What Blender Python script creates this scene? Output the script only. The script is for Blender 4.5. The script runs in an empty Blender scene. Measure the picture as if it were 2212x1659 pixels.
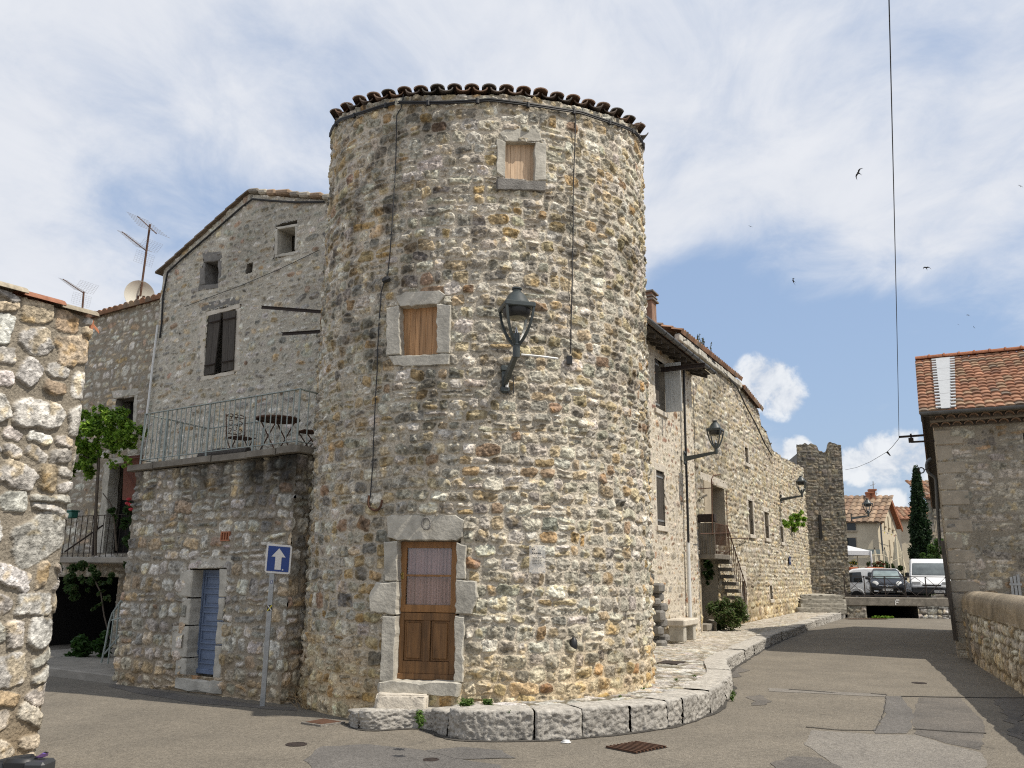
import bpy, bmesh, math, random
import numpy as np
from mathutils import Vector, Matrix
random.seed(7); RNG = np.random.default_rng(7)
sc = bpy.context.scene; COL = sc.collection
R_ = math.radians
# ------------------------------------------------------------------ camera
F = 1790.; PIT = R_(12.9); ROLL = R_(0.6); EYE = np.array([0, 0, 1.9])
_fw = np.array([0, math.cos(PIT), math.sin(PIT)]); _r0 = np.array([1., 0, 0]); _u0 = np.array([0, -math.sin(PIT), math.cos(PIT)])
_rt = _r0*math.cos(ROLL)+_u0*math.sin(ROLL); _up = _u0*math.cos(ROLL)-_r0*math.sin(ROLL)
cd = bpy.data.cameras.new('camera'); cam = bpy.data.objects.new('camera', cd); COL.objects.link(cam); sc.camera = cam
cd.sensor_width = 36.; cd.lens = 36*F/2212; cd.clip_end = 3000; cd.clip_start = .05
cam.matrix_world = Matrix(((_rt[0], _up[0], -_fw[0], EYE[0]), (_rt[1], _up[1], -_fw[1], EYE[1]), (_rt[2], _up[2], -_fw[2], EYE[2]), (0, 0, 0, 1)))
def ray(px, py): return _fw+_rt*(px-1106)/F+_up*(829.5-py)/F
def on_z(px, py, z): d = ray(px, py); return EYE+d*(z-EYE[2])/d[2]
def at_Y(px, py, Y): d = ray(px, py); return EYE+d*(Y/d[1])
def A3(*v): return np.array(v, float)
# ------------------------------------------------------------------ light
SUN = Vector((.914, -.405, 0)).normalized()*math.cos(R_(55.8)); SUN.z = math.sin(R_(55.8))
ld = bpy.data.lights.new('sun', 'SUN'); ld.energy = 4.4; ld.angle = R_(.5); ld.color = (1, .93, .82)
sun = bpy.data.objects.new('sun', ld); COL.objects.link(sun); sun.rotation_euler = SUN.to_track_quat('Z', 'Y').to_euler(); sun.location = (30, 0, 40)
sc.view_settings.view_transform = 'Standard'; sc.view_settings.look = 'None'; sc.view_settings.exposure = 0; sc.view_settings.gamma = 1
sc.cycles.max_bounces = 6; sc.cycles.use_denoising = False; sc.cycles.pixel_filter_type = 'BLACKMAN_HARRIS'; sc.cycles.filter_width = 1.15
W = bpy.data.worlds.new('World'); sc.world = W; W.use_nodes = True
def world():
    nt = W.node_tree; nt.nodes.clear(); N = nt.nodes; Lk = nt.links.new
    def nd(t, **k):
        n = N.new(t)
        for a, b in k.items(): setattr(n, a, b)
        return n
    def mth(op, a, b=None, c=None, clamp=False):
        n = nd('ShaderNodeMath', operation=op, use_clamp=clamp)
        for i, v in enumerate((a, b, c)):
            if v is None: continue
            if isinstance(v, (int, float)): n.inputs[i].default_value = v
            else: Lk(v, n.inputs[i])
        return n.outputs[0]
    def mr(v, a, b, c=0., d=1.):
        n = nd('ShaderNodeMapRange', interpolation_type='SMOOTHSTEP'); Lk(v, n.inputs[0])
        for i, x in enumerate((a, b, c, d)): n.inputs[i+1].default_value = x
        return n.outputs[0]
    sky = nd('ShaderNodeTexSky', sky_type='NISHITA', sun_disc=False, sun_elevation=R_(55.8), sun_rotation=math.atan2(.914, -.405))
    sky.air_density = 1.2; sky.dust_density = 1.6; sky.ozone_density = 1.0
    tc = nd('ShaderNodeTexCoord'); D = tc.outputs['Generated']
    sep = nd('ShaderNodeSeparateXYZ'); Lk(D, sep.inputs[0])
    z = mth('ADD', mth('MAXIMUM', sep.outputs[2], 0.), .16)
    cmb = nd('ShaderNodeCombineXYZ'); Lk(mth('DIVIDE', sep.outputs[0], z), cmb.inputs[0]); Lk(mth('DIVIDE', sep.outputs[1], z), cmb.inputs[1])
    def noise(vec, sc_, det, ro, dist=0., off=(0, 0, 0), st=(1, 1, 1)):
        mp = nd('ShaderNodeMapping'); Lk(vec, mp.inputs[0]); mp.inputs[1].default_value = off; mp.inputs[3].default_value = st
        n = nd('ShaderNodeTexNoise'); Lk(mp.outputs[0], n.inputs['Vector'])
        n.inputs['Scale'].default_value = sc_; n.inputs['Detail'].default_value = det; n.inputs['Roughness'].default_value = ro; n.inputs['Distortion'].default_value = dist
        return n.outputs['Fac']
    P = cmb.outputs[0]
    n1 = noise(P, 1.15, 8, .58, .5, (2.3, .7, 0), (1, .8, 1))
    n2 = noise(P, 4.6, 9, .62, .45, (5., 1., 0), (1.1, .8, 1))
    n3 = noise(P, .55, 3, .5, .2, (9., 4., 0))
    def blob(px, py, rad_px, soft=.15):
        d = ray(px, py); d = d/np.linalg.norm(d)
        vm = nd('ShaderNodeVectorMath', operation='DOT_PRODUCT'); Lk(D, vm.inputs[0]); vm.inputs[1].default_value = d
        return mr(vm.outputs['Value'], math.cos(rad_px/F), math.cos(rad_px*soft/F))
    cov = mth('ADD', mth('MULTIPLY', n1, .66), mth('MULTIPLY', n2, .52))
    cov = mth('ADD', cov, mth('MULTIPLY', n3, .25))
    bias = mth('MULTIPLY', blob(1640, 700, 300), -.34)
    for b, w in ((blob(1980, 880, 330), -.30), (blob(1500, 760, 260), -.2), (blob(420, 560, 260), -.08), (blob(560, 350, 420), -.12), (blob(150, 420, 150), -.10), (blob(1900, 330, 420), .02), (blob(1250, 330, 300), .05), (blob(1700, 560, 200), .06),
                 (blob(1350, 120, 500), .05), (blob(150, 100, 400), .05), (blob(60, 480, 260), .08)):
        bias = mth('ADD', bias, mth('MULTIPLY', b, w))
    c = mr(mth('ADD', cov, bias), .38, .85)
    pn = noise(D, 26, 6, .62, .3)
    def puff(px, py, r, k=.75):
        bb = blob(px, py, r, 0.)
        return mth('MULTIPLY', mr(bb, .0, .2), mr(mth('ADD', bb, mth('MULTIPLY', mth('SUBTRACT', pn, .5), 2.8)), .22, .95))
    c2 = puff(1655, 822, 78)
    for a in ((1690, 855, 62), (1630, 850, 50), (1905, 990, 66), (1960, 978, 60), (1995, 1000, 60), (1850, 1005, 50), (1925, 1095, 45), (1720, 975, 40)):
        c2 = mth('MAXIMUM', c2, puff(*a))
    ccol = nd('ShaderNodeMix', data_type='RGBA'); Lk(n2, ccol.inputs[0])
    ccol.inputs[6].default_value = (5.5, 5.85, 6.55, 1); ccol.inputs[7].default_value = (7.1, 7.25, 7.6, 1)
    pale = nd('ShaderNodeMix', data_type='RGBA'); pale.inputs[0].default_value = .6; Lk(sky.outputs[0], pale.inputs[6]); pale.inputs[7].default_value = (3.3, 4.5, 6.7, 1)
    m1 = nd('ShaderNodeMix', data_type='RGBA'); Lk(c, m1.inputs[0]); Lk(pale.outputs[2], m1.inputs[6]); Lk(ccol.outputs[2], m1.inputs[7])
    ccol2 = nd('ShaderNodeMix', data_type='RGBA'); Lk(mr(pn, .36, .62), ccol2.inputs[0]); ccol2.inputs[6].default_value = (5.6, 5.9, 6.4, 1); ccol2.inputs[7].default_value = (7.6, 7.7, 7.8, 1)
    m2 = nd('ShaderNodeMix', data_type='RGBA'); Lk(mth('MULTIPLY', c2, .85), m2.inputs[0]); Lk(m1.outputs[2], m2.inputs[6]); Lk(ccol2.outputs[2], m2.inputs[7])
    bg = nd('ShaderNodeBackground'); bg.inputs[1].default_value = .122; Lk(m2.outputs[2], bg.inputs[0])
    o = nd('ShaderNodeOutputWorld'); Lk(bg.outputs[0], o.inputs[0])
world()
# ------------------------------------------------------------------ noise
def _h(ix, iy, s):
    v = np.sin(ix*127.1+iy*311.7+s*74.7)*43758.5453
    return v-np.floor(v)
def vn(x, y, s=0):
    ix = np.floor(x); iy = np.floor(y); fx = x-ix; fy = y-iy
    fx = fx*fx*(3-2*fx); fy = fy*fy*(3-2*fy)
    a = _h(ix, iy, s); b = _h(ix+1, iy, s); c = _h(ix, iy+1, s); d = _h(ix+1, iy+1, s)
    return a+(b-a)*fx+(c-a)*fy+(a-b-c+d)*fx*fy
def fbm(x, y, s=0, o=4, g=.5):
    r = 0; a = 1; t = 0
    for k in range(o):
        r = r+a*vn(x, y, s+k*13.7); t += a; a *= g; x = x*2.03+17.3; y = y*2.03+5.1
    return r/t
def sst(a, b, x): t = np.clip((x-a)/(b-a), 0, 1); return t*t*(3-2*t)
# ------------------------------------------------------------------ materials
def mat(name, c, rough=.85, var=.12, scale=8., bump=0., bscale=40., metal=0., c2=None, stretch=(1, 1, 1), spec=.5, alpha=1., attr=False, trans=0.):
    m = bpy.data.materials.new(name); m.use_nodes = True; nt = m.node_tree; N = nt.nodes; Lk = nt.links.new
    b = N['Principled BSDF']; b.inputs['Roughness'].default_value = rough; b.inputs['Metallic'].default_value = metal
    b.inputs['Specular IOR Level'].default_value = spec
    if alpha < 1: b.inputs['Alpha'].default_value = alpha
    if trans: b.inputs['Transmission Weight'].default_value = trans
    tc = N.new('ShaderNodeTexCoord'); mp = N.new('ShaderNodeMapping'); Lk(tc.outputs['Object'], mp.inputs[0]); mp.inputs[3].default_value = stretch
    nz = N.new('ShaderNodeTexNoise'); nz.inputs['Scale'].default_value = scale; nz.inputs['Detail'].default_value = 6; nz.inputs['Roughness'].default_value = .62; Lk(mp.outputs[0], nz.inputs['Vector'])
    mr = N.new('ShaderNodeMapRange'); Lk(nz.outputs['Fac'], mr.inputs[0]); mr.inputs[1].default_value = .28; mr.inputs[2].default_value = .72
    mx = N.new('ShaderNodeMix'); mx.data_type = 'RGBA'
    if attr:
        at = N.new('ShaderNodeAttribute'); at.attribute_name = 'Col'
        mr.inputs[3].default_value = 1-var; mr.inputs[4].default_value = 1+var
        mx.blend_type = 'MULTIPLY'; mx.inputs[0].default_value = 1; Lk(at.outputs['Color'], mx.inputs[6]); Lk(mr.outputs[0], mx.inputs[7])
    else:
        Lk(mr.outputs[0], mx.inputs[0])
        mx.inputs[6].default_value = [x*(1-var) for x in c]+[1]; mx.inputs[7].default_value = [min(1, x*(1+var)) for x in (c2 or c)]+[1]
    Lk(mx.outputs[2], b.inputs['Base Color'])
    if bump:
        n2 = N.new('ShaderNodeTexNoise'); n2.inputs['Scale'].default_value = bscale; n2.inputs['Detail'].default_value = 5; Lk(mp.outputs[0], n2.inputs['Vector'])
        bp = N.new('ShaderNodeBump'); bp.inputs['Strength'].default_value = bump; bp.inputs['Distance'].default_value = .02; Lk(n2.outputs['Fac'], bp.inputs['Height']); Lk(bp.outputs[0], b.inputs['Normal'])
    return m
M = {}
M['stone'] = mat('rubble_masonry', None, .92, .38, 40, 1., 34, attr=True, spec=.2)
M['tile'] = mat('clay_tiles', None, .9, .3, 18, .3, 60, attr=True, spec=.2)
M['dressed'] = mat('dressed_limestone', (.46, .435, .375), .9, .34, 4, .5, 22, spec=.2)
M['dressed_dark'] = mat('lichened_limestone', (.20, .19, .175), .9, .35, 7, .6, 45, spec=.2)
M['dressed_light'] = mat('pale_limestone', (.56, .51, .43), .9, .2, 5, .5, 40, spec=.2)
M['kerbstone'] = mat('kerb_limestone', None, .9, .3, 24, .6, 50, attr=True, spec=.2)
M['asphalt'] = None
M['concrete'] = mat('concrete', (.30, .275, .235), .9, .25, 3, .35, 60, spec=.2)
M['old_concrete'] = mat('old_concrete', (.20, .18, .15), .9, .4, 3.5, .5, 40, spec=.2)
M['render'] = mat('cream_render', (.60, .53, .40), .92, .1, 2, .15, 80, spec=.2)
M['render_wall'] = mat('worn_render', (.42, .36, .27), .92, .25, 2.5, .3, 50, spec=.2)
M['oak'] = mat('varnished_oak', (.28, .135, .045), .5, .35, 3.5, .15, 25, stretch=(6, 6, .5))
M['oak_low'] = mat('weathered_oak', (.17, .084, .03), .6, .6, 2.6, .15, 25, stretch=(6, 6, .6))
M['pine'] = mat('new_pine', (.40, .225, .105), .65, .5, 2.5, .15, 20, stretch=(9, 9, .6))
M['pine_pale'] = mat('pale_pine', (.56, .40, .26), .65, .4, 2.5, .15, 20, stretch=(9, 9, .6))
M['grey_wood'] = mat('weathered_wood', (.065, .055, .045), .85, .55, 6, .5, 40, stretch=(9, 9, .6))
M['red_wood'] = mat('red_brown_shutter', (.16, .05, .025), .7, .2, 6, .2, 30, stretch=(8, 8, .6))
M['white_wood'] = mat('peeling_white_paint', (.50, .52, .52), .75, .25, 5, .3, 30, stretch=(7, 7, .7))
M['blue'] = mat('blue_paint', (.14, .185, .28), .55, .22, 5, .1, 60)
M['rail'] = mat('grey_green_paint', (.28, .32, .30), .5, .12, 12)
M['lampgrey'] = mat('grey_green_lamp_paint', (.045, .055, .055), .4, .15, 10)
M['galv'] = mat('galvanised_steel', (.36, .37, .37), .45, .2, 14, metal=.6)
M['zinc'] = mat('zinc', (.12, .125, .13), .5, .25, 6, metal=.3)
M['zinc_light'] = mat('bare_zinc_flashing', (.44, .45, .45), .5, .1, 8, metal=.2)
M['rust'] = mat('rusty_steel', (.09, .042, .022), .8, .45, 14, .3, 60)
M['darkrust'] = mat('dark_rusty_iron', (.03, .02, .016), .8, .4, 14, .3, 60)
M['black'] = mat('black_cable', (.012, .012, .013), .6, .2)
M['blackpl'] = mat('black_plastic', (.018, .019, .02), .45, .2)
M['dark'] = mat('dark_interior', (.012, .011, .010), .95, .2)
M['white'] = mat('white_paint', (.78, .78, .76), .4, .04)
M['pvc'] = mat('white_pvc', (.66, .66, .64), .45, .08)
M['signblue'] = mat('sign_blue', (.008, .045, .22), .4, .06)
M['signwhite'] = mat('sign_white', (.72, .70, .66), .4, .05)
M['yellow'] = mat('sticker_yellow', (.7, .6, .05), .5, .05)
M['glass'] = mat('window_glass', (.02, .024, .026), .05, .1)
M['clear'] = mat('clear_acrylic', (.9, .9, .9), .08, .02, alpha=.16)
M['curtain'] = mat('pink_curtain', (.30, .185, .165), .6, .45, 2.2, stretch=(14, 14, .08))
M['terra'] = mat('terracotta', (.36, .14, .07), .85, .2, 8, .3)
M['carblack'] = mat('black_car_paint', (.008, .009, .011), .15, .1)
M['carwhite'] = mat('white_car_paint', (.76, .77, .77), .2, .03)
M['bumper'] = mat('grey_bumper_plastic', (.035, .037, .04), .5, .1)
M['chrome'] = mat('chrome', (.7, .7, .7), .15, .05, metal=1)
M['headlamp'] = mat('headlamp_glass', (.55, .56, .55), .1, .2, 20)
M['redlamp'] = mat('tail_lamp', (.4, .02, .015), .2, .1)
M['tyre'] = mat('tyre_rubber', (.012, .012, .012), .8, .1)
M['canvas'] = mat('cream_canvas', (.62, .55, .40), .9, .1, 5, .1)
M['tent'] = mat('white_tent_fabric', (.62, .62, .62), .8, .06)
M['orange'] = mat('orange_planter', (.42, .12, .04), .7, .1)
M['bark'] = mat('bark', (.09, .07, .05), .9, .3, 10, .5)
M['cream'] = mat('cream_enamel', (.62, .60, .52), .35, .05)
M['bird'] = mat('dark_plumage', (.012, .011, .012), .8, .1)
M['green_plastic'] = mat('green_plastic', (.03, .14, .11), .5, .1)
M['straw'] = mat('dry_grass', (.30, .21, .11), .9, .2)
M['purple'] = mat('tinted_mirror', (.35, .22, .6), .08, .1, metal=1)
def leafmat(name, c):
    m = mat(name, None, .6, .35, 6, attr=True, spec=.3)
    nt = m.node_tree; b = nt.nodes['Principled BSDF']; t = nt.nodes.new('ShaderNodeBsdfTranslucent'); mx = nt.nodes.new('ShaderNodeMixShader'); mx.inputs[0].default_value = .45
    src = b.inputs['Base Color'].links[0].from_socket; nt.links.new(src, t.inputs[0])
    nt.links.new(b.outputs[0], mx.inputs[1]); nt.links.new(t.outputs[0], mx.inputs[2]); nt.links.new(mx.outputs[0], nt.nodes['Material Output'].inputs[0])
    return m
M['leaf'] = leafmat('foliage', None)
def asphalt(name, base, dark, stain=.5):
    m = bpy.data.materials.new(name); m.use_nodes = True; nt = m.node_tree; N = nt.nodes; Lk = nt.links.new; b = N['Principled BSDF']; b.inputs['Roughness'].default_value = .9; b.inputs['Specular IOR Level'].default_value = .25
    tc = N.new('ShaderNodeTexCoord'); O = tc.outputs['Object']
    def nz(s, d, r=.6):
        n = N.new('ShaderNodeTexNoise'); n.inputs['Scale'].default_value = s; n.inputs['Detail'].default_value = d; n.inputs['Roughness'].default_value = r; Lk(O, n.inputs['Vector']); return n.outputs['Fac']
    def mr(v, a, bb, c, d):
        n = N.new('ShaderNodeMapRange'); Lk(v, n.inputs[0])
        for i, x in enumerate((a, bb, c, d)): n.inputs[i+1].default_value = x
        return n.outputs[0]
    def mul(v, c):
        n = N.new('ShaderNodeMix'); n.data_type = 'RGBA'; n.blend_type = 'MULTIPLY'; n.inputs[0].default_value = 1
        Lk(c, n.inputs[6]); Lk(v, n.inputs[7]); return n.outputs[2]
    mx = N.new('ShaderNodeMix'); mx.data_type = 'RGBA'; Lk(mr(nz(.9, 7, .65), .35, .68, 0, 1), mx.inputs[0]); mx.inputs[6].default_value = list(dark)+[1]; mx.inputs[7].default_value = list(base)+[1]
    vo = N.new('ShaderNodeTexVoronoi'); vo.inputs['Scale'].default_value = 75; Lk(O, vo.inputs['Vector'])
    sp = N.new('ShaderNodeSeparateColor'); Lk(vo.outputs['Color'], sp.inputs[0])
    c = mul(mr(sp.outputs[0], 0, 1, .72, 1.25), mx.outputs[2]); c = mul(mr(nz(14, 5, .7), .3, .7, .82, 1.15), c)
    c = mul(mr(nz(2.3, 6, .7), .22, .38, stain, 1.), c)
    wp = N.new('ShaderNodeMix'); wp.data_type = 'RGBA'; wp.inputs[0].default_value = .12; Lk(O, wp.inputs[6]); nn = N.new('ShaderNodeTexNoise'); nn.inputs['Scale'].default_value = 2.2; nn.inputs['Detail'].default_value = 6; Lk(O, nn.inputs['Vector']); Lk(nn.outputs['Color'], wp.inputs[7])
    cr = N.new('ShaderNodeTexVoronoi'); cr.feature = 'DISTANCE_TO_EDGE'; cr.inputs['Scale'].default_value = .55; Lk(wp.outputs[2], cr.inputs['Vector'])
    c = mul(mr(cr.outputs['Distance'], .0, .004, .80, 1.), c)
    Lk(c, b.inputs['Base Color'])
    bp = N.new('ShaderNodeBump'); bp.inputs['Strength'].default_value = .5; bp.inputs['Distance'].default_value = .012; Lk(vo.outputs['Distance'], bp.inputs['Height']); Lk(bp.outputs[0], b.inputs['Normal'])
    return m
M['asphalt'] = asphalt('asphalt', (.215, .19, .153), (.165, .147, .12))
M['asphalt_grey'] = asphalt('grey_asphalt', (.165, .155, .143), (.125, .118, .11), .7)
M['asphalt_pale'] = asphalt('pale_concrete_screed', (.25, .23, .2), (.20, .185, .165), .8)
M['asphalt_rough'] = asphalt('rough_old_asphalt', (.175, .158, .138), (.105, .098, .09), .5)
M['asphalt_dark'] = asphalt('dark_crack_filler', (.10, .092, .08), (.055, .051, .046), .6)
M['step_stone'] = mat('worn_step_stone', (.30, .28, .235), .9, .35, 6, .6, 40, spec=.2)
# ------------------------------------------------------------------ mesh builder
def base_of(p):
    while p.parent: p = p.parent
    return np.array(p.location)
def link(name, me, m, parent):
    o = bpy.data.objects.new(name, me); COL.objects.link(o)
    if m is not None: me.materials.append(m)
    if parent is not None: o.parent = parent
    return o
def raw_mesh(name, V, Fq, m, parent=None, col=None, smooth=True):
    """V (n,3) world, Fq (m,4) quads"""
    V = np.asarray(V, float)
    if parent is not None: V = V-base_of(parent)
    me = bpy.data.meshes.new(name); n = len(V); k = Fq.shape[1]; f = len(Fq)
    me.vertices.add(n); me.vertices.foreach_set('co', V.astype(np.float32).ravel())
    me.loops.add(f*k); me.loops.foreach_set('vertex_index', Fq.astype(np.int32).ravel())
    me.polygons.add(f); me.polygons.foreach_set('loop_start', np.arange(0, f*k, k, dtype=np.int32))
    me.polygons.foreach_set('use_smooth', np.full(f, smooth))
    me.update(calc_edges=True)
    if col is not None:
        a = me.color_attributes.new('Col', 'FLOAT_COLOR', 'POINT'); c = np.ones((n, 4), np.float32); c[:, :3] = col; a.data.foreach_set('color', c.ravel())
    return link(name, me, m, parent)
class MB:
    def __init__(s): s.v = []; s.f = []; s.c = []; s.cur = (1, 1, 1)
    def add(s, vs, fs):
        b = len(s.v); s.v += [tuple(map(float, x)) for x in vs]; s.c += [s.cur]*len(vs); s.f += [tuple(b+i for i in f) for f in fs]; return s
    def box(s, c, d, ax=None, bev=0):
        c = np.array(c, float); ax = np.eye(3) if ax is None else np.array(ax, float); d = np.array(d, float)/2
        if bev <= 0:
            P = [c+ax[0]*d[0]*i+ax[1]*d[1]*j+ax[2]*d[2]*k for i in (-1, 1) for j in (-1, 1) for k in (-1, 1)]
            return s.add(P, [(0, 1, 3, 2), (4, 6, 7, 5), (0, 4, 5, 1), (2, 3, 7, 6), (0, 2, 6, 4), (1, 5, 7, 3)])
        P = []
        idx = {}
        for i in (-1, 1):
            for j in (-1, 1):
                for k in (-1, 1):
                    for q in range(3):
                        e = d-bev; e = e.copy(); e[q] = d[q]
                        idx[(i, j, k, q)] = len(P); P.append(c+ax[0]*e[0]*i+ax[1]*e[1]*j+ax[2]*e[2]*k)
        fs = []
        for q in range(3):
            a, b = [x for x in range(3) if x != q]
            for sg in (-1, 1):
                L = []
                for (x, y) in ((-1, -1), (1, -1), (1, 1), (-1, 1)):
                    t = [0, 0, 0]; t[q] = sg; t[a] = x; t[b] = y; L.append(idx[(*t, q)])
                fs.append(tuple(L))
        for q in range(3):
            a, b = [x for x in range(3) if x != q]
            for x in (-1, 1):
                for y in (-1, 1):
                    t0 = [0, 0, 0]; t1 = [0, 0, 0]; t0[q] = -1; t1[q] = 1
                    for t in (t0, t1): t[a] = x; t[b] = y
                    fs.append((idx[(*t0, a)], idx[(*t1, a)], idx[(*t1, b)], idx[(*t0, b)]))
        for i in (-1, 1):
            for j in (-1, 1):
                for k in (-1, 1): fs.append(tuple(idx[(i, j, k, q)] for q in range(3)))
        return s.add(P, fs)
    def tube(s, path, r, n=6, cap=True):
        P = [np.array(p, float) for p in path]; m = len(P); rr = r if hasattr(r, '__len__') else [r]*m
        vs = []; prev = None
        for i, p in enumerate(P):
            t = P[min(i+1, m-1)]-P[max(i-1, 0)]; t = t/(np.linalg.norm(t)+1e-9)
            if prev is None: a = np.cross(t, [0, 0, 1] if abs(t[2]) < .9 else [1, 0, 0])
            else: a = prev-t*np.dot(prev, t)
            a = a/(np.linalg.norm(a)+1e-9); prev = a; b = np.cross(t, a)
            for k in range(n):
                w = 2*math.pi*k/n; vs.append(p+(a*math.cos(w)+b*math.sin(w))*rr[i])
        fs = [(i*n+k, i*n+(k+1) % n, (i+1)*n+(k+1) % n, (i+1)*n+k) for i in range(m-1) for k in range(n)]
        if cap: fs += [tuple(range(n))[::-1], tuple(range((m-1)*n, m*n))]
        return s.add(vs, fs)
    def lathe(s, prof, c=(0, 0, 0), n=16, ax=None, sq=0.):
        c = np.array(c, float); ax = np.eye(3) if ax is None else np.array(ax, float); vs = []
        for r, z in prof:
            for k in range(n):
                w = 2*math.pi*k/n; vs.append(c+ax[0]*r*math.cos(w)+ax[1]*r*math.sin(w)+ax[2]*z)
        m = len(prof); fs = [(i*n+k, i*n+(k+1) % n, (i+1)*n+(k+1) % n, (i+1)*n+k) for i in range(m-1) for k in range(n)]
        fs += [tuple(range(n))[::-1], tuple(range((m-1)*n, m*n))]
        return s.add(vs, fs)
    def prism(s, poly, d, ch=0.):
        """poly: list of 3-D points (front face), d: extrusion vector (to the back); ch: chamfer"""
        P = [np.array(p, float) for p in poly]; d = np.array(d, float); n = len(P); dn = d/np.linalg.norm(d)
        if ch:
            cen = sum(P)/n; ins = [p+(cen-p)/np.linalg.norm(cen-p)*ch*1.4 for p in P]; rings = [ins, [p+dn*ch for p in P], [p+d for p in P]]
        else: rings = [P, [p+d for p in P]]
        vs = [p for r in rings for p in r]; m = len(rings)
        fs = [tuple(range(n)), tuple(range((m-1)*n, m*n))[::-1]]
        for i in range(m-1): fs += [(i*n+k, (i+1)*n+k, (i+1)*n+(k+1) % n, i*n+(k+1) % n) for k in range(n)]
        return s.add(vs, fs)
    def leaf(s, p, sz, n=None, ar=.55):
        d = RNG.normal(size=3); d /= np.linalg.norm(d)
        if n is not None: d = d*.8+n; d /= np.linalg.norm(d)
        a = np.cross(d, RNG.normal(size=3)); a /= np.linalg.norm(a)+1e-9; b = np.cross(d, a)
        p = np.array(p)
        return s.add([p-a*sz, p-b*sz*ar, p+a*sz, p+b*sz*ar], [(0, 1, 2, 3)])
    def build(s, name, m, parent=None, smooth=False, usecol=False, recalc=True):
        V = np.array(s.v, float).reshape(-1, 3)
        if parent is not None: V = V-base_of(parent)
        me = bpy.data.meshes.new(name); me.from_pydata(V.tolist(), [], s.f); me.update()
        if usecol:
            a = me.color_attributes.new('Col', 'FLOAT_COLOR', 'POINT'); c = np.ones((len(V), 4), np.float32); c[:, :3] = np.array(s.c); a.data.foreach_set('color', c.ravel())
        if recalc:
            bm = bmesh.new(); bm.from_mesh(me); bmesh.ops.recalc_face_normals(bm, faces=bm.faces); bm.to_mesh(me); bm.free()
        if smooth:
            me.polygons.foreach_set('use_smooth', np.full(len(me.polygons), True)); me.set_sharp_from_angle(angle=R_(40))
        return link(name, me, m, parent)
def thing(name, label, cat, loc=(0, 0, 0), group=None):
    o = bpy.data.objects.new(name, None); COL.objects.link(o); o.location = loc; o.empty_display_size = .2
    return tag(o, label, cat, group)
def tag(o, label, cat, group=None):
    o['label'] = label; o['category'] = cat
    if group: o['group'] = group
    return o
def kind(o, k): o['kind'] = k; return o
def dup(root, loc, rz=0, label=None):
    def rec(o, par):
        c = o.copy(); COL.objects.link(c); c.parent = par
        for ch in list(o.children): rec(ch, c)
        return c
    r = rec(root, None); r.location = loc; r.rotation_euler = (0, 0, rz)
    if label: r['label'] = label
    return r
# ------------------------------------------------------------------ planes
class PL:
    def __init__(s, o, r, n): s.o = np.array(o, float); s.r = np.array(r, float)/np.linalg.norm(r); s.n = np.array(n, float)/np.linalg.norm(n); s.z = A3(0, 0, 1)
    def w(s, a, b, off=0): return s.o+s.r*a+s.z*b+s.n*off
    def px(s, x, y, off=0):
        d = ray(x, y); p = s.o+s.n*off; return EYE+d*(np.dot(p-EYE, s.n)/np.dot(d, s.n))
    def ab(s, x, y, off=0): q = s.px(x, y, off)-s.o; return float(q@s.r), float(q[2])
    def rect(s, x0, y0, x1, y1, off=0):
        a = s.ab(x0, y0, off); b = s.ab(x1, y1, off); return min(a[0], b[0]), max(a[0], b[0]), min(a[1], b[1]), max(a[1], b[1])
    def box(s, mb, a0, a1, b0, b1, o0, o1, bev=0): return mb.box(s.w((a0+a1)/2, (b0+b1)/2, (o0+o1)/2), (abs(a1-a0), abs(b1-b0), abs(o1-o0)), (s.r, s.z, s.n), bev)
    def poly(s, mb, pts, o0, o1, ch=0): return mb.prism([s.w(a, b, o1) for a, b in pts], s.n*(o0-o1), ch)
    def off(s, k): return PL(s.o+s.n*k, s.r, s.n)
# ------------------------------------------------------------------ masonry
PAL = {
 'tower': [((.50, .465, .385), 36), ((.42, .385, .31), 24), ((.28, .262, .225), 7), ((.47, .385, .25), 14), ((.40, .295, .165), 5), ((.59, .555, .475), 18), ((.33, .235, .16), 2)],
 'grey': [((.54, .51, .445), 38), ((.45, .425, .365), 26), ((.33, .315, .28), 8), ((.47, .38, .265), 9), ((.61, .58, .51), 16), ((.41, .30, .22), 3)],
 'white': [((.58, .56, .52), 50), ((.51, .49, .445), 25), ((.46, .39, .28), 7), ((.44, .42, .38), 14), ((.40, .31, .22), 3)],
 'cream': [((.56, .50, .41), 45), ((.48, .41, .31), 25), ((.36, .25, .17), 10), ((.42, .38, .32), 15), ((.32, .20, .15), 5)],
 'ochre': [((.54, .49, .385), 34), ((.47, .40, .275), 26), ((.40, .355, .28), 18), ((.58, .545, .465), 17), ((.30, .25, .20), 5)],
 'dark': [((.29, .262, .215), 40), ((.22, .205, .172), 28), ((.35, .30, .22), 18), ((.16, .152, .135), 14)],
 'rh': [((.42, .385, .32), 44), ((.34, .315, .265), 30), ((.34, .25, .16), 12), ((.24, .22, .19), 10), ((.40, .37, .31), 6)],
 'flag': [((.46, .44, .40), 50), ((.40, .37, .33), 30), ((.50, .48, .44), 20)],
}
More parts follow.
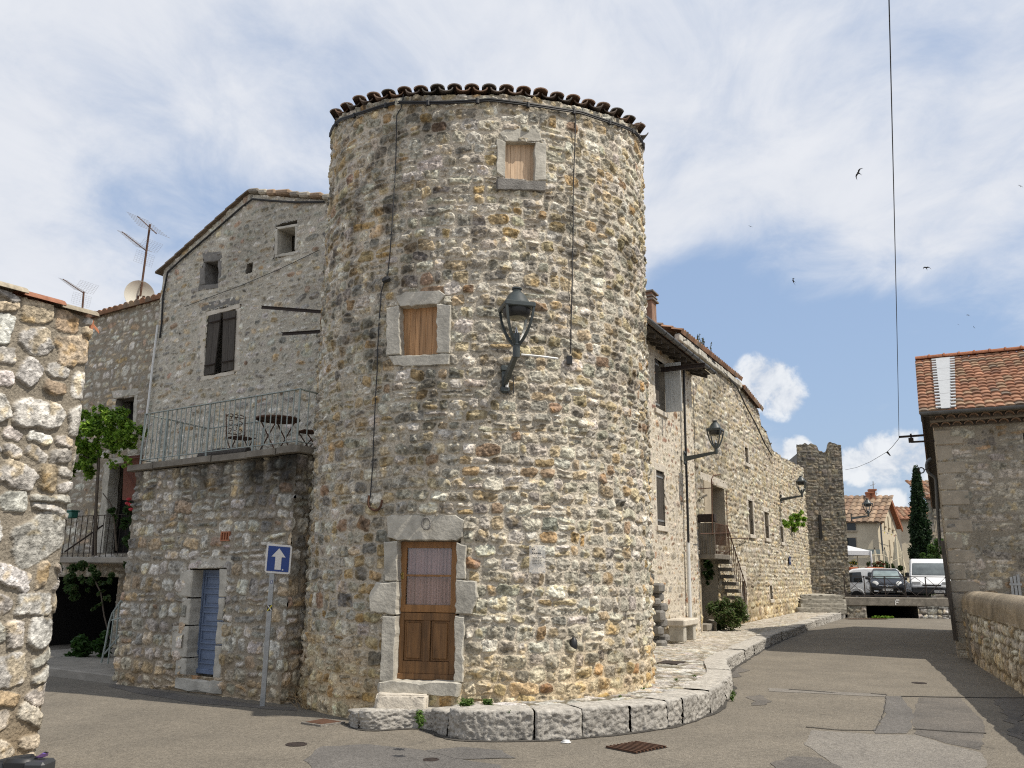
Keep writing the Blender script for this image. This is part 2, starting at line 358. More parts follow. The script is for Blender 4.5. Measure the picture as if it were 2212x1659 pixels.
class Stones:
    def __init__(s, u0, u1, v0, v1, w, h, seed, pal, split=.22, pw=(2.3, 4.5), gap=.05, rot=.12, wvar=.38, hvar=.25, fac=1.):
        g = np.random.default_rng(seed); s.seed = seed
        hs = []; v = v0-h
        while v < v1+h*2: x = h*math.exp(g.normal(0, hvar)); hs.append(v); v += x
        hs.append(v); s.cv = np.array(hs); nc = len(hs)-1
        rows = []
        for c in range(nc):
            us = [u0-w*2+g.uniform(-w, 0)]; ch = hs[c+1]-hs[c]
            while us[-1] < u1+w*2: us.append(us[-1]+max(.45*w, w*math.exp(g.normal(0, wvar))*(.75+.25*ch/h)))
            rows.append(us)
        K = max(len(r) for r in rows); s.K = K; s.nc = nc; big = 1e6
        s.ed = np.array([r+[r[-1]+big+k for k in range(K-len(r))] for r in rows])
        s.off = s.ed.min()-10; s.BIG = 1e4
        s.flat = (np.clip(s.ed, None, 5e3)-s.off+np.arange(nc)[:, None]*s.BIG).ravel()
        n = (nc, K-1, 2)
        cx = ((s.ed[:, 1:]+s.ed[:, :-1])/2)[:, :, None]+np.zeros(n); hw = ((s.ed[:, 1:]-s.ed[:, :-1])/2)[:, :, None]+np.zeros(n)
        cy = ((s.cv[1:]+s.cv[:-1])/2)[:, None, None]+np.zeros(n); hh = ((s.cv[1:]-s.cv[:-1])/2)[:, None, None]+np.zeros(n)
        sp = g.random((nc, K-1)) < split; ho = hh[:, :, 0].copy()
        cy[:, :, 0] = np.where(sp, cy[:, :, 0]-ho*.48, cy[:, :, 0]); cy[:, :, 1] = np.where(sp, cy[:, :, 1]+ho*.52, 1e5)
        hh[:, :, 0] = np.where(sp, ho*.50, ho); hh[:, :, 1] = np.where(sp, ho*.46, ho)
        s.cx = cx+g.normal(0, .06, n)*hw; s.cy = cy+g.normal(0, .09, n)*hh
        sk = g.uniform(.92, 1.12, n)
        s.hw = np.maximum(hw*sk-gap*.35, hw*.4); s.hh = np.maximum(hh*sk-gap*.35, hh*.4); s.gap = gap
        s.p = g.uniform(pw[0], pw[1], n); s.rot = g.normal(0, rot, n); s.H = g.uniform(.55, 1.25, n); s.ta = g.normal(0, .13, n); s.tb = g.normal(0, .16, n)
        cols = np.array([c for c, _ in pal]); wt = np.array([x for _, x in pal], float); ii = g.choice(len(pal), n, p=wt/wt.sum())
        s.col = cols[ii]*g.uniform(.8, 1.2, n)[..., None]*(1+g.normal(0, .018, n+(3,))); s.rnd = g.random(n)
        s.pl = [(g.normal(0, .55, n)*fac, g.normal(0, .6, n)*fac, g.uniform(.72, 1.05, n)) for _ in range(4)]
    def ev(s, u, v, rough=.2):
        u = np.asarray(u, float); v = np.asarray(v, float)
        uw = u+(fbm(u*5, v*5, s.seed+1, 3)-.5)*.09; vw = v+(fbm(u*4+9, v*4, s.seed+2, 3)-.5)*.10
        c0 = np.clip(np.searchsorted(s.cv, vw)-1, 0, s.nc-1)
        best = np.full(u.shape, 9.); bi = np.zeros(u.shape, np.int64); second = np.full(u.shape, 9.)
        for dc in (-1, 0, 1):
            c = np.clip(c0+dc, 0, s.nc-1)
            k0 = np.searchsorted(s.flat, uw-s.off+c*s.BIG)-1-c*s.K
            for dk in (-1, 0, 1):
                k = np.clip(k0+dk, 0, s.K-2)
                for e in (0, 1):
                    dx = uw-s.cx[c, k, e]; dy = vw-s.cy[c, k, e]; r = s.rot[c, k, e]
                    lx = np.abs(dx+dy*r)/s.hw[c, k, e]; ly = np.abs(dy-dx*r)/s.hh[c, k, e]; p = s.p[c, k, e]
                    lx = np.minimum(lx, 4); ly = np.minimum(ly, 4)
                    d = (lx**p+ly**p)**(1/p)
                    ix = (c*(s.K-1)+k)*2+e
                    same = ix == bi
                    b = d < best; second = np.where(b, np.where(same & (best < 9), second, best), np.where(same, second, np.minimum(second, d))); bi = np.where(b, ix, bi); best = np.minimum(best, d)
        d = best+(fbm(u*13, v*13, s.seed+3, 4, .6)-.5)*.32
        d = np.maximum(d, 1.10-(second-best)*2.)
        q = lambda a: a.reshape(-1, *a.shape[3:])[bi]
        dx = (u-q(s.cx)); dy = (v-q(s.cy))
        lx = dx/q(s.hw)+(fbm(u*20, v*20, s.seed+4, 2)-.5)*.25; ly = dy/q(s.hh)+(fbm(u*20+7, v*20, s.seed+4, 2)-.5)*.25; fc = np.full(u.shape, 9.)
        for a, b, c in s.pl: fc = np.minimum(fc, q(c)+lx*q(a)+ly*q(b))
        return d, q(s.col), q(s.H), np.clip(fc, .25, 1.35), q(s.rnd)
def stone_surface(st, u, v, H, mortar, edge=.38, rough=1., mfill=.0, weather=None, tint=None):
    """height + colour at (u,v)"""
    d, col, hh, tilt, rnd = st.ev(u, v)
    s = np.clip((1-d)/edge, 0, 1); prof = s*(2-s)
    n1 = fbm(u*9, v*9, st.seed+5, 4, .6)-.5; n2 = fbm(u*28, v*28, st.seed+6, 3, .6)-.5
    facet = np.abs(vn(u*16+rnd*50, v*16+rnd*20, st.seed+7)-.5)
    h = np.minimum(prof*1.25, tilt)*H*hh+prof*H*rough*(n1*.55+n2*.6-facet*.30)
    hm = H*mfill+H*.35*(fbm(u*4, v*4, st.seed+8, 3)-.5)+H*.22*n2
    h = np.maximum(h, hm); ms = sst(1.03, .93, d)
    if mfill: ms = ms*sst(-.06, .12, (prof*H*hh*tilt-hm)/H+.02)
    mc = np.array(mortar)[None, :]*(.86+.28*fbm(u*3, v*3, st.seed+9, 3))[:, None]*(1+.35*n2)[:, None]
    sc_ = col*np.clip(1+1.1*n1+1.2*n2, .4, 1.6)[:, None]
    dk = sst(.56, .70, fbm(u*11+3, v*11, st.seed+11, 4, .6)); sc_ = sc_*(1-.42*dk)[:, None]
    och = sst(.58, .72, fbm(u*7+31, v*7, st.seed+12, 3)); sc_ = sc_*(1-och[:, None]*(1-np.array([1.02, .92, .74])))
    c = mc*(1-ms[:, None])+sc_*ms[:, None]
    if weather is not None: c = c*weather(u, v, ms)[:, None]
    if tint is not None: c = c*tint(u, v)
    return h, np.clip(c, .01, .85)
def grid_faces(nu, nv):
    i = np.arange(nu-1)[:, None]*nv+np.arange(nv-1)[None, :]
    return np.stack([i, i+nv, i+nv+1, i+1], -1).reshape(-1, 4)
def masonry(name, parent, mapf, u0, u1, v0, top, du, dv, st, H, mortar, holes=(), m='stone', jut=None, flat=(), **kw):
    nu = max(2, int((u1-u0)/du)+1); us = np.linspace(u0, u1, nu)
    tops = np.array([top(x) for x in us]) if callable(top) else np.full(nu, float(top))
    nv = max(2, int((tops.max()-v0)/dv)+1); t = np.linspace(0, 1, nv)
    U = np.repeat(us[:, None], nv, 1); V = v0+(tops[:, None]-v0)*t[None, :]
    for (a0, a1, b0, b1) in holes:      # snap the grid to the openings' edges
        pass
    u = U.ravel(); v = V.ravel(); h, c = stone_surface(st, u, v, H, mortar, **kw)
    if jut is not None: h = h+jut(u, v)
    for (a0, a1, b0, b1) in flat: h = np.where((u > a0) & (u < a1) & (v > b0) & (v < b1), np.minimum(h, .004), h)
    P = mapf(u, v, h); Fq = grid_faces(nu, nv)
    if holes:
        fu = u[Fq].mean(1); fv = v[Fq].mean(1); keep = np.ones(len(Fq), bool)
        for (a0, a1, b0, b1) in holes: keep &= ~((fu > a0) & (fu < a1) & (fv > b0) & (fv < b1))
        Fq = Fq[keep]
    return raw_mesh(name, P, Fq, M[m], parent, c)
def plane_map(pl): return lambda u, v, h: pl.o[None, :]+u[:, None]*pl.r+v[:, None]*pl.z+h[:, None]*pl.n
def wallgrid(name, parent, pl, u0, u1, v0, top, du, st, H, mortar, **kw): return masonry(name, parent, plane_map(pl), u0, u1, v0, top, du, du, st, H, mortar, **kw)
# roof tiles as a relief sheet
TILE = [((.34, .20, .125), 30), ((.30, .165, .10), 30), ((.26, .19, .14), 20), ((.36, .26, .17), 12), ((.17, .13, .105), 8)]
TILE_RED = [((.37, .195, .12), 36), ((.33, .165, .10), 26), ((.36, .24, .155), 24), ((.27, .15, .10), 8), ((.24, .185, .14), 6)]
def tile_roof(name, parent, o, e, s, width, length, pal=TILE, pitch=.23, row=.36, amp=.055, step=.035, du=.035, seed=3, thick=.05, skew=0.):
    g = np.random.default_rng(seed); o = np.array(o, float); e = np.array(e, float); e /= np.linalg.norm(e); s = np.array(s, float); s /= np.linalg.norm(s); n = np.cross(e, s)
    if n[2] < 0: n = -n
    nu = int(width/du)+1; rows = int(math.ceil(length/row)); tv = []
    for r in range(rows):
        for f in (0., .5, .97): tv.append(min((r+f)*row, length))
    tv.append(length); nv = len(tv)
    us = np.linspace(0, width, nu); U = np.repeat(us[:, None], nv, 1); V = np.repeat(np.array(tv)[None, :], nu, 0)
    fr = np.repeat((np.array([0, .5, .97]*rows+[1.])[None, :]), nu, 0); ri = np.repeat((np.array([r for r in range(rows) for _ in range(3)]+[rows-1]))[None, :], nu, 0)
    jr = g.normal(0, .012, rows+1)[ri]; x = (U+jr+V*skew)/pitch; ci = np.floor(x).astype(int); ph = x-ci
    h = amp*np.sin(ph*math.pi)**.8-.3*amp*(np.abs(ph-.5) > .44)
    tab = g.random((rows+1, abs(ci).max()+3)); rr = tab[ri, np.abs(ci)]
    h = h+step*(1-fr)+.02*(rr-.5)*(1-fr)
    cols = np.array([c for c, _ in pal]); wt = np.cumsum([w for _, w in pal])/sum(w for _, w in pal); c = cols[np.searchsorted(wt, np.clip(rr*.999, 0, .999))]*(.8+.4*tab[ri, np.abs(ci)+1])[..., None]
    c = c*(.55+.6*fbm(U*3, V*3, seed, 4))[..., None]
    P = o+U[..., None]*e+V[..., None]*s+h[..., None]*n
    P2 = P.reshape(-1, 3); Fq = grid_faces(nu, nv)
    low = o+U[:, :1, None]*e+(-thick)*n; k = len(P2)
    lo = low.reshape(-1, 3); Fe = np.array([[i*nv, k+i, k+i+1, (i+1)*nv] for i in range(nu-1)])
    return raw_mesh(name, np.vstack([P2, lo]), np.vstack([Fq, Fe]), M['tile'], parent, np.vstack([c.reshape(-1, 3), c[:, 0]*.8]), smooth=False)
def foliage(mb, blobs, n, sz, cols, flat=.4, shell=.55):
    """leaf-sized faces spread through ellipsoid clumps"""
    vol = np.array([b[1][0]*b[1][1]*b[1][2] for b in blobs]); vol = vol/vol.sum()
    for b, f in zip(blobs, vol):
        for _ in range(max(4, int(n*f))):
            d = RNG.normal(size=3); d /= np.linalg.norm(d); r = (shell+(1-shell)*RNG.random())*RNG.random()**.15
            k = cols[RNG.integers(len(cols))]; t = RNG.uniform(.75, 1.3); mb.cur = tuple(x*t for x in k)
            mb.leaf(np.array(b[0])+d*np.array(b[1])*r, sz*RNG.uniform(.6, 1.3), d*.5+A3(0, 0, flat))
    return mb
def clumps(c, r, n, rs, rng=RNG):
    out = []
    for _ in range(n):
        d = rng.normal(size=3); d /= np.linalg.norm(d); k = rng.random()**.4
        out.append((np.array(c)+d*np.array(r)*k, [rs*rng.uniform(.6, 1.2)]*3))
    return out
# ================================================================== SETTING
def sheet(name, pts, z, m, k='structure'):
    mb = MB(); mb.add([(p[0], p[1], z) for p in pts], [tuple(range(len(pts)))]); o = mb.build(name, m, recalc=False)
    if o.data.polygons[0].normal.z < 0: o.data.flip_normals()
    return kind(o, k)
sheet('ground', [(-600, -300), (600, -300), (600, 900), (-600, 900)], -.08, M['concrete'])
# the road, slightly uneven
def road():
    xs = np.linspace(-26, 34, 241); ys = np.linspace(-6, 42, 193); X, Y = np.meshgrid(xs, ys, indexing='ij'); x = X.ravel(); y = Y.ravel()
    z = (fbm(x*.5, y*.5, 3, 3)-.5)*.035
    return kind(raw_mesh('road', np.stack([x, y, z], 1), grid_faces(241, 193), M['asphalt']), 'structure')
road()
def rz(x, y): return float((fbm(np.array([x*.5]), np.array([y*.5]), 3, 3)[0]-.5)*.035)
def road_patch(pts, m, lift=.004, rag=.06, seed=1):
    """a repaved patch following the road"""
    P = [on_z(*p, 0)[:2] for p in pts]; out = []
    for i, p in enumerate(P):
        q = P[(i+1) % len(P)]; n = max(1, int(np.linalg.norm(q-p)/.1))
        for k in range(n):
            w = p+(q-p)*k/n; w = w+(fbm(np.array([w[0]*3, w[0]*3+7]), np.array([w[1]*3, w[1]*3]), seed, 3)-.5)*rag*2; out.append(w)
    bm = bmesh.new(); vs = [bm.verts.new((p[0], p[1], 0)) for p in out]; f = bm.faces.new(vs); bmesh.ops.triangulate(bm, faces=[f])
    for _ in range(2): bmesh.ops.subdivide_edges(bm, edges=[e for e in bm.edges if e.calc_length() > .3], cuts=1, use_grid_fill=False); bmesh.ops.triangulate(bm, faces=bm.faces[:])
    for v in bm.verts: v.co.z = rz(v.co.x, v.co.y)+lift
    bmesh.ops.recalc_face_normals(bm, faces=bm.faces)
    me = bpy.data.meshes.new('road_patch'); bm.to_mesh(me); bm.free()
    if sum(p.normal.z for p in me.polygons) < 0: me.flip_normals()
    return kind(link('road_patch', me, m, None), 'structure')
def c1(x, y): return (1563.5+.29317*x, 1289.2+.29317*y)
road_patch([c1(1195, 735), c1(1300, 735), c1(1390, 850), c1(1390, 960), c1(1330, 1010), c1(1100, 1012), c1(1180, 880)], M['asphalt_grey'])
road_patch([c1(330, 675), c1(1195, 720), c1(1195, 740), c1(330, 700)], M['asphalt_pale'], rag=.03, seed=2)
road_patch([c1(640, 985), c1(1100, 1018), c1(1400, 1022), c1(1620, 1090), c1(1900, 1160), c1(1930, 1240), c1(1900, 1400), c1(1000, 1400), c1(820, 1240), c1(600, 1100)], M['asphalt_pale'], seed=3)
road_patch([c1(1420, 745), c1(1750, 745), c1(1920, 930), c1(1935, 1000), c1(1900, 1140), c1(1640, 1085), c1(1400, 1015), c1(1400, 850)], M['asphalt_rough'], .003, seed=4)
road_patch([(690, 1610), (800, 1607), (905, 1620), (985, 1640), (1080, 1655), (1080, 1700), (700, 1700), (655, 1640)], M['asphalt_grey'], seed=5)
road_patch([(915, 1622), (990, 1613), (1085, 1622), (1110, 1640), (990, 1640)], M['asphalt_grey'], .006, seed=6)
road_patch([c1(160, 740), c1(270, 725), c1(350, 800), c1(230, 810)], M['asphalt_rough'], .005, .12, seed=7)
road_patch([c1(500, 1190), c1(760, 1200), c1(860, 1260), c1(700, 1400), c1(300, 1400), c1(350, 1240)], M['asphalt_rough'], .0055, .12, seed=8)
for ln in ([c1(480, 684), c1(750, 703), c1(850, 712), c1(750, 707), c1(480, 688)], [c1(1080, 715), c1(1198, 722), c1(1192, 800), c1(1170, 900), c1(1125, 985), c1(1118, 985), c1(1163, 900), c1(1186, 800), c1(1192, 727), c1(1080, 719)], [c1(1400, 976), c1(1700, 996), c1(1935, 1006), c1(1935, 1012), c1(1700, 1003), c1(1400, 982)],
           [c1(1300, 733), c1(1700, 738), c1(2240, 742), c1(2240, 746), c1(1700, 743), c1(1300, 737)], [c1(600, 962), c1(850, 985), c1(1120, 990), c1(1120, 994), c1(850, 989), c1(600, 966)]): road_patch(ln, M['asphalt_dark'], .008, .022, seed=21)
road_patch([c1(1960, 760), c1(2100, 750), c1(2240, 755), c1(2240, 1080), c1(2130, 1020), c1(2060, 880)], M['asphalt_rough'], .006, .15, seed=11)
road_patch([c1(10, 520), c1(90, 510), c1(160, 540), c1(130, 590), c1(30, 600)], M['asphalt_rough'], .006, .15, seed=12)
road_patch([(245, 1477), (300, 1487), (400, 1502), (565, 1524), (640, 1528), (640, 1535), (560, 1530), (420, 1519), (300, 1500), (235, 1483)], M['asphalt_rough'], .004, .05, seed=9)
# ---- planes of the place
C0 = A3(-.49, 14.04, 0); fv = -C0/np.linalg.norm(C0); rv = A3(-fv[1], fv[0], 0)
def RT(z): return 2.77+.003*np.asarray(z, float)
RU = 2.8
def tpt(th, z, off=0): R = RT(z)+off; return C0+fv*R*math.cos(th)+rv*R*math.sin(th)+A3(0, 0, z)
def cyl(px, py, off=0):
    d = ray(px, py); z = 4.
    for _ in range(4):
        R = float(RT(z))+off; a = d[0]**2+d[1]**2; o = EYE-C0; b = o[0]*d[0]+o[1]*d[1]; c = o[0]**2+o[1]**2-R*R
        t = (-b-math.sqrt(max(0, b*b-a*c)))/a; P = EYE+d*t; z = P[2]
    q = P-C0; return P, math.atan2(q@rv, q@fv)
def tplane(px, py, off=0):
    P, th = cyl(px, py); n = fv*math.cos(th)+rv*math.sin(th); r = rv*math.cos(th)-fv*math.sin(th)
    return PL(C0+n*(float(RT(P[2]))+off), r, n), th
dA = A3(.862, -.506, 0); dA /= np.linalg.norm(dA); nA = A3(dA[1], -dA[0], 0); LA = A3(-6.75, 14.96, 0)
AN = PL(LA, dA, nA); HO = AN.off(-2.0); FL = AN.off(-3.2)
aS = R_(28.5); dS = A3(math.sin(aS), math.cos(aS), 0); nS = A3(math.cos(aS), -math.sin(aS), 0); ST = PL(A3(5.67, 26, 0), dS, nS); WH = ST.off(.3)
eR = A3(.891, -.4545, 0); eR /= np.linalg.norm(eR); nR = A3(eR[1], -eR[0], 0); RC = A3(11.07, 21.36, 0); RH = PL(RC, eR, nR)
# ================================================================== SIDEWALK + KERB
KB = [(752, 1563), (790, 1576), (905, 1573), (960, 1590), (1000, 1599), (1150, 1601), (1240, 1596), (1340, 1586), (1451, 1571), (1509, 1553), (1550, 1533), (1572, 1508), (1581, 1490), (1571, 1457), (1603, 1432), (1669, 1392), (1729, 1368), (1775, 1351), (1828, 1334)]
KW = [on_z(*p, 0)[:2] for p in KB]
def resample(P, step):
    P = [np.array(p) for p in P]; out = []
    for i in range(len(P)-1):
        p0 = P[max(i-1, 0)]; p1 = P[i]; p2 = P[i+1]; p3 = P[min(i+2, len(P)-1)]; n = max(2, int(np.linalg.norm(p2-p1)/step))
        for k in range(n):
            t = k/n; out.append(.5*((2*p1)+(-p0+p2)*t+(2*p0-5*p1+4*p2-p3)*t*t+(-p0+3*p1-3*p2+p3)*t**3))
    out.append(P[-1]); return np.array(out)
KC = resample(KW, .035)
ks = np.concatenate([[0], np.cumsum(np.linalg.norm(np.diff(KC, axis=0), axis=1))])
def kz(s): return np.interp(s, [0, .5, 1.3, 1.9, 2.4, 7.5, 10, 14, 25, 40], [.16, .19, .23, .29, .32, .32, .28, .24, .25, .31])
kt = np.gradient(KC, axis=0); kt /= np.linalg.norm(kt, axis=1)[:, None]; kn = np.stack([kt[:, 1], -kt[:, 0]], 1)   # outward (towards the road)
def kerb():
    g = np.random.default_rng(4); V = []; Fq = []; Cc = []; s = 0.; L = ks[-1]; base = 0
    lens = [.35, 1.05, .45, 1.15, .62, .72, .66, .34, .52, .5, .34]; i = 0
    while s < L-.2:
        l = lens[i] if i < len(lens) else g.uniform(.6, 1.3); i += 1; l = min(l, L-s); gap = .010
        nu = max(6, int(l/(.016 if s < 14 else .04))); KF, KT = 28, 14; prof = [(-.10, .0), (-.02, .0)]
        dep = .38; zt = float(kz(s+l/2))+g.uniform(-.012, .018); sh = g.uniform(-.02, .02)
        ring = [(0, k/9.) for k in range(10)]
        u = np.linspace(0, 1, nu)
        P = []
        for k in range(KF+KT):    # profile: front face bottom->top then top going in
            if k < KF: f = k/(KF-1.); o = .0; z = -.06+(zt+.06)*f
            else: o = -(k-KF+1)/float(KT)*dep; z = zt; f = 1.
            P.append((o, z))
        P = np.array(P)
        # rounded front arris
        for k in range(KF+KT):
            ss = np.clip(s+gap+(l-2*gap)*u, 0, L); x = np.interp(ss, ks, KC[:, 0]); y = np.interp(ss, ks, KC[:, 1]); nx = np.interp(ss, ks, kn[:, 0]); ny = np.interp(ss, ks, kn[:, 1])
            o, z = P[k]; e = np.minimum(u, 1-u)*l; rnd = -.016*np.clip(1-e/.03, 0, 1)**2
            vv = k*.013 if k < KF else .36+(k-KF)*.027; w = ss*1.0; kk = k*12./(KF-1.)
            if k < KF:
                n = (fbm(w*4, np.full_like(w, vv*4+i*3), 21, 3, .5)-.5)*.05-np.abs(fbm(w*15+i, np.full_like(w, vv*19+i*3), 25, 3)-.5)*.075+(fbm(w*34, np.full_like(w, vv*34), 22, 3)-.5)*.03+.012
                arr = -.014*max(0, (kk-11)/1.)**2-.03*max(0, (2-kk)/2.)
                oo = o+n+arr+rnd+sh; zz = np.full_like(w, z)+(-.008*max(0, (kk-10)/2.))*1.
            else:
                oo = np.full_like(w, o)-.03+sh; zz = z+(fbm(w*4, np.full_like(w, vv*4+i), 23, 3)-.5)*.018+rnd*.5
            V.append(np.stack([x+nx*oo, y+ny*oo, zz], 1))
            t = np.clip(.78+.75*(fbm(w*17, np.full_like(w, vv*17+i*5), 24, 4, .7)-.5), .25, 1.2)
            bc = np.array([.36, .34, .305])*(.85+.3*((i*37 % 11)/11.)) if k < KF else np.array([.43, .405, .36])  # front faces coloured darker than tops: their shade is put into the colour
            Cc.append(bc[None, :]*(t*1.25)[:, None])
        Fq.append(base+grid_faces(KF+KT, nu)); base += (KF+KT)*nu
        s += l
    return kind(raw_mesh('kerb', np.vstack(V), np.vstack(Fq), M['kerbstone'], None, np.clip(np.vstack(Cc), .03, .7)), 'structure')
kerb()
def kerb_foot():
    sel = np.arange(0, int(len(KC)*.62), 3); P = KC[sel]; n = kn[sel]; k = len(sel); wd = .05+.10*(fbm(ks[sel]*3, ks[sel]*0+3, 41, 4)-.3)
    V = np.vstack([np.column_stack([P-n*.1, [rz(*p)+.007 for p in P]]), np.column_stack([P+n*np.maximum(wd, .01)[:, None], [rz(*p)+.007 for p in P+n*.05]])])
    return kind(raw_mesh('gutter_dirt', V, np.array([[i, k+i, k+i+1, i+1] for i in range(k-1)]), M['asphalt_dark']), 'structure')
kerb_foot()
def sidewalk():
    inner = []
    for p, s in zip(KC, ks):
        d = p-C0[:2]
        if s < 6.2: q = C0[:2]+d/np.linalg.norm(d)*2.55
        else:
            q0 = C0[:2]+d/np.linalg.norm(d)*2.55; w = (np.append(p, 0)-ST.o)@dS; q1 = (ST.o+dS*w-nS*.25)[:2]
            if w < -9.5: q1 = (ST.o+dS*(-9.5+(w+9.5)*.2)-nS*.25)[:2]
            f = sst(6.2, 8.2, s); q = q0*(1-f)+q1*f
        inner.append(q)
    inner = np.array(inner); sel = np.arange(0, len(KC), 1); O = KC[sel]-kn[sel]*.30; I = inner[sel]; nv = 100; t = np.linspace(0, 1, nv)
    P = O[:, None, :]*(1-t)[None, :, None]+I[:, None, :]*t[None, :, None]; x = P[..., 0].ravel(); y = P[..., 1].ravel(); z = np.repeat(kz(ks[sel])[:, None], nv, 1).ravel()
    st = Stones(-8, 26, 4, 50, .42, .25, 91, PAL['flag'], split=.15, pw=(3, 6), gap=.065, rot=.2)
    ca, sa = math.cos(.5), math.sin(.5); u = x*ca-y*sa+12; v = x*sa+y*ca
    h, c = stone_surface(st, u*1., v, .03, (.17, .15, .11), edge=.14, rough=.6)
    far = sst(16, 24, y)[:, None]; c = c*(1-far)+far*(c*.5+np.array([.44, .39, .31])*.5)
    Fq = grid_faces(len(sel), nv); return kind(raw_mesh('sidewalk', np.stack([x, y, z+h-.03], 1), Fq, M['stone'], None, c), 'structure')
sidewalk()
# raised concrete apron of the house on the left, terrace level far end
AP = [on_z(*p, .14) for p in ((60, 1452), (100, 1462), (262, 1487))]
mbx = MB(); e0 = AN.w(-.02, .0, -.0); pts = [AN.w(-5.2, .14, -.15), AN.w(.1, .14, .02), AN.w(.3, .14, -3.2), AN.w(-5.2, .14, -3.2)]
mbx.prism(pts, (0, 0, -.2), .02); kind(mbx.build('pavement', M['concrete']), 'structure')
mb = MB(); mb.add([(15.5, 41.6, .90), (75, 41.6, .90), (75, 44, .88), (11, 44, .88), (75, 47.8, .56), (8, 47.8, .56), (90, 140, .54), (-5, 140, .54)], [(0, 1, 2, 3), (3, 2, 4, 5), (5, 4, 6, 7)]); kind(mb.build('parking_ground', M['asphalt_grey'], recalc=False), 'structure')
# ================================================================== THE ROUND TOWER
TW = thing('round_tower', 'round three storey rubble stone tower with glazed oak door at the street corner', 'tower', tuple(C0))
def ttop(u): th = max(-2.6, min(2.6, u/RU)); return 8.95+.80*(1-math.cos(th))-.05*math.sin(th)+.012*math.sin(u*3)
pD, thD = tplane(922, 1320); pM, thM = tplane(903, 712); pT, thT = tplane(1124, 348)
def hole_on(pl, th, x0, y0, x1, y1): a0, a1, b0, b1 = pl.rect(x0, y0, x1, y1); return (th*RU+a0, th*RU+a1, b0, b1)
def tweather(u, v, ms):
    w = sst(.47, .64, fbm(u*.55+2, v*.45, 61, 4, .6)+.12*sst(4., 7.5, v)-.05); r = sst(.45, .7, fbm(u*2.6, v*2.6, 62, 4, .6))
    return 1-(.26+.28*ms)*np.clip(w*r*1.25, 0, 1)*sst(2.5, 5., v)-.12*sst(.5, .8, fbm(u*1.3, v*.2, 63, 3))
def ttint(u, v):
    f = (sst(1.3, .2, v+.8*(fbm(u*1.2, v*1.2, 66, 3)-.5))*.75)[:, None]; return 1-f*(1-np.array([1.10, .95, .70]))[None, :]
def tmap(u, v, h): th = u/RU; R = RT(v)+h; return C0[None, :]+(R*np.cos(th))[:, None]*fv+(R*np.sin(th))[:, None]*rv+v[:, None]*A3(0, 0, 1)
stT = Stones(-6.2, 6.2, -.2, 9.8, .215, .172, 11, PAL['tower'], split=.09, gap=.040, wvar=.27, hvar=.14, pw=(2.8, 5.5))
hT = [hole_on(pD, thD, 856, 1162, 988, 1480), hole_on(pM, thM, 860, 657, 946, 764), hole_on(pT, thT, 1090, 302, 1158, 392)]
masonry('wall', TW, tmap, -5.9, 5.9, -.06, ttop, .0118, .0118, stT, .056, (.52, .465, .375), hT, edge=.2, flat=[hole_on(pD, thD, *r) for r in ((838, 1115, 1000, 1166), (830, 1168, 858, 1474), (802, 1262, 857, 1324), (984, 1170, 1003, 1474), (984, 1254, 1026, 1324), (818, 1472, 990, 1503))]+[hole_on(pM, thM, *r) for r in ((858, 630, 958, 660), (837, 662, 863, 766), (942, 658, 971, 764), (842, 768, 970, 786))]+[hole_on(pT, thT, *r) for r in ((1082, 278, 1170, 304), (1075, 300, 1094, 385), (1156, 306, 1179, 390), (1076, 386, 1179, 410))], weather=tweather, tint=ttint)
def ragged(P, k=1.0):
    out = []; g = np.random.default_rng(int(abs(P[0][0]*7+P[0][1])))
    for i, p in enumerate(P):
        p = np.array(p, float); q = np.array(P[(i+1) % len(P)], float); L = np.linalg.norm(q-p); n = max(1, int(L/9))
        for j in range(n): out.append(p+(q-p)*j/n+(g.normal(0, .9*k, 2) if j else g.normal(0, .35*k, 2)))
    return out
def surround(pl, polys, parent, m, front=.018, back=-.34, name='stone_surround', ch=.01):
    mb = MB()
    for P in polys: mb.prism([pl.px(*p, front) for p in ragged(P)], pl.n*(back-front), ch)
    # roughen
    return mb.build(name, m, parent)
# the plain back of the drum, towards the yard
bkV = []; nb_ = 40
for k in range(nb_+1):
    th = 2.06+(2*math.pi-4.12)*k/nb_; zt = 8.95+.80*(1-math.cos(th)); bkV += [tpt(th, -.05), tpt(th, zt)]
mb = MB(); mb.add(bkV, [(2*k, 2*k+2, 2*k+3, 2*k+1) for k in range(nb_)]); mb.build('back_wall', M['dressed'], TW)
# door
surround(pD, [[(835, 1117), (845, 1113), (985, 1113), (1003, 1124), (998, 1160), (985, 1167), (858, 1167), (836, 1160)],
              [(828, 1170), (858, 1169), (857, 1255), (831, 1255)], [(796, 1290), (812, 1258), (857, 1257), (856, 1328), (800, 1322)], [(826, 1331), (855, 1331), (849, 1473), (820, 1472)],
              [(986, 1172), (1006, 1178), (1004, 1250), (985, 1250)], [(985, 1252), (1027, 1256), (1030, 1290), (1018, 1326), (983, 1326)], [(983, 1329), (1002, 1332), (998, 1474), (980, 1474)]], TW, M['dressed'])
surround(pD, [[(816, 1474), (848, 1471), (982, 1474), (992, 1477), (988, 1505), (830, 1500), (815, 1495)]], TW, M['dressed'], .08, -.3, 'threshold', .025)
DR = MB(); pd = pD.off(-.20); ax = (pd.r, pd.z, pd.n)
a0, a1, b0, b1 = pD.rect(862, 1168, 984, 1471, -.20)
def pb(mb, pl, x0, x1, y0, y1, o0, o1, bev=0): return pl.box(mb, x0, x1, y0, y1, o0, o1, bev)
w_ = a1-a0; hgt = b1-b0; la = a0+.05; ra = a1; mid = b0+hgt*.475
def lv(f): return b0+hgt*f
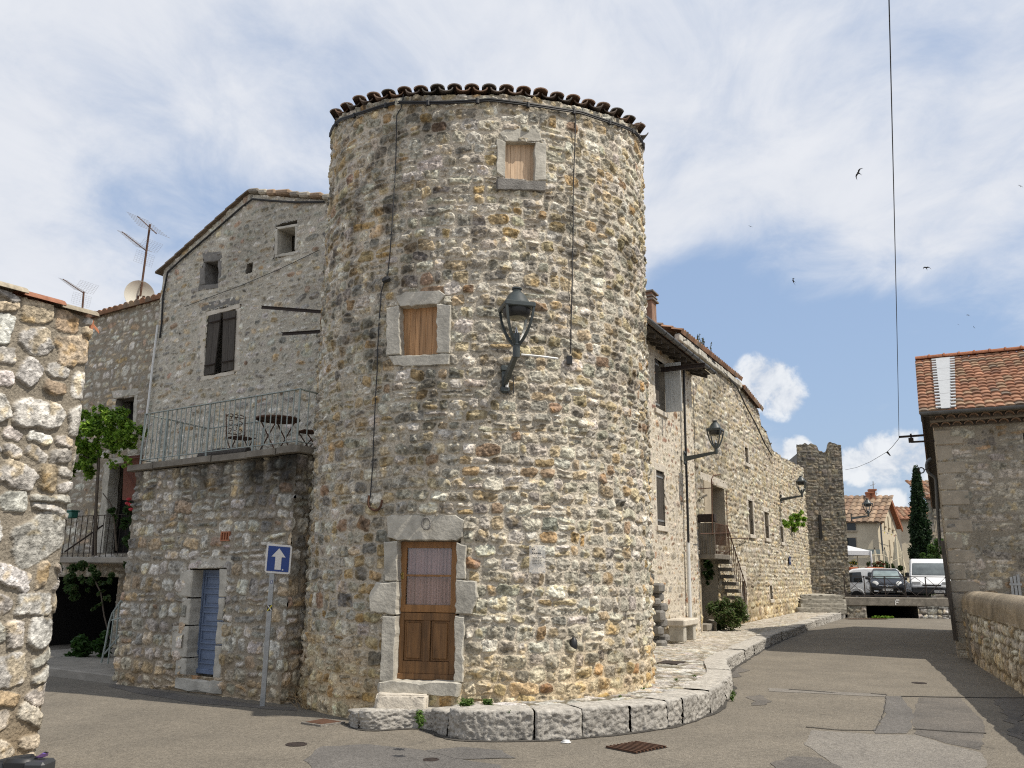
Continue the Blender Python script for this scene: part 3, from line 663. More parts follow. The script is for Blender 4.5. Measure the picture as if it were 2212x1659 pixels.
fr = MB(); pb(fr, pd, a0-.03, la, b0, b1+.03, -.03, .05, .006); pb(fr, pd, la, ra+.03, b1-.012, b1+.03, -.03, .05, .006); fr.build('door_frame', M['old_concrete'], TW)
lo = MB(); st_ = .085
pb(lo, pd, la, la+st_, lv(.045), mid-.004, 0, .045, .004); pb(lo, pd, ra-st_, ra, lv(.045), mid-.004, 0, .045, .004)
pb(lo, pd, la+st_, ra-st_, mid-.10, mid-.004, 0, .044, .004); pb(lo, pd, la+st_, ra-st_, lv(.045), lv(.13), 0, .044, .004)
mc_ = (la+ra)/2; pb(lo, pd, mc_-.05, mc_+.05, lv(.13), mid-.10, 0, .043, .004); pb(lo, pd, la, ra, lv(0), lv(.045), -.01, .065, .012)
for q0, q1 in ((la+st_, mc_-.05), (mc_+.05, ra-st_)):
    pb(lo, pd, q0+.006, q1-.006, lv(.13)+.006, mid-.106, 0, .018); pb(lo, pd, q0+.03, q1-.03, lv(.13)+.03, mid-.13, .014, .033, .012)
DOOR = lo.build('door', M['oak_low'], TW)
up_ = MB(); pb(up_, pd, la, la+st_, mid+.004, b1-.012, 0, .045, .004); pb(up_, pd, ra-st_, ra, mid+.004, b1-.012, 0, .045, .004)
pb(up_, pd, la+st_, ra-st_, mid+.004, mid+.10, 0, .044, .004); pb(up_, pd, la+st_, ra-st_, b1-.10, b1-.012, 0, .044, .004); pb(up_, pd, la+st_, ra-st_, lv(.735), lv(.75), 0, .04, .003)
up_.build('glazed_frame', M['oak'], DOOR)
cu = MB(); n_ = 90; x0c, x1c = la+st_+.005, ra-st_-.005
vs = []
for k in range(n_+1):
    a = x0c+(x1c-x0c)*k/n_; o = -.012+.010*math.sin(k*.75+1.3*math.sin(k*.17)); vs += [pd.w(a, mid+.1, o), pd.w(a+.006*math.sin(k), b1-.1, o)]
cu.add(vs, [(2*k, 2*k+2, 2*k+3, 2*k+1) for k in range(n_)]); cu.build('curtain', M['curtain'], DOOR, smooth=True)
PANE = bpy.data.materials.new('door_glass'); PANE.use_nodes = True; nt_ = PANE.node_tree; nt_.nodes.remove(nt_.nodes['Principled BSDF'])
t_ = nt_.nodes.new('ShaderNodeBsdfTransparent'); g_ = nt_.nodes.new('ShaderNodeBsdfGlossy'); g_.inputs['Roughness'].default_value = .03; x_ = nt_.nodes.new('ShaderNodeMixShader'); x_.inputs[0].default_value = .06
nt_.links.new(t_.outputs[0], x_.inputs[1]); nt_.links.new(g_.outputs[0], x_.inputs[2]); nt_.links.new(x_.outputs[0], nt_.nodes['Material Output'].inputs[0])
gl = MB(); pb(gl, pd, la+st_, ra-st_, mid+.1, b1-.1, .012, .016); gl.build('pane', PANE, DOOR)
lk = MB(); pb(lk, pd, la+.018, la+.055, lv(.715), lv(.765), .045, .055, .004); lk.lathe([(.012, 0), (.012, .04), (.005, .042)], pd.w(la+.036, lv(.75), .055), 8, (pd.r, pd.z, pd.n)); lk.build('door_lock', mat('brass', (.45, .32, .10), .35, .1, metal=.8), DOOR)
# windows boarded with pine
def boarded(pl, rect, depth, m, n):
    a0, a1, b0, b1 = pl.rect(*rect, -depth); mb = MB(); g = np.random.default_rng(n)
    e = np.sort(np.concatenate([[a0-.04, a1+.04], a0+(a1-a0)*(np.arange(1, n)+g.uniform(-.15, .15, n-1))/n]))
    for k in range(n): pl.box(mb, e[k]+.0015, e[k+1]-.0015, b0-.03, b1+.03, -depth-.03, -depth+g.uniform(-.003, .003), .003)
    return mb.build('plank_shutter', m, TW)
surround(pM, [[(853, 640), (875, 630), (948, 627), (962, 636), (945, 657), (863, 661), (857, 650)], [(835, 665), (861, 660), (864, 764), (834, 768)], [(943, 656), (973, 658), (970, 762), (943, 762)], [(838, 769), (972, 764), (968, 786), (880, 791), (850, 788)]], TW, M['dressed'])
boarded(pM, (863, 661, 943, 763), .13, M['pine'], 7)
surround(pT, [[(1079, 287), (1100, 275), (1165, 278), (1171, 303), (1158, 305), (1092, 305)], [(1074, 298), (1092, 306), (1092, 384), (1073, 372)], [(1157, 305), (1181, 310), (1180, 388), (1155, 391)]], TW, M['dressed'])
surround(pT, [[(1074, 386), (1180, 391), (1178, 411), (1074, 408)]], TW, M['dressed_dark'], .06, -.34, 'window_sill')
boarded(pT, (1092, 305, 1156, 390), .10, M['pine_pale'], 6)
# roof: one slope of canal tiles rising away from the street
def tower_roof():
    mb = MB(); g = np.random.default_rng(5); Ro = float(RT(9))+.045; sl = .80/RU; pitch = .262; n = int(Ro/pitch)
    def zat(x, y): return 8.95+.80-sl*y*RU/RU-.05*x/RU     # y towards the street
    def strip(x0, cover, lift):
        if abs(x0) > Ro-.02: return
        k_ = 9; ye = math.sqrt(Ro*Ro-x0*x0)+g.uniform(-.02, .03); L = min(2.6, 2*ye-.2); vs = []; rowl = .42
        for j in range(6):
            y = ye-L*j/5.; z = zat(x0, y)+.05+lift-.02*j*0+(0 if j else g.uniform(-.008, .012)); wd = .112
            for thick in (0, .018):
                for q in range(k_):
                    w = math.pi*q/(k_-1); x = x0+math.cos(w)*(wd-thick); vs.append(C0+rv*x+fv*y+A3(0, 0, z+math.sin(w)*(.072-thick)*(1 if cover else -1)))
        fs = []
        for j in range(5):
            for q in range(k_-1):
                b = j*2*k_+q; c = (j+1)*2*k_+q; fs += [(b, b+1, c+1, c), (b+k_, c+k_, c+k_+1, b+k_+1)]
        fs += [(q, q+k_, q+k_+1, q+1) for q in range(k_-1)]
        mb.cur = tuple(np.array([(.20, .14, .105), (.15, .12, .10), (.22, .14, .095), (.13, .115, .10)][g.integers(4)])*g.uniform(.8, 1.2)); mb.add(vs, fs)
    for k in range(-n, n+1): strip(k*pitch, True, .06); strip((k+.5)*pitch, False, .06)
    o = mb.build('roof', M['tile'], TW, smooth=True, usecol=True)
    cn = MB(); vs = []; m = 48
    for k in range(m): th = 2*math.pi*k/m; x, y = (Ro-.1)*math.sin(th), (Ro-.1)*math.cos(th); vs.append(C0+rv*x+fv*y+A3(0, 0, zat(x, y)+.01))
    cn.prism(vs, (0, 0, -.05)); cn.build('roof_deck', M['old_concrete'], o)
tower_roof()
# steps in front of the door
def rock(name, parent, pts, z0, z1, m, seed=1, amp=.02, taper=.03):
    """a rough block over a ground polygon (world xy)"""
    bm = bmesh.new(); P = [np.array(p[:2]) for p in pts]; cen = sum(P)/len(P)
    lo = [bm.verts.new((p[0], p[1], z0)) for p in P]; hi = [bm.verts.new((*(p+(cen-p)*taper), z1)) for p in P]; n = len(P)
    bm.faces.new(lo[::-1]); bm.faces.new(hi)
    for k in range(n): bm.faces.new((lo[k], lo[(k+1) % n], hi[(k+1) % n], hi[k]))
    bmesh.ops.bevel(bm, geom=bm.edges[:], offset=.018, segments=2, affect='EDGES')
    bmesh.ops.triangulate(bm, faces=bm.faces[:])
    for _ in range(4):
        E = [e for e in bm.edges if e.calc_length() > .06]
        if not E: break
        bmesh.ops.subdivide_edges(bm, edges=E, cuts=1); bmesh.ops.triangulate(bm, faces=bm.faces[:])
    bm.normal_update()
    cs = np.array([v.co for v in bm.verts])
    n1 = fbm(cs[:, 0]*7+cs[:, 2]*5, cs[:, 1]*7+cs[:, 2]*6, seed, 4, .6)-.5
    for v, k in zip(bm.verts, n1): v.co += v.normal*float(k)*amp*2
    off = base_of(parent) if parent is not None else np.zeros(3)
    for v in bm.verts: v.co -= Vector(off)
    me = bpy.data.meshes.new(name); bm.to_mesh(me); bm.free(); me.polygons.foreach_set('use_smooth', np.full(len(me.polygons), True)); return link(name, me, m, parent)
q = [on_z(808, 1531, .22), on_z(922, 1532, .22), on_z(948, 1512, .22), on_z(930, 1498, .22), on_z(838, 1496, .22)]
o = rock('stone_step', None, q, .17, .385, M['dressed_light'], 3); tag(o, 'loose pale stone block used as doorstep below the oak tower door', 'step')
q = [on_z(838, 1509, .25), on_z(985, 1512, .25), on_z(995, 1500, .25), on_z(845, 1492, .25)]
o = rock('stone_plinth', TW, q, .15, .36, M['dressed'], 5)
# ---- cables, hook, plaque
def cable(name, label, pts, r=.012, m='black', off=.05, cat='cable', pl=None, sub=1):
    P = [cyl(x, y, off)[0] if pl is None else pl.px(x, y, off) for x, y in pts]; mb = MB(); Q = resample(P, .25) if sub else P
    g = np.random.default_rng(len(label)); Q = np.array(Q)+g.normal(0, .004, (len(Q), 3)); mb.tube(Q, r, 5); o = mb.build(name, M[m], smooth=True); return tag(o, label, cat)
ev_ = MB(); pth = []
for k in range(-52, 53):
    th = k/52*1.55; pth.append(tpt(th, ttop(th*RU)-.10-.04*abs(math.sin(th*6)), .06))
pth = [pth[0]+A3(0, 0, -.35)-fv*.1]+pth+[pth[-1]+A3(0, 0, -.35)-fv*.1]
ev_.tube(pth, .018, 6)
ev_.tube([p+A3(0, 0, -.03) for p in pth[2:-2]], .014, 5)
for k in range(6, 100, 9): ev_.tube([pth[k]+A3(0, 0, -.06), pth[k]+A3(0, 0, .02)], .03, 6)
tag(ev_.build('eave_cable', M['black'], smooth=True), 'thick black cable clipped round the tower just under its tiled eave', 'cable')
cable('wall_cable', 'thin dark cable running down the tower left of the two boarded windows', [(872, 205), (866, 235), (858, 250), (856, 300), (852, 400), (846, 500), (838, 590), (834, 604), (824, 630), (818, 720), (812, 850), (806, 1000), (800, 1075)], .009)
mbj = MB(); mbj.tube([cyl(842, 600, .05)[0], cyl(838, 602, .06)[0], cyl(828, 607, .06)[0]], [.03, .05, .04], 7); tag(mbj.build('cable_joint', M['blackpl']), 'small black cable joint on the thin cable above the middle tower window', 'cable joint')
cable('wall_cable', 'thin black cable hanging from the eave to the junction beside the big tower lamp', [(1241, 236), (1243, 260), (1241, 330), (1238, 450), (1236, 600), (1234, 700), (1233, 765)], .009)
hk = MB(); hp = [cyl(x, y, .06)[0] for x, y in ((797, 1070), (796, 1090), (803, 1100), (815, 1102), (823, 1092), (825, 1080))]; hk.tube(resample(hp, .04), .018, 6); tag(hk.build('iron_hook', M['rust'], smooth=True), 'curved rusty iron hook at the lower end of the tower cable', 'hook')
mb = MB(); P0, _ = cyl(1126, 766, .06); P1, _ = cyl(1205, 775, .06); mb.tube([P0, (P0+P1)/2+fv*.02, P1], .016, 6); tag(mb.build('conduit', M['pvc']), 'short white conduit between the tower lamp bracket and the cable junction', 'conduit')
mb = MB(); Pj, tj = cyl(1230, 778, .06); mb.box(Pj, (.08, .07, .12)); tag(mb.build('junction_box', M['blackpl']), 'black junction box at the end of the white conduit on the tower', 'junction box')
mb = MB(); mb.tube([cyl(1109, 812, .06)[0], cyl(1109, 850, .06)[0]], .008, 5); mb.tube([cyl(1109, 848, .06)[0], cyl(1100, 852, .07)[0], cyl(1095, 836, .08)[0]], .008, 5); cap = mb.build('lamp_fuse_lead', M['black'], smooth=True)
tag(cap, 'black lead with white fuse capsule dangling below the big tower lamp', 'fuse lead'); mb = MB(); mb.tube([cyl(1095, 837, .08)[0], cyl(1095, 815, .08)[0]], [.022, .026], 8); mb.build('capsule', M['white'], cap, smooth=True)
# plaque: clear acrylic on four studs with worn lettering
pP, thP = tplane(1161, 1208, .07); PQ = thing('info_plaque', 'clear acrylic plaque with worn dark lettering fixed to the tower right of the door', 'plaque', tuple(pP.px(1161, 1240)))
a0, a1, b0, b1 = pP.rect(1143, 1177, 1178, 1239); mb = MB(); pP.box(mb, a0, a1, b0, b1, 0, .008, .002); mb.build('panel', M['clear'], PQ)
for x in (a0+.02, a1-.02):
    for y in (b0+.02, b1-.02): s_ = MB(); s_.lathe([(.009, -.05), (.009, .012), (.004, .014)], pP.w(x, y), 8, (pP.r, pP.z, pP.n)); s_.build('stud', M['galv'], PQ)
g = np.random.default_rng(9); mb = MB(); hh = b1-b0
for f, s0, s1, t in ((.84, .16, .34, .014), (.71, .16, .72, .016), (.56, .2, .78, .006), (.51, .22, .74, .006), (.46, .2, .8, .006), (.41, .2, .7, .006), (.36, .2, .76, .006)):
    x = a0+(a1-a0)*s0
    while x < a0+(a1-a0)*s1: w = g.uniform(.008, .03)*(1 if t < .01 else .8); pP.box(mb, x, x+w, b0+hh*f-t/2, b0+hh*f+t/2, .0085, .0095); x += w+.007
mb.build('lettering', M['bumper'], PQ)
for th_, z_, lab in ((.02, 2.05, ''),): pass
mb = MB(); Pk, _ = cyl(1239, 1392, .03); mb.lathe([(.001, -.1), (.04, -.08), (.055, -.02), (.045, .06), (.001, .1)], Pk, 10, (rv, fv, A3(0, 0, 1))); tag(mb.build('tar_patch', M['blackpl'], smooth=True), 'shiny black lump set among the pale stones low on the sunlit side of tower', 'stone')
# carved rosette in the door lintel
mb = MB(); rp = [pD.px(921+9*math.cos(t), 1131+13*math.sin(t), .055) for t in np.linspace(0, 2*math.pi, 16)]; mb.tube(rp, .014, 6); mb.build('carved_rosette', M['dressed_dark'], TW)
def niche(pl, h, depth, parent, m='dark', ms='concrete', front=.0):
    a0, a1, b0, b1 = h; t = .04; mb = MB()
    pl.box(mb, a0-t, a0, b0-t, b1+t, -depth, front); pl.box(mb, a1, a1+t, b0-t, b1+t, -depth, front); pl.box(mb, a0, a1, b1, b1+t, -depth, front); pl.box(mb, a0, a1, b0-t, b0, -depth, front)
    mb.build('reveal', M[ms], parent); mb = MB(); pl.box(mb, a0-t, a1+t, b0-t, b1+t, -depth-.04, -depth); mb.build('window_void', M[m], parent)
# ================================================================== LEFT: ANNEX WITH TERRACE
AX = thing('terrace_annex', 'low rubble stone annex with narrow blue door and roof terrace behind a grey railing', 'annex', tuple(AN.o))
UA = 3.96
stA = Stones(-3, 8, -.4, 5, .25, .205, 31, PAL['grey'], split=.25, pw=(3, 7), gap=.06, wvar=.3, hvar=.18, fac=.6)
hD = AN.rect(413, 1226, 474, 1463); hV = AN.rect(481, 1151, 496, 1166)
def aweather(u, v, ms):
    drip = sst(.40, .72, fbm(u*2.2, v*.25, 71, 4, .6))*sst(2.4, 3.6, v); low = sst(.5, .1, v)*.2
    return 1-.72*drip-.18*sst(.5, .7, fbm(u*.9, v*.7, 72, 4))
def lowt(u, v): f = (sst(.9, .1, v+.5*(fbm(u*1.5, v*1.5, 73, 3)-.5))*.6)[:, None]; return 1-f*(1-np.array([1.05, .88, .66]))[None, :]
wallgrid('wall', AX, AN, 0, UA, -.06, lambda u: 3.62+.02*u, .016, stA, .055, (.33, .29, .23), holes=[hD, hV], weather=aweather, tint=lowt, edge=.24)
RE = PL(AN.w(UA, 0), -nA, dA)
wallgrid('return_wall', AX, RE, -.05, 1.6, -.06, 3.7, .022, stA, .05, (.29, .25, .195), weather=aweather, tint=lowt)
LE = PL(AN.w(0, 0), -nA, -dA)
wallgrid('return_wall', AX, LE, 0, 2.0, -.06, 3.62, .05, stA, .05, (.27, .235, .19), weather=aweather, tint=lowt)
# door surround and door
def ssur(pl, polys, parent, m, f=.02, b=-.3, name='stone_surround', ch=.015):
    mb = MB()
    for P in polys: mb.prism([pl.px(*p, f) for p in ragged(P, .7)], pl.n*(b-f), ch)
    return mb.build(name, m, parent)
ssur(AN, [[(408, 1204), (500, 1200), (505, 1226), (410, 1229)], [(388, 1232), (416, 1231), (411, 1290), (385, 1288)], [(394, 1292), (411, 1293), (406, 1350), (386, 1349)], [(372, 1352), (406, 1353), (402, 1420), (368, 1417)], [(380, 1421), (402, 1423), (400, 1462), (376, 1459)],
          [(473, 1229), (492, 1229), (489, 1290), (471, 1290)], [(471, 1292), (484, 1292), (480, 1340), (468, 1340)], [(468, 1343), (500, 1344), (496, 1392), (464, 1392)], [(464, 1395), (478, 1396), (474, 1466), (459, 1466)]], AX, M['dressed'])
ssur(AN, [[(376, 1464), (476, 1472), (474, 1500), (400, 1494), (374, 1486)]], AX, M['dressed'], .05, -.3, 'threshold', .03)
mb = MB(); a0, a1, b0, b1 = hD; AN.box(mb, a0-.05, a1+.05, b0-.05, b1+.05, -.34, -.30); mb.build('door_recess', M['old_concrete'], AX)
a0, a1, b0, b1 = AN.rect(432, 1231, 473, 1459, -.2); a0 = hD[0]+.05; a1 = hD[1]+.02
BD = MB(); AN.box(BD, a0, a1, b0, b1, -.27, -.22, .005)
rows = [.03, .075, .265, .44, .615, .80, .965]
for k in range(1, 6):
    y0 = b0+(b1-b0)*rows[k]+.03; y1 = b0+(b1-b0)*rows[k+1]-.03
    for q0, q1, z0, z1 in ((a0+.09, a1-.09, y0, y0+.03), (a0+.09, a1-.09, y1-.03, y1), (a0+.09, a0+.115, y0+.03, y1-.03), (a1-.115, a1-.09, y0+.03, y1-.03)): AN.box(BD, q0, q1, z0, z1, -.22, -.198, .004)
    AN.box(BD, a0+.16, a1-.16, y0+.07, y1-.07, -.22, -.205, .006)
AN.box(BD, a0-.0, a1, b0, b0+(b1-b0)*.045, -.22, -.19, .008); AN.box(BD, a0, a1, b1-.05, b1, -.22, -.20, .004)
AN.box(BD, a0, a0+.05, b0+(b1-b0)*.045, b1-.05, -.22, -.20, .004); AN.box(BD, a1-.05, a1, b0+(b1-b0)*.045, b1-.05, -.22, -.20, .004)
BD.build('blue_door', M['blue'], AX)
mb = MB(); a0, a1, b0, b1 = hV
for k in range(4): x = a0+(a1-a0)*k/3.; AN.box(mb, x-.012, x+.012, b0, b1, -.08, .03)
AN.box(mb, a0-.012, a1+.012, b1, b1+.02, -.08, .03); AN.box(mb, a0-.012, a1+.012, b0-.02, b0, -.08, .03); AN.box(mb, a0, a1, b0, b1, -.14, -.10); mb.build('vent_brick', M['terra'], AX)
# slab
zs = 3.60
sl = MB(); g = np.random.default_rng(2)
cuts = [-.16, .55, 1.35, 2.05, 2.9, 3.55, UA+.10]
for k in range(6):
    t = 3.625+.02*(cuts[k]+.4)+g.uniform(-.006, .006); fo = .13+g.uniform(-.01, .02)
    sl.prism([AN.w(cuts[k]+.006, t, fo), AN.w(cuts[k+1]-.006, t+.014, fo), AN.w(cuts[k+1]-.006, t+.014+.11, fo), AN.w(cuts[k]+.006, t+.11, fo)], nA*-.5, .025)
RE2 = RE.off(.10)
sl.prism([RE.w(-.13, 3.72, .10), RE.w(.45, 3.72, .10), RE.w(.45, 3.83, .10), RE.w(-.13, 3.83, .10)], dA*-.4, .025)
sl.build('coping_slab', M['old_concrete'], AX)
fl = MB(); fl.prism([AN.w(-.1, 3.70, -.2), AN.w(UA, 3.74, -.2), AN.w(UA, 3.74, -2.1), AN.w(-.1, 3.70, -2.1)], (0, 0, -.15)); fl.build('terrace_floor', M['old_concrete'], AX)
# railing
RL = thing('terrace_railing', 'grey green painted steel railing round the annex terrace', 'railing', tuple(AN.w(0, 3.7)))
def zf(u): return 3.735+.02*u
def railrun(P0, P1, n, h=.93, lowgap=.09, r=.009, first=0):
    P0 = np.array(P0); P1 = np.array(P1); d = P1-P0; L = np.linalg.norm(d); a = d/L; c_ = np.cross(a, [0, 0, 1]); c_ /= np.linalg.norm(c_); upv = np.cross(c_, a)
    mb = MB(); mb.box((P0+P1)/2+A3(0, 0, h), (L+.03, .045, .014), (a, c_, upv)); mb.build('top_rail', M['rail'], RL)
    mb = MB(); mb.box((P0+P1)/2+A3(0, 0, lowgap), (L, .035, .012), (a, c_, upv)); mb.build('bottom_rail', M['rail'], RL)
    for k in range(first, n+1):
        p = P0+d*k/n; mb = MB()
        if k in (0, n) or k % 9 == 5: mb.box(p+A3(0, 0, h/2-.03), (.028, .028, h+.06))
        else: mb.tube([p+A3(0, 0, lowgap), p+A3(0, 0, h)], r, 6)
        mb.build('post' if (k in (0, n) or k % 9 == 5) else 'baluster', M['rail'], RL)
railrun(AN.w(.13, zf(0), .05), AN.w(UA-.02, zf(UA), .05), 31)
railrun(AN.w(UA-.02, zf(UA)-.003, .025), AN.w(UA-.02, zf(UA)-.003, -.52), 3, first=1)
pr = on_z(450, 924, 4.68); wr = pr-AN.o; ur = float(wr@dA); orr = float(wr@nA)
railrun(AN.w(.13, zf(0)-.003, .02), AN.w(ur, zf(ur)-.003, orr), 9, first=1)
railrun(AN.w(ur+.02, zf(ur), orr), AN.w(ur+1.55, zf(ur+1.5), orr), 9, first=1)
# terrace furniture: rusty wrought iron
def iron_chair(label):
    t = thing('garden_chair', label, 'chair', (0, 0, 0), 'iron garden chairs on the terrace')
    mb = MB()
    for k in range(9): mb.box((-.18+k*.045, 0, .45), (.03, .38, .012))
    mb.tube([(.2*math.cos(a), .2*math.sin(a), .45) for a in np.linspace(0, 2*math.pi, 17)], .01, 5); mb.build('seat', M['rust'], t)
    for sx in (-1, 1):
        mb = MB(); mb.tube([(sx*.19, -.2, 0), (sx*.18, .17, .45), (sx*.19, .24, .9)], .011, 5); mb.build('leg', M['rust'], t)
        mb = MB(); mb.tube([(sx*.16, .2, 0), (sx*.16, -.16, .45)], .011, 5); mb.build('leg', M['rust'], t)
    mb = MB()
    for x0 in (-.1, 0, .1): mb.tube([(x0+.09*math.cos(a), .23, .82+.09*math.sin(a)) for a in np.linspace(0, math.pi, 9)], .008, 5)
    for x0, z0, r in ((-.09, .74, .06), (.09, .74, .06), (0, .66, .07), (-.1, .6, .05), (.1, .6, .05)): mb.tube([(x0+r*math.cos(a)*(1-a/12), .225, z0+r*math.sin(a)*(1-a/12)) for a in np.linspace(0, 7, 16)], .007, 5)
    mb.tube([(-.19, .235, .86), (.19, .235, .86)], .009, 5); mb.tube([(-.19, .2, .54), (.19, .2, .54)], .009, 5); mb.build('backrest', M['rust'], t); return t
ch0 = iron_chair('rusty iron garden chair nearest the tower, its scrolled back against the house wall')
angA = math.atan2(dA[1], dA[0])
ch1 = dup(ch0, tuple(AN.w(1.75, zf(1.8)-.0, -.75)), angA+1.35, 'rusty iron garden chair seen edge on at the left of the terrace table')
ch0.location = tuple(AN.w(3.25, zf(3.2)-.0, -.95)); ch0.rotation_euler = (0, 0, angA-.45)
tb = thing('garden_table', 'round rusty iron garden table between the two terrace chairs', 'table', tuple(AN.w(2.6, zf(2.5), -.8)))
mb = MB(); c = AN.w(2.6, zf(2.5), -.8)
for k in range(-7, 8):
    x = k*.048; l = 2*math.sqrt(max(.002, .36**2-x*x)); mb.box(c+dA*x+A3(0, 0, .72), (.036, l, .012), (dA, nA, A3(0, 0, 1)))
mb.tube([c+dA*.37*math.cos(a)+nA*.37*math.sin(a)+A3(0, 0, .715) for a in np.linspace(0, 2*math.pi, 25)], .018, 6); mb.build('table_top', M['rust'], tb)
for sx, sy in ((-1, -1), (1, -1), (1, 1), (-1, 1)): mb = MB(); mb.tube([c+dA*.28*sx+nA*.2*sy, c+dA*-.22*sx+nA*.2*sy+A3(0, 0, .7)], .012, 5); mb.build('leg', M['rust'], tb)
mb = MB(); mb.tube([AN.w(1.15, zf(1)+.12, -.42), AN.w(1.6, zf(1)+.14, -.42), AN.w(2.35, zf(2)+.12, -.42)], [.09, .11, .08], 9); o = mb.build('log', M['grey_wood'], smooth=True)
tag(o, 'dark weathered log lying along the terrace edge behind the railing', 'log')
# ================================================================== GABLE HOUSE
GH = thing('gable_house', 'tall stone house with sloping gable rising behind the terrace', 'house', tuple(HO.o))
pk = HO.ab(538, 420); lf = HO.ab(355, 583); rg = HO.ab(700, 433)
def gtop(u):
    return lf[1]+(pk[1]-lf[1])*(u-lf[0])/(pk[0]-lf[0]) if u < pk[0] else pk[1]+(rg[1]-pk[1])*(u-pk[0])/(rg[0]-pk[0])
stG = Stones(lf[0]-1, 5, -.3, 11.5, .24, .155, 41, PAL['grey'], split=.15, pw=(2.1, 3.6), gap=.055, rot=.2, wvar=.3, hvar=.17)
h1 = HO.rect(441, 560, 471, 616); h2 = HO.rect(598, 487, 638, 549); h3 = HO.rect(534, 570, 545, 589); h4 = HO.rect(452, 672, 509, 808)
h5 = HO.rect(619, 893, 627, 915)
wallgrid('wall', GH, HO, lf[0], 3.4, -.05, gtop, .021, stG, .045, (.48, .445, .37), holes=[h1, h2, h3, h4], mfill=.18, weather=lambda u, v, ms: 1-.25*sst(.45, .7, fbm(u*.8, v*.8, 77, 4))*sst(6, 9, v))
LG = PL(HO.w(lf[0], 0), -nA, -dA); wallgrid('side_wall', GH, LG, 0, 1.4, 0, lf[1], .06, stG, .04, (.34, .315, .265))
ssur(HO, [[(436, 546), (478, 543), (480, 556), (472, 563), (440, 567)], [(432, 569), (442, 567), (442, 614), (430, 617)], [(471, 563), (478, 562), (477, 610), (470, 612)], [(428, 617), (472, 612), (472, 622), (427, 629)]], GH, M['dressed_dark'], .02, -.4)
ssur(HO, [[(594, 491), (642, 483), (643, 489), (637, 489), (600, 495)], [(593, 494), (599, 494), (599, 550), (592, 551)], [(637, 488), (643, 488), (641, 538), (636, 541)], [(592, 551), (638, 542), (638, 550), (592, 557)]], GH, M['dressed'], .02, -.4)
ssur(HO, [[(433, 656), (520, 640), (518, 655), (434, 672)]], GH, M['dressed_dark'], .015, -.25, 'lintel')
ssur(HO, [[(444, 674), (517, 657), (516, 666), (447, 683)], [(430, 684), (446, 680), (440, 812), (432, 814)], [(509, 668), (520, 664), (518, 800), (503, 803)], [(432, 814), (505, 799), (504, 808), (431, 824)]], GH, M['dressed_light'], .02, -.25)
for h in (h1, h2, h3, h4):
    niche(HO, h, .55, GH, ms='old_concrete')
# half open plank shutters
for nm, x0, x1, tl, tr, bl, br in (('l', 0, 0, (452, 682), (477, 676), (440, 811), (462, 806)), ('r', 0, 0, (482, 675), (509, 670), (478, 803), (503, 798))):
    mb = MB()
    for k in range(2):
        f0, f1 = k/2+.01, (k+1)/2-.01
        P = [(tl[0]+(tr[0]-tl[0])*f0, tl[1]+(tr[1]-tl[1])*f0), (tl[0]+(tr[0]-tl[0])*f1, tl[1]+(tr[1]-tl[1])*f1), (bl[0]+(br[0]-bl[0])*f1, bl[1]+(br[1]-bl[1])*f1), (bl[0]+(br[0]-bl[0])*f0, bl[1]+(br[1]-bl[1])*f0)]
        mb.prism([HO.px(*p, .035+.02*k) for p in P], nA*-.03)
    s_ = mb.build('shutter', M['grey_wood'], GH)
    for f in (.12, .84):
        mb = MB(); p0 = (tl[0]+(bl[0]-tl[0])*f, tl[1]+(bl[1]-tl[1])*f); p1 = (tr[0]+(br[0]-tr[0])*f, tr[1]+(br[1]-tr[1])*f); mb.tube([HO.px(*p0, .07), HO.px(*p1, .075)], .02, 4); mb.build('strap_hinge', M['darkrust'], s_)
# roof: verge tiles on the left slope, rough coping on the right
rf = MB(); g = np.random.default_rng(8); n = 9
for k in range(n):
    f0, f1 = k/n, (k+1)/n+.02
    P0 = HO.w(lf[0]-.2+(pk[0]-lf[0]+.2)*f0, lf[1]-.1+(pk[1]-lf[1]+.1)*f0, .10); P1 = HO.w(lf[0]-.2+(pk[0]-lf[0]+.2)*f1, lf[1]-.1+(pk[1]-lf[1]+.1)*f1, .10)
    t = .035; rf.cur = tuple(np.array((.20, .155, .115))*g.uniform(.7, 1.15)); lift = A3(0, 0, .05*(1-0)); rf.prism([P0+A3(0, 0, .02), P1+A3(0, 0, -.0), P1+A3(0, 0, t), P0+A3(0, 0, t+.03)], nA*-.5, .008)
rf.cur = (.24, .19, .14)
rf.lathe([(.0, -.02), (.13, 0), (.12, .10), (.0, .15)], HO.w(pk[0], pk[1]+.02, -.1), 10)
x = pk[0]+.05
while x < 3.3:
    l = g.uniform(.2, .45); z = gtop(x); rf.cur = tuple(np.array([(.42, .38, .31), (.36, .26, .18), (.28, .25, .21)][g.integers(3)])*g.uniform(.8, 1.1))
    c = HO.w(x+l/2, z+.03, -.12); rf.box(c, (l*.96, .45, g.uniform(.09, .15)), (dA*.98+A3(0, 0, -.17), nA, A3(0, 0, 1)), .03); x += l
rf.build('roof', M['tile'], GH, usecol=True)
bk = MB(); q = [HO.w(lf[0]-.15, lf[1]+.03, -.3), HO.w(pk[0], pk[1]+.07, -.3), HO.w(3.4, gtop(3.4)+.05, -.3)]; q2 = [p-nA*7 for p in q]
bk.add(q+q2, [(0, 1, 4, 3), (1, 2, 5, 4)]); bk.build('roof_slope', M['old_concrete'], GH)
def pcab(pl, name, label, pts, r, off=.05, m='black', cat='cable'):
    mb = MB(); P = [pl.px(*p, off) for p in pts]; mb.tube(P, r, 6); return tag(mb.build(name, M[m], smooth=True), label, cat)
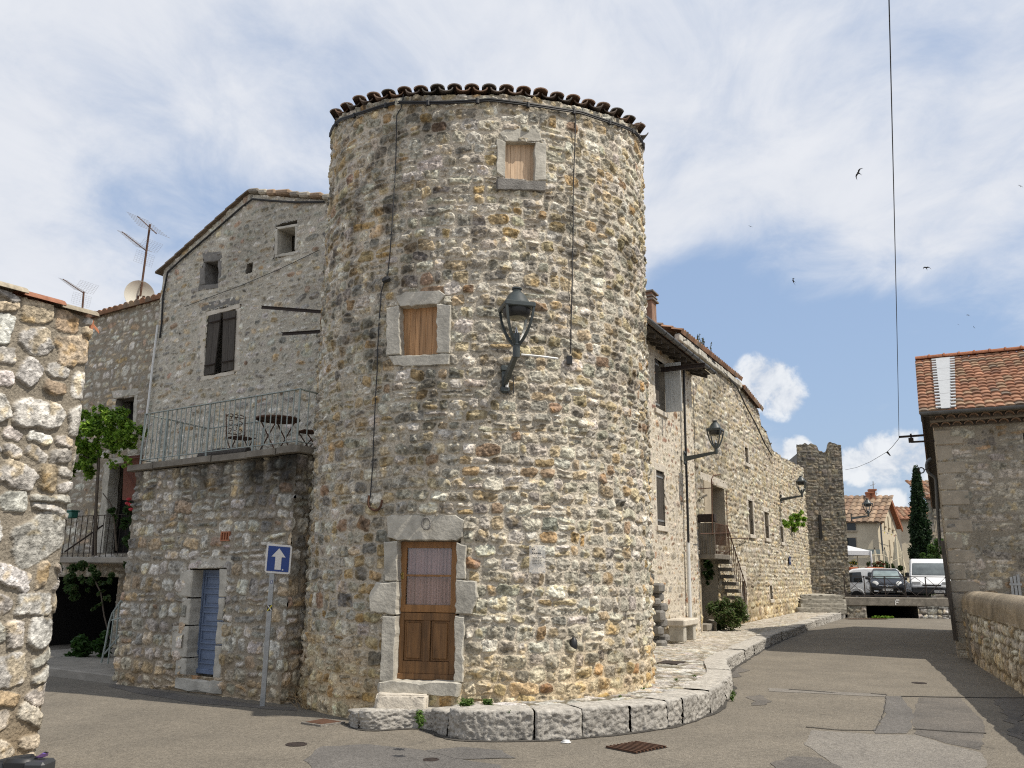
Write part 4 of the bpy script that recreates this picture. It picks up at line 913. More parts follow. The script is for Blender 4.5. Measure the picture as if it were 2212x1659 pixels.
pcab(HO, 'verge_cable', 'black cable following the gable edge of the house behind the terrace', [(700, 436), (640, 437), (590, 434), (545, 430), (520, 449), (450, 510), (400, 553), (362, 588), (352, 640), (349, 700), (345, 730)], .022)
pcab(HO, 'sagging_wire', 'thin wire sagging across the gable house between its eave and the tower', [(398, 663), (450, 643), (520, 617), (600, 583), (690, 540)], .006)
pcab(HO, 'downpipe', 'thin white downpipe along the left corner of the gable house', [(341, 702), (331, 780), (322, 860), (313, 930), (309, 945)], .026, .08, 'pvc', 'drainpipe')
for (x0, y0, x1, y1, lb) in ((692, 675, 565, 664, 'upper and longer of two rusty iron bars sticking out left of the tower'), (690, 716, 610, 722, 'lower and shorter of two rusty iron bars sticking out left of the tower')):
    pb_ = AN.off(-1.25); mb = MB(); P0 = pb_.px(x0+14, y0); P1 = pb_.px(x1, y1); d = P1-P0; L = np.linalg.norm(d); a = d/L; c_ = np.cross(a, [0, 0, 1]); c_ /= np.linalg.norm(c_)
    mb.box((P0+P1)/2, (L, .008, .055), (a, c_, np.cross(c_, a))); mb.box((P0+P1)/2+np.cross(c_, a)*.027, (L, .06, .008), (a, c_, np.cross(c_, a))); tag(mb.build('iron_bar', M['darkrust']), lb, 'iron bar', 'iron bars beside the tower')
# ================================================================== HOUSE FURTHER LEFT
FH = thing('back_house', 'stone house in the shade further left with an open balcony door', 'house', tuple(FL.o))
fl_ = FL.ab(195, 690); fr_ = FL.ab(348, 648)
def ftop(u): return fl_[1]+(fr_[1]-fl_[1])*(u-fl_[0])/(fr_[0]-fl_[0])
stF = Stones(-16, 3, -.3, 12, .30, .17, 51, PAL['grey'], split=.25, pw=(2.5, 5), gap=.035)
hw1 = FL.rect(252, 862, 289, 922); hw2 = FL.rect(238, 1003, 296, 1195); hw3 = FL.rect(95, 1245, 236, 1430)
wallgrid('wall', FH, FL, -12, -2.2, -.05, ftop, .032, stF, .035, (.29, .25, .195), holes=[hw1, hw2, hw3], mfill=.25)
ssur(FL, [[(240, 845), (298, 838), (298, 852), (244, 861)], [(242, 862), (250, 861), (246, 930), (238, 930)], [(290, 853), (298, 852), (292, 925), (285, 925)]], FH, M['dressed'], .02, -.25)
ssur(FL, [[(226, 998), (238, 996), (222, 1196), (206, 1196)], [(238, 990), (300, 980), (300, 997), (238, 1004)]], FH, M['dressed'], .03, -.25)
for h in (hw1, hw2):
    niche(FL, h, .4, FH, ms='old_concrete')
mb = MB(); a0, a1, b0, b1 = hw1; wf = .05
FL.box(mb, a0, a0+wf, b0, b1, -.2, -.15); FL.box(mb, a1-wf, a1, b0, b1, -.2, -.15); FL.box(mb, a0+wf, a1-wf, b1-wf, b1, -.2, -.15); mb.build('window_frame', M['grey_wood'], FH)
mb = MB(); a0, a1, b0, b1 = hw3
for P in ([(a0, b0), (a0, b1), 'x'],): FL.box(mb, a0-.1, a1+.1, b0-.1, b1+.1, -3.1, -3.0); FL.box(mb, a0-.15, a0-.1, b0-.1, b1+.1, -3.1, 0); FL.box(mb, a1+.1, a1+.15, b0-.1, b1+.1, -3.1, 0); FL.box(mb, a0-.1, a1+.1, b1+.1, b1+.15, -3.1, 0)
mb.build('passage', M['dark'], FH)
ft = tile_roof('roof', FH, FL.w(-12, ftop(-12)+.02, .16), dA+A3(0, 0, (fr_[1]-fl_[1])/(fr_[0]-fl_[0])), -nA*.93+A3(0, 0, .3), 9.9, 4.5, pitch=.22, seed=12)
mb = MB(); P = [FL.px(*p, .08) for p in ((297, 984), (311, 981), (306, 1082), (291, 1082))]; P2 = [FL.px(*p, .5) for p in ((268, 986), (311, 982), (306, 1082), (264, 1080))]
mb.prism(P2, nA*-.04); s_ = mb.build('balcony_shutter', M['red_wood'], FH)
mb = MB(); mb.tube([FL.px(274, 1020, .56), FL.px(300, 1075, .56)], .02, 4); mb.tube([FL.px(266, 992, .54), FL.px(310, 988, .54)], .018, 4); mb.build('shutter_brace', M['red_wood'], s_)
# balcony slab on the back house, its railing
PB = FL.off(1.0)
BL = thing('balcony', 'concrete balcony with thin iron railing and climbing roses at the back house', 'balcony', tuple(PB.px(210, 1210)))
a0, a1, b0, b1 = PB.rect(128, 1203, 292, 1217); mb = MB(); PB.box(mb, a0-1.2, a1+.3, b0, b1, -1.05, 0, .02); mb.build('slab', M['concrete'], BL)
zb = b1
mb = MB(); PB.box(mb, a0-1.2, a1+.3, zb+.92, zb+.935, -.06, -.03); PB.box(mb, a0-1.2, a1+.3, zb+.08, zb+.09, -.06, -.03); mb.build('handrail', M['darkrust'], BL)
n = 22
for k in range(n): x = a0-1.2+(a1+1.5-a0)*k/(n-1); mb = MB(); mb.tube([PB.w(x, zb, -.045), PB.w(x, zb+.93, -.045)], .009, 5); mb.build('baluster', M['darkrust'], BL)
mb = MB(); mb.tube([PB.px(200, 1200), PB.px(212, 1000), PB.px(216, 960)], .022, 6); mb.build('pergola_post', M['darkrust'], BL)
mb = MB(); mb.tube([PB.px(140, 1192, -.1), PB.px(222, 1135, -.1)], .02, 5); mb.build('stay', M['darkrust'], BL)
# stair rail at the foot of the annex
SR = thing('stair_railing', 'pale grey tubular handrail of the steps at the left foot of the annex', 'railing', tuple(AN.w(-.3, .14, -.8)))
pq = AN.off(-.6); top = [pq.px(*p) for p in ((272, 1283), (243, 1325), (236, 1345), (228, 1390), (219, 1432))]
mb = MB(); mb.tube(top, .02, 6); mb.build('handrail', M['rail'], SR)
mb = MB(); mb.tube([pq.px(268, 1362), pq.px(226, 1412)], .016, 6); mb.build('mid_rail', M['rail'], SR)
for t, b in (((247, 1322), (233, 1434)), ((257, 1306), (250, 1392)), ((265, 1295), (259, 1380)), ((241, 1340), (262, 1335))): mb = MB(); mb.tube([pq.px(*t), pq.px(*b)], .014, 6); mb.build('baluster', M['rail'], SR)
for k in range(3):
    o_ = -.35-k*.0; mb = MB(); AN.box(mb, -.35+.18*k, .02, .14+.17*k, .14+.17*(k+1), -1.3, -.5, .015); o = mb.build('concrete_step', M['concrete'], SR)
# ================================================================== PLANTS OF THE LEFT GAP
GL = [(.20, .34, .035), (.15, .27, .03), (.28, .42, .06), (.09, .18, .025)]
GD = [(.04, .085, .02), (.03, .065, .018), (.055, .10, .025)]
wb = FL.off(1.35)
v = thing('wisteria', 'bright green wisteria spilling over the balcony post of the back house', 'climbing plant', tuple(wb.px(212, 1200)))
bl = []
for (x, y, r) in ((205, 915, .42), (235, 905, .42), (262, 915, .40), (285, 930, .34), (215, 945, .42), (245, 945, .36), (190, 960, .42), (180, 990, .38), (200, 985, .34), (170, 1015, .34), (270, 950, .26), (288, 955, .22), (160, 960, .4), (145, 1000, .4), (130, 930, .4), (272, 1000, .16), (292, 948, .2), (232, 965, .25), (255, 965, .2), (222, 895, .25), (265, 900, .22), (178, 905, .25), (240, 1005, .16), (268, 985, .14), (150, 1025, .25), (195, 1010, .22)):
    bl += clumps(wb.px(x, y), (r*1.05, r*.8, r*.75), 8, r*.36)
mb = MB(); foliage(mb, bl, 19000, .042, GL, .6, .1); mb.build('foliage', M['leaf'], v, usecol=True, recalc=False)
mb = MB(); mb.tube([wb.px(206, 1200), wb.px(208, 1090), wb.px(214, 1000), wb.px(210, 950), wb.px(230, 925)], [.03, .028, .025, .02, .012], 6); mb.tube([wb.px(212, 1000), wb.px(180, 985)], .012, 5); mb.build('stem', M['bark'], v, smooth=True)
rb = FL.off(1.1); v = thing('rose_bush', 'dark leaved climbing rose with red blooms on the balcony rail', 'climbing plant', tuple(rb.px(270, 1190)))
bl = []
for (x, y, r) in ((290, 1090, .26), (272, 1115, .24), (290, 1140, .28), (262, 1140, .18), (248, 1105, .13), (280, 1170, .22), (243, 1120, .12)): bl += clumps(rb.px(x, y), (r*.8,)*3, 3, r*.45)
mb = MB(); foliage(mb, bl, 1500, .055, GD, .4, .3); mb.build('foliage', M['leaf'], v, usecol=True, recalc=False)
mb = MB(); mb.tube([rb.px(252, 1190), rb.px(247, 1130), rb.px(240, 1090), rb.px(222, 1065)], [.025, .02, .016, .01], 5); mb.build('stem', M['bark'], v)
for (x, y) in ((278, 1079), (281, 1091), (275, 1088), (283, 1101)): mb = MB(); mb.lathe([(.01, -.03), (.045, -.01), (.05, .02), (.02, .04)], rb.px(x, y, .25), 7); mb.build('bloom', mat('red_petals', (.35, .02, .03), .6, .2), v)
ub = FL.off(1.15); v = thing('creeper', 'sparse leafy creeper hanging below the balcony slab of the back house', 'climbing plant', tuple(ub.px(200, 1420)))
bl = []
for (x, y, r) in ((185, 1235, .26), (205, 1245, .24), (225, 1255, .16), (190, 1262, .16), (160, 1245, .18), (270, 1230, .14), (140, 1235, .25), (215, 1275, .1), (175, 1270, .25), (150, 1275, .3), (240, 1245, .16), (228, 1300, .14), (205, 1310, .14)): bl += clumps(ub.px(x, y), (r*.9,)*3, 3, r*.4)
mb = MB(); foliage(mb, bl, 3200, .05, GD+[(.10, .13, .05)], .4, .3); mb.build('foliage', M['leaf'], v, usecol=True, recalc=False)
mb = MB(); mb.tube([ub.px(238, 1380), ub.px(225, 1330), ub.px(218, 1280), ub.px(200, 1245)], .015, 5); mb.build('stem', M['bark'], v)
fb = FL.off(1.6); v = thing('fern', 'dark green fern clump at the foot of the dim passage', 'plant', tuple(fb.px(200, 1430))); bl = []
for (x, y, r) in ((195, 1395, .34), (180, 1410, .3), (210, 1405, .3), (215, 1380, .24), (170, 1418, .22)): bl += clumps(fb.px(x, y), (r, r*.8, r*.7), 3, r*.45)
mb = MB(); foliage(mb, bl, 1800, .06, [(.03, .08, .015), (.045, .10, .02)], .7, .3); mb.build('fronds', M['leaf'], v, usecol=True, recalc=False)
mb = MB(); P = PB.px(150, 1112, .05); mb.box(P, (.42, .18, .16), (dA, nA, A3(0, 0, 1)), .02); mb.box(P+A3(0, 0, .085), (.46, .22, .03), (dA, nA, A3(0, 0, 1)), .01); o = mb.build('planter_box', M['green_plastic']); tag(o, 'green plastic flower box hooked on the balcony railing', 'planter')
# ================================================================== ANTENNAS + DISH on the back house roof
def yagi(root, pos, d, L, n, el, m='galv', grid=True):
    d = np.array(d, float); d /= np.linalg.norm(d); s = np.cross(d, [0, 0, 1]); s /= np.linalg.norm(s); u = np.cross(s, d)
    mb = MB(); mb.tube([pos, pos+d*L], .016, 5); mb.build('boom', M['rust'], root)
    mb = MB()
    for k in range(n): q = pos+d*(L*.12+L*.86*k/(n-1)); w = el*(1-.35*k/n); mb.tube([q-s*w, q+s*w], .005, 4)
    mb.build('elements', M['galv'], root)
    if grid:
        mb = MB()
        for sg in (1, -1):
            for k in range(7): q = pos+u*sg*(.05+.055*k)-d*.10*(k/6.); mb.tube([q-s*.30, q+s*.30], .0022, 3)
            for k in range(8): x = -.30+.60*k/7; mb.tube([pos+u*sg*.05+s*x, pos+u*sg*.38-d*.1+s*x], .0022, 3)
        mb.build('reflector', M['galv'], root)
am = FL.off(-1.6)
A1 = thing('tv_aerial', 'tall rusty mast with two television aerials above the white dish', 'aerial', tuple(am.px(305, 625))); mb = MB(); mb.tube([am.px(303, 640), am.px(324, 485)], .03, 6); mb.build('mast', M['rust'], A1)
dl_ = am.px(300, 470)-am.px(338, 505); yagi(A1, am.px(338, 505), dl_, np.linalg.norm(dl_)+.1, 8, .55, grid=False)
dl_ = am.px(265, 502)-am.px(317, 543); yagi(A1, am.px(317, 543), dl_, np.linalg.norm(dl_)+.05, 12, .28)
A2 = thing('tv_aerial', 'small aerial on a short rusty mast left of the dish', 'aerial', tuple(am.px(177, 690))); mb = MB(); mb.tube([am.px(176, 690), am.px(181, 630)], .028, 6); mb.build('mast', M['rust'], A2)
dl_ = am.px(136, 603)-am.px(180, 633); yagi(A2, am.px(180, 633), dl_, np.linalg.norm(dl_), 11, .24)
DS = thing('satellite_dish', 'large cream satellite dish at the edge of the back house roof', 'satellite dish', tuple(am.px(305, 655)))
cdn = am.px(300, 638); nn = np.array(EYE-cdn); nn /= np.linalg.norm(nn); nn = nn*.9+A3(.35, 0, .15); nn /= np.linalg.norm(nn); a_ = np.cross(nn, [0, 0, 1]); a_ /= np.linalg.norm(a_); b_ = np.cross(nn, a_)
mb = MB(); R0 = .43; pf = [(r*R0, .12*r*r-.05) for r in np.linspace(.02, 1, 9)]+[(R0*1.0, .06)]+[(r*R0*.99, .12*r*r-.07) for r in np.linspace(1, .02, 9)]; mb.lathe(pf, cdn, 28, (a_, b_, nn)); mb.build('reflector', M['cream'], DS, smooth=True)
mb = MB(); mb.tube([cdn-b_*.0-nn*.05, cdn-nn*.1+A3(0, 0, -.8)], .03, 6); mb.tube([cdn+A3(0, 0, -.45), cdn+nn*.42+A3(0, 0, -.15)], .014, 5); mb.box(cdn+nn*.44+A3(0, 0, -.13), (.06, .06, .1)); mb.build('mount', M['rust'], DS)
# ================================================================== LEFT FOREGROUND WALL
P0 = on_z(85, 1640, 0); P1 = A3(-5.23, 8.03, 0); dW = (P0-P1); dW[2] = 0; dW /= np.linalg.norm(dW); nW = A3(dW[1], -dW[0], 0); LW = PL(P0, dW, nW)
LWT = thing('corner_wall', 'sunlit wall of large white rubble stones with tile coping at the left edge', 'wall', tuple(P0))
zt_ = LW.ab(205, 692)[1]; z0_ = LW.ab(0, 626)[1]; u0_ = LW.ab(0, 626)[0]
def ltop(u): return zt_+(z0_-zt_)*(u/u0_)
stL = Stones(-7, 2, -.3, 6, .36, .30, 61, PAL['white'], split=.3, pw=(3, 7), gap=.062, rot=.3, wvar=.3, hvar=.18, fac=.3)
def lj(u, v): return np.where(u > -.12, -.07*((u+.12)/.12)**2, 0)
wallgrid('wall', LWT, LW, -6.5, -.02, -.05, ltop, .0125, stL, .052, (.25, .22, .175), edge=.10, jut=lj, tint=lowt, rough=.55)
LWE = PL(LW.w(-.05, 0, -.03), -nW, dW)
wallgrid('end_wall', LWT, LWE, 0, 1.2, -.05, zt_, .02, stL, .06, (.33, .295, .24), edge=.2)
cp = MB(); g = np.random.default_rng(3); x = -6.5
while x < -.10:
    l = min(.46, -.08-x); a0 = x; a1 = x+l+.04
    cp.cur = tuple(np.array([(.40, .27, .17), (.34, .16, .10), (.38, .33, .25)][int(g.integers(3))])*g.uniform(.8, 1.1)); vs = []
    for a, kk in ((a0, .0), (a1, .028)):
        for t in (0, .02):
            for q in range(9):
                w = math.pi*q/8; vs.append(LW.w(a, ltop(a)+.0+math.sin(w)*(.075-t)+kk, -.02+math.cos(w)*(.12-t)))
    fs = []
    for q in range(8): fs += [(q, q+1, 19+q, 18+q), (9+q, 27+q, 28+q, 10+q), (q, 9+q, 10+q, q+1), (18+q, 19+q, 28+q, 27+q)]
    cp.add(vs, fs); x += l
cp.build('tile_coping', M['tile'], LWT, usecol=True, smooth=True)
mb = MB(); mb.prism([LW.w(-6.5, z0_*0+ltop(-6.5)-.0, -.02), LW.w(0, ltop(0), -.02), LW.w(0, ltop(0)+.3, -1.2), LW.w(-6.5, ltop(-6.5)+.3, -1.2)], (0, 0, -.12)); mb.build('wall_top', M['tile'] if False else M['terra'], LWT)
mb = MB(); vs = []
for a in (.02, .16):
    for q in range(9): w = math.pi*q/8; vs.append(LWE.w(.05+.1*math.cos(w)+.06, zt_-.03+.09*math.sin(w)-(.16-a)*0-(a*.6), a))
mb.add(vs, [(q, q+1, 10+q, 9+q) for q in range(8)]); mb.build('end_tile', M['terra'], LWT)
# ---- one-way sign
pS = on_z(567, 1525, 0); OS = thing('one_way_sign', 'blue square one way sign with white arrow on a leaning grey post', 'road sign', tuple(pS))
fS = A3(-pS[0]*.6+.3, -pS[1], 0); fS /= np.linalg.norm(fS); rS = A3(-fS[1], fS[0], 0)
PS = PL(pS, rS, fS)
tp = PS.px(599, 1178, .03); aL = PS.px(588, 1242); 
lean = (aL-pS)/np.linalg.norm(aL-pS); sx = np.cross(fS, [0, 0, 1]); rr_ = np.cross(lean, fS); rr_ /= np.linalg.norm(rr_); rr_ = -rr_ if rr_@rS < 0 else rr_
mb = MB(); Lp = np.linalg.norm(tp-pS); mb.box(pS+lean*(Lp/2-.05), (.075, .045, Lp+.1), (rr_, fS, lean), .008); mb.build('post', M['galv'], OS)
cS = PS.px(601.5, 1207.5, .035); uu = PS.px(604, 1180, .035)-PS.px(599, 1236, .035); uu /= np.linalg.norm(uu); rr2 = PS.px(629, 1209.5, .035)-PS.px(574, 1205, .035); wS = np.linalg.norm(rr2); rr2 /= wS
hS = np.linalg.norm(PS.px(604, 1177, .035)-PS.px(599, 1240, .035)); wS *= 1.0
def rrect(w, h, r, n=5):
    out = []
    for cx_, cy_, a0 in ((w/2-r, h/2-r, 0), (-w/2+r, h/2-r, 90), (-w/2+r, -h/2+r, 180), (w/2-r, -h/2+r, 270)):
        for k in range(n+1): a = R_(a0+90*k/n); out.append((cx_+r*math.cos(a), cy_+r*math.sin(a)))
    return out
def onS(x, y, o): return cS+rr2*x+uu*y+fS*o
mb = MB(); mb.prism([onS(x, y, .0) for x, y in rrect(wS, hS, .04)], fS*-.03, .003); sp_ = mb.build('sign_plate', M['signwhite'], OS)
mb = MB(); mb.prism([onS(x, y, .004) for x, y in rrect(wS*.86, hS*.86, .006)], fS*-.003); mb.build('blue_field', M['signblue'], OS)
k_ = wS/.45
mb = MB(); mb.prism([onS(x*k_, y*k_, .008) for x, y in ((0, .19), (.125, .035), (.055, .035), (.055, -.19), (-.055, -.19), (-.055, .035), (-.125, .035))], fS*-.003); mb.build('arrow', M['signwhite'], OS)
mb = MB(); mb.box(onS(.09*k_, -.185*k_, .006), (.02, .02, .002), (rr2, uu, fS)); mb.build('scratch_mark', M['pvc'], OS)
def onP(f, o=.0): return pS+lean*(Lp*f)+fS*(.026+o)
mb = MB(); mb.box(onP(.765), (.026, .002, .05), (rr_, fS, lean)); st0 = mb.build('sticker', M['signblue'], OS); mb = MB(); mb.box(onP(.765, .002), (.010, .001, .04), (rr_, fS, lean)); mb.build('sticker_figure', M['pvc'], st0)
mb = MB(); mb.box(onP(.60), (.068, .002, .085), (rr_, fS, lean)); st0 = mb.build('sticker', M['blackpl'], OS)
for sg, mm in ((1, 'yellow'), (-1, 'pvc')):
    mb = MB(); a = rr_*.6+lean*.8*sg; mb.box(onP(.60, .002+.001*(sg < 0)), (.098, .001, .014), (a, fS, np.cross(a, fS))); mb.build('sticker_cross', M[mm], st0)
# ================================================================== STREET: WHITE HOUSE
WHT = thing('white_house', 'pale rubble house with one open peeling white shutter squeezed against the tower', 'house', tuple(WH.w(-4, 0)))
uR = ST.ab(1480, 1000)[0]-.1; uL = -12.
hwA = WH.rect(1412, 771, 1437, 893); hwB = WH.rect(1416, 1015, 1437, 1138)
ez = WH.ab(1478, 790)[1]
stW = Stones(-14, 2, -.3, 9, .26, .16, 101, PAL['cream'], split=.25, pw=(2.1, 3.5), gap=.05, rot=.25)
wallgrid('wall', WHT, WH, uL+2, uR, .1, ez, .028, stW, .04, (.60, .54, .44), holes=[hwA, hwB], mfill=.22)
WHE = PL(WH.w(uR, 0), -nS, dS); wallgrid('return_wall', WHT, WHE, 0, .5, .1, ez, .04, stW, .03, (.58, .52, .42))
def frame_stones(pl, h, parent, m, w=.16, f=.02, sill=.05, lint=.2, name='stone_surround'):
    a0, a1, b0, b1 = h; mb = MB(); pl.box(mb, a0-w, a1+w, b1, b1+lint, -.1, f, .012); bm_ = (b0+b1)/2
    for x0, x1 in ((a0-w, a0), (a1, a1+w)): pl.box(mb, x0, x1, b0, bm_-.005, -.1, f, .01); pl.box(mb, x0+.02, x1-.0, bm_+.005, b1, -.1, f, .01)
    mb.build(name, m, parent); mb = MB(); pl.box(mb, a0-w*.6, a1+w*.6, b0-.14, b0, -.1, f+sill, .012); mb.build('window_sill', m, parent)
for h in (hwA, hwB): niche(WH, h, .3, WHT); frame_stones(WH, h, WHT, M['dressed_light'])
def plank_leaf(pl, a0, a1, b0, b1, o, m, parent, n=3, th=.03, name='shutter', straps=(.1, .9), sm='galv'):
    mb = MB(); w = (a1-a0)/n
    for k in range(n): pl.box(mb, a0+w*k+.004, a0+w*(k+1)-.004, b0, b1, o, o+th, .004)
    s_ = mb.build(name, M[m], parent)
    for f in straps: mb = MB(); z = b0+(b1-b0)*f; pl.box(mb, a0-.02, a1, z-.025, z+.025, o+th, o+th+.012); mb.build('strap_hinge', M[sm], s_)
    return s_
a0, a1, b0, b1 = hwA; plank_leaf(WH, a0-.0, a0+(a1-a0)*.5, b0, b1, -.05, 'grey_wood', WHT); 
OP = PL(WH.w(a1+.0, 0), (dS*.0+nS), -dS); plank_leaf(OP, .02, .02+(a1-a0)*.55, b0+.02, b1, 0, 'white_wood', WHT, 2, straps=())
a0, a1, b0, b1 = hwB; plank_leaf(WH, a0, a1, b0, b1, -.06, 'grey_wood', WHT, 4)
# eave: rafters, tiles and gutter
oh = .62; zg = WH.ab(1487, 776, oh)[1]
mb = MB(); mb.prism([WH.w(uL+2, zg+.12, oh-.04), WH.w(uR+.12, zg+.12, oh-.04), WH.w(uR+.12, zg+.32, -.3), WH.w(uL+2, zg+.32, -.3)], (0, 0, -.06)); mb.build('eave_boards', M['grey_wood'], WHT)
for k in range(12): mb = MB(); u = uR+.02-k*.55; mb.prism([WH.w(u-.05, zg+.06, oh-.1), WH.w(u+.05, zg+.06, oh-.1), WH.w(u+.05, zg+.24, 0), WH.w(u-.05, zg+.24, 0)], (0, 0, -.11)); mb.build('rafter', M['grey_wood'], WHT)
tile_roof('roof', WHT, WH.w(uL+2, zg+.17, oh), dS, -nS*.95+A3(0, 0, .30), uR-uL-2+.15, 3.4, seed=31)
mb = MB(); vs = []; pr_ = [(.075*math.cos(a), .075*math.sin(a)) for a in np.linspace(math.pi, 2*math.pi, 9)]
for u in (uL+2, uR+.2): vs += [WH.w(u, zg+.16+y, oh+.08+x) for x, y in pr_]+[WH.w(u, zg+.16+y*.9, oh+.08+x*.9) for x, y in pr_]
n = 9; fs = [(q, q+1, 18+q+1, 18+q) for q in range(8)]+[(9+q, 27+q, 28+q, 10+q) for q in range(8)]+[(q, 9+q, 10+q, q+1) for q in range(8)]+[(18+q, 19+q, 28+q, 27+q) for q in range(8)]
mb.add(vs, fs); gt = mb.build('gutter', M['zinc'], WHT)
for k in range(9): mb = MB(); u = uR+.1-k*.6; mb.tube([WH.w(u, zg+.16+.082*math.sin(a), oh+.08+.082*math.cos(a)) for a in np.linspace(math.pi*.9, 2.1*math.pi, 9)], .008, 4); mb.build('gutter_hook', M['darkrust'], gt)
# chimney
cp_ = WH.off(-.9); c0 = cp_.px(1402, 690); w = .42
mb = MB(); mb.box(c0+A3(0, 0, .05)-dS*.1, (w, w, 1.5), (dS, nS, A3(0, 0, 1)), .01); ch_ = mb.build('chimney', mat('old_brick', (.25, .15, .10), .9, .35, 5, .5, 25), WHT)
zt = cp_.px(1402, 655)[2]; mb = MB()
for dz, ww, hh in ((0, .56, .06), (.12, .5, .05), (.26, .56, .06)): mb.box(A3(c0[0], c0[1], zt+dz)-dS*.1, (ww, ww, hh), (dS, nS, A3(0, 0, 1)), .008)
mb.box(A3(c0[0], c0[1], zt+.14)-dS*.1, (.32, .32, .3), (dS, nS, A3(0, 0, 1))); mb.build('chimney_cap', M['old_concrete'], ch_)
# beam sticking out
mb = MB(); bp = WH.px(1425, 800, .1); be = WH.off(1.0); q0 = WH.px(1428, 799, 0); q1 = q0+nS*1.25+A3(0, 0, .0)
for z in (-.055, .055): mb.box((q0+q1)/2+A3(0, 0, z), (1.25, .10, .012), (nS, dS, A3(0, 0, 1)))
mb.box((q0+q1)/2, (1.25, .012, .11), (nS, dS, A3(0, 0, 1))); tag(mb.build('steel_beam', M['darkrust']), 'dark steel joist sticking out above the open white shutter', 'steel beam')
# ================================================================== LONG RAMPART HOUSE
LH = thing('rampart_house', 'long ochre rubble stone house descending along the street to the square tower', 'house', tuple(ST.o))
tp = [ST.ab(1480, 735), ST.ab(1592, 822), ST.ab(1597, 838), ST.ab(1638, 888), ST.ab(1641, 910), ST.ab(1672, 975), ST.ab(1690, 992), ST.ab(1745, 1012), ST.ab(1756, 1040)]
tu = [p[0] for p in tp]; tzv = [p[1] for p in tp]; tu[0] -= 1.; UE = ST.ab(1764, 1200)[0]
print('street', [(round(a, 1), round(b, 1)) for a, b in zip(tu, tzv)], UE)
def stop(u): return float(np.interp(u, tu, tzv))+(.12*(vn(np.array([u*2.2]), np.array([1.]), 8)[0]-.5)+.18*(vn(np.array([u*5.]), np.array([1.]), 9)[0]-.5) if u > tu[4] else 0)
S_ = lambda *r: ST.rect(*r)
hw = dict(w1=S_(1607, 965, 1616, 1003), w2=S_(1614, 1080, 1628, 1156), w3=S_(1649, 1105, 1661, 1164), w4=S_(1684, 1137, 1692, 1172), lo=S_(1661, 1265, 1668, 1294), door=S_(1600, 1256, 1612, 1325), log=S_(1518, 1040, 1568, 1180), low=S_(1508, 1188, 1555, 1362))
stS = Stones(-4, 28, -.3, 11, .33, .19, 111, PAL['ochre'], split=.2, pw=(2.5, 4.5), gap=.05)
def sweather(u, v, ms): return 1-.30*sst(.5, .72, fbm(u*.35, v*.5, 121, 4)+.12*sst(5, 9, v))
def stint(u, v):
    f = (sst(2.2, .2, v+.8*(fbm(u*.6, v*.6, 122, 3)-.5))*.7)[:, None]; return 1-f*(1-np.array([1.08, .95, .70]))[None, :]
masonry('wall', LH, plane_map(ST), tu[0], UE+.1, .05, stop, .045, .036, stS, .065, (.42, .37, .285), list(hw.values()), weather=sweather, tint=stint, edge=.45)
# thickness of the broken wall top
mb = MB(); vs = []; us_ = np.linspace(tu[0], UE+.1, 90)
for u in us_: z = stop(u); vs += [ST.w(u, z+.01, .02), ST.w(u, z+.06+.12*vn(np.array([u*3]), np.array([4.]), 3)[0], -.35), ST.w(u, z, -.75), ST.w(u, -.0, -.76)]
mb.add(vs, [(4*k+j, 4*k+4+j, 4*k+5+j, 4*k+1+j) for k in range(89) for j in range(3)]); mb.build('wall_core', M['old_concrete'], LH)
for k in ('w1', 'w2', 'w3', 'w4', 'lo'):
    niche(ST, hw[k], .3, LH, ms='render_wall'); frame_stones(ST, hw[k], LH, M['dressed_light'], .14, .035)
niche(ST, hw['door'], .35, LH, 'grey_wood'); frame_stones(ST, hw['door'], LH, M['dressed_light'], .2, .035, lint=.55)
# eaves: upper roof part and the lower one
for (i, j, nm, th) in ((0, 1, 'roof', .5), (2, 3, 'roof', .45)):
    P0 = ST.w(tu[i], tzv[i]+.02, .18); P1 = ST.w(tu[j]+.1, tzv[j]+.02, .18); e = P1-P0
    tile_roof(nm, LH, P0, e, -nS*.93+A3(0, 0, .36), np.linalg.norm(e), 3.2, pitch=.24, seed=40+i, step=.06, amp=.07)
mb = MB(); g = np.random.default_rng(6); u = tu[0]
while u < tu[1]: l = g.uniform(.25, .5); z = np.interp(u+l/2, tu, tzv); ST.box(mb, u, u+l-.03, z-.28, z-.04, -.05, .14+g.uniform(-.02, .03), .03); u += l
mb.build('cornice', M['dressed'], LH)
# gable above the white house
mb = MB(); q = [ST.px(1415, 684, -1.6), ST.px(1455, 690, -.6), ST.w(tu[0]+.9, tzv[0]-.02, 0), ST.w(tu[0]+.9, 6, 0), ST.w(tu[0]+.9, 6, -3.0)]
stq = Stones(-6, 2, 3, 14, .3, .2, 113, PAL['dark'], gap=.04); GQ = PL(ST.w(-.15, 0), -nS, -dS)
z1 = tzv[0]; wallgrid('gable_wall', LH, GQ, 0, 3.2, 5.5, lambda u: z1+.36*u*.9, .05, stq, .06, (.22, .19, .15))
ro = tile_roof('verge_tiles', LH, ST.w(-.25, z1+.05, .1), dS, -nS*.93+A3(0, 0, .34), .5, 3.4, seed=48)
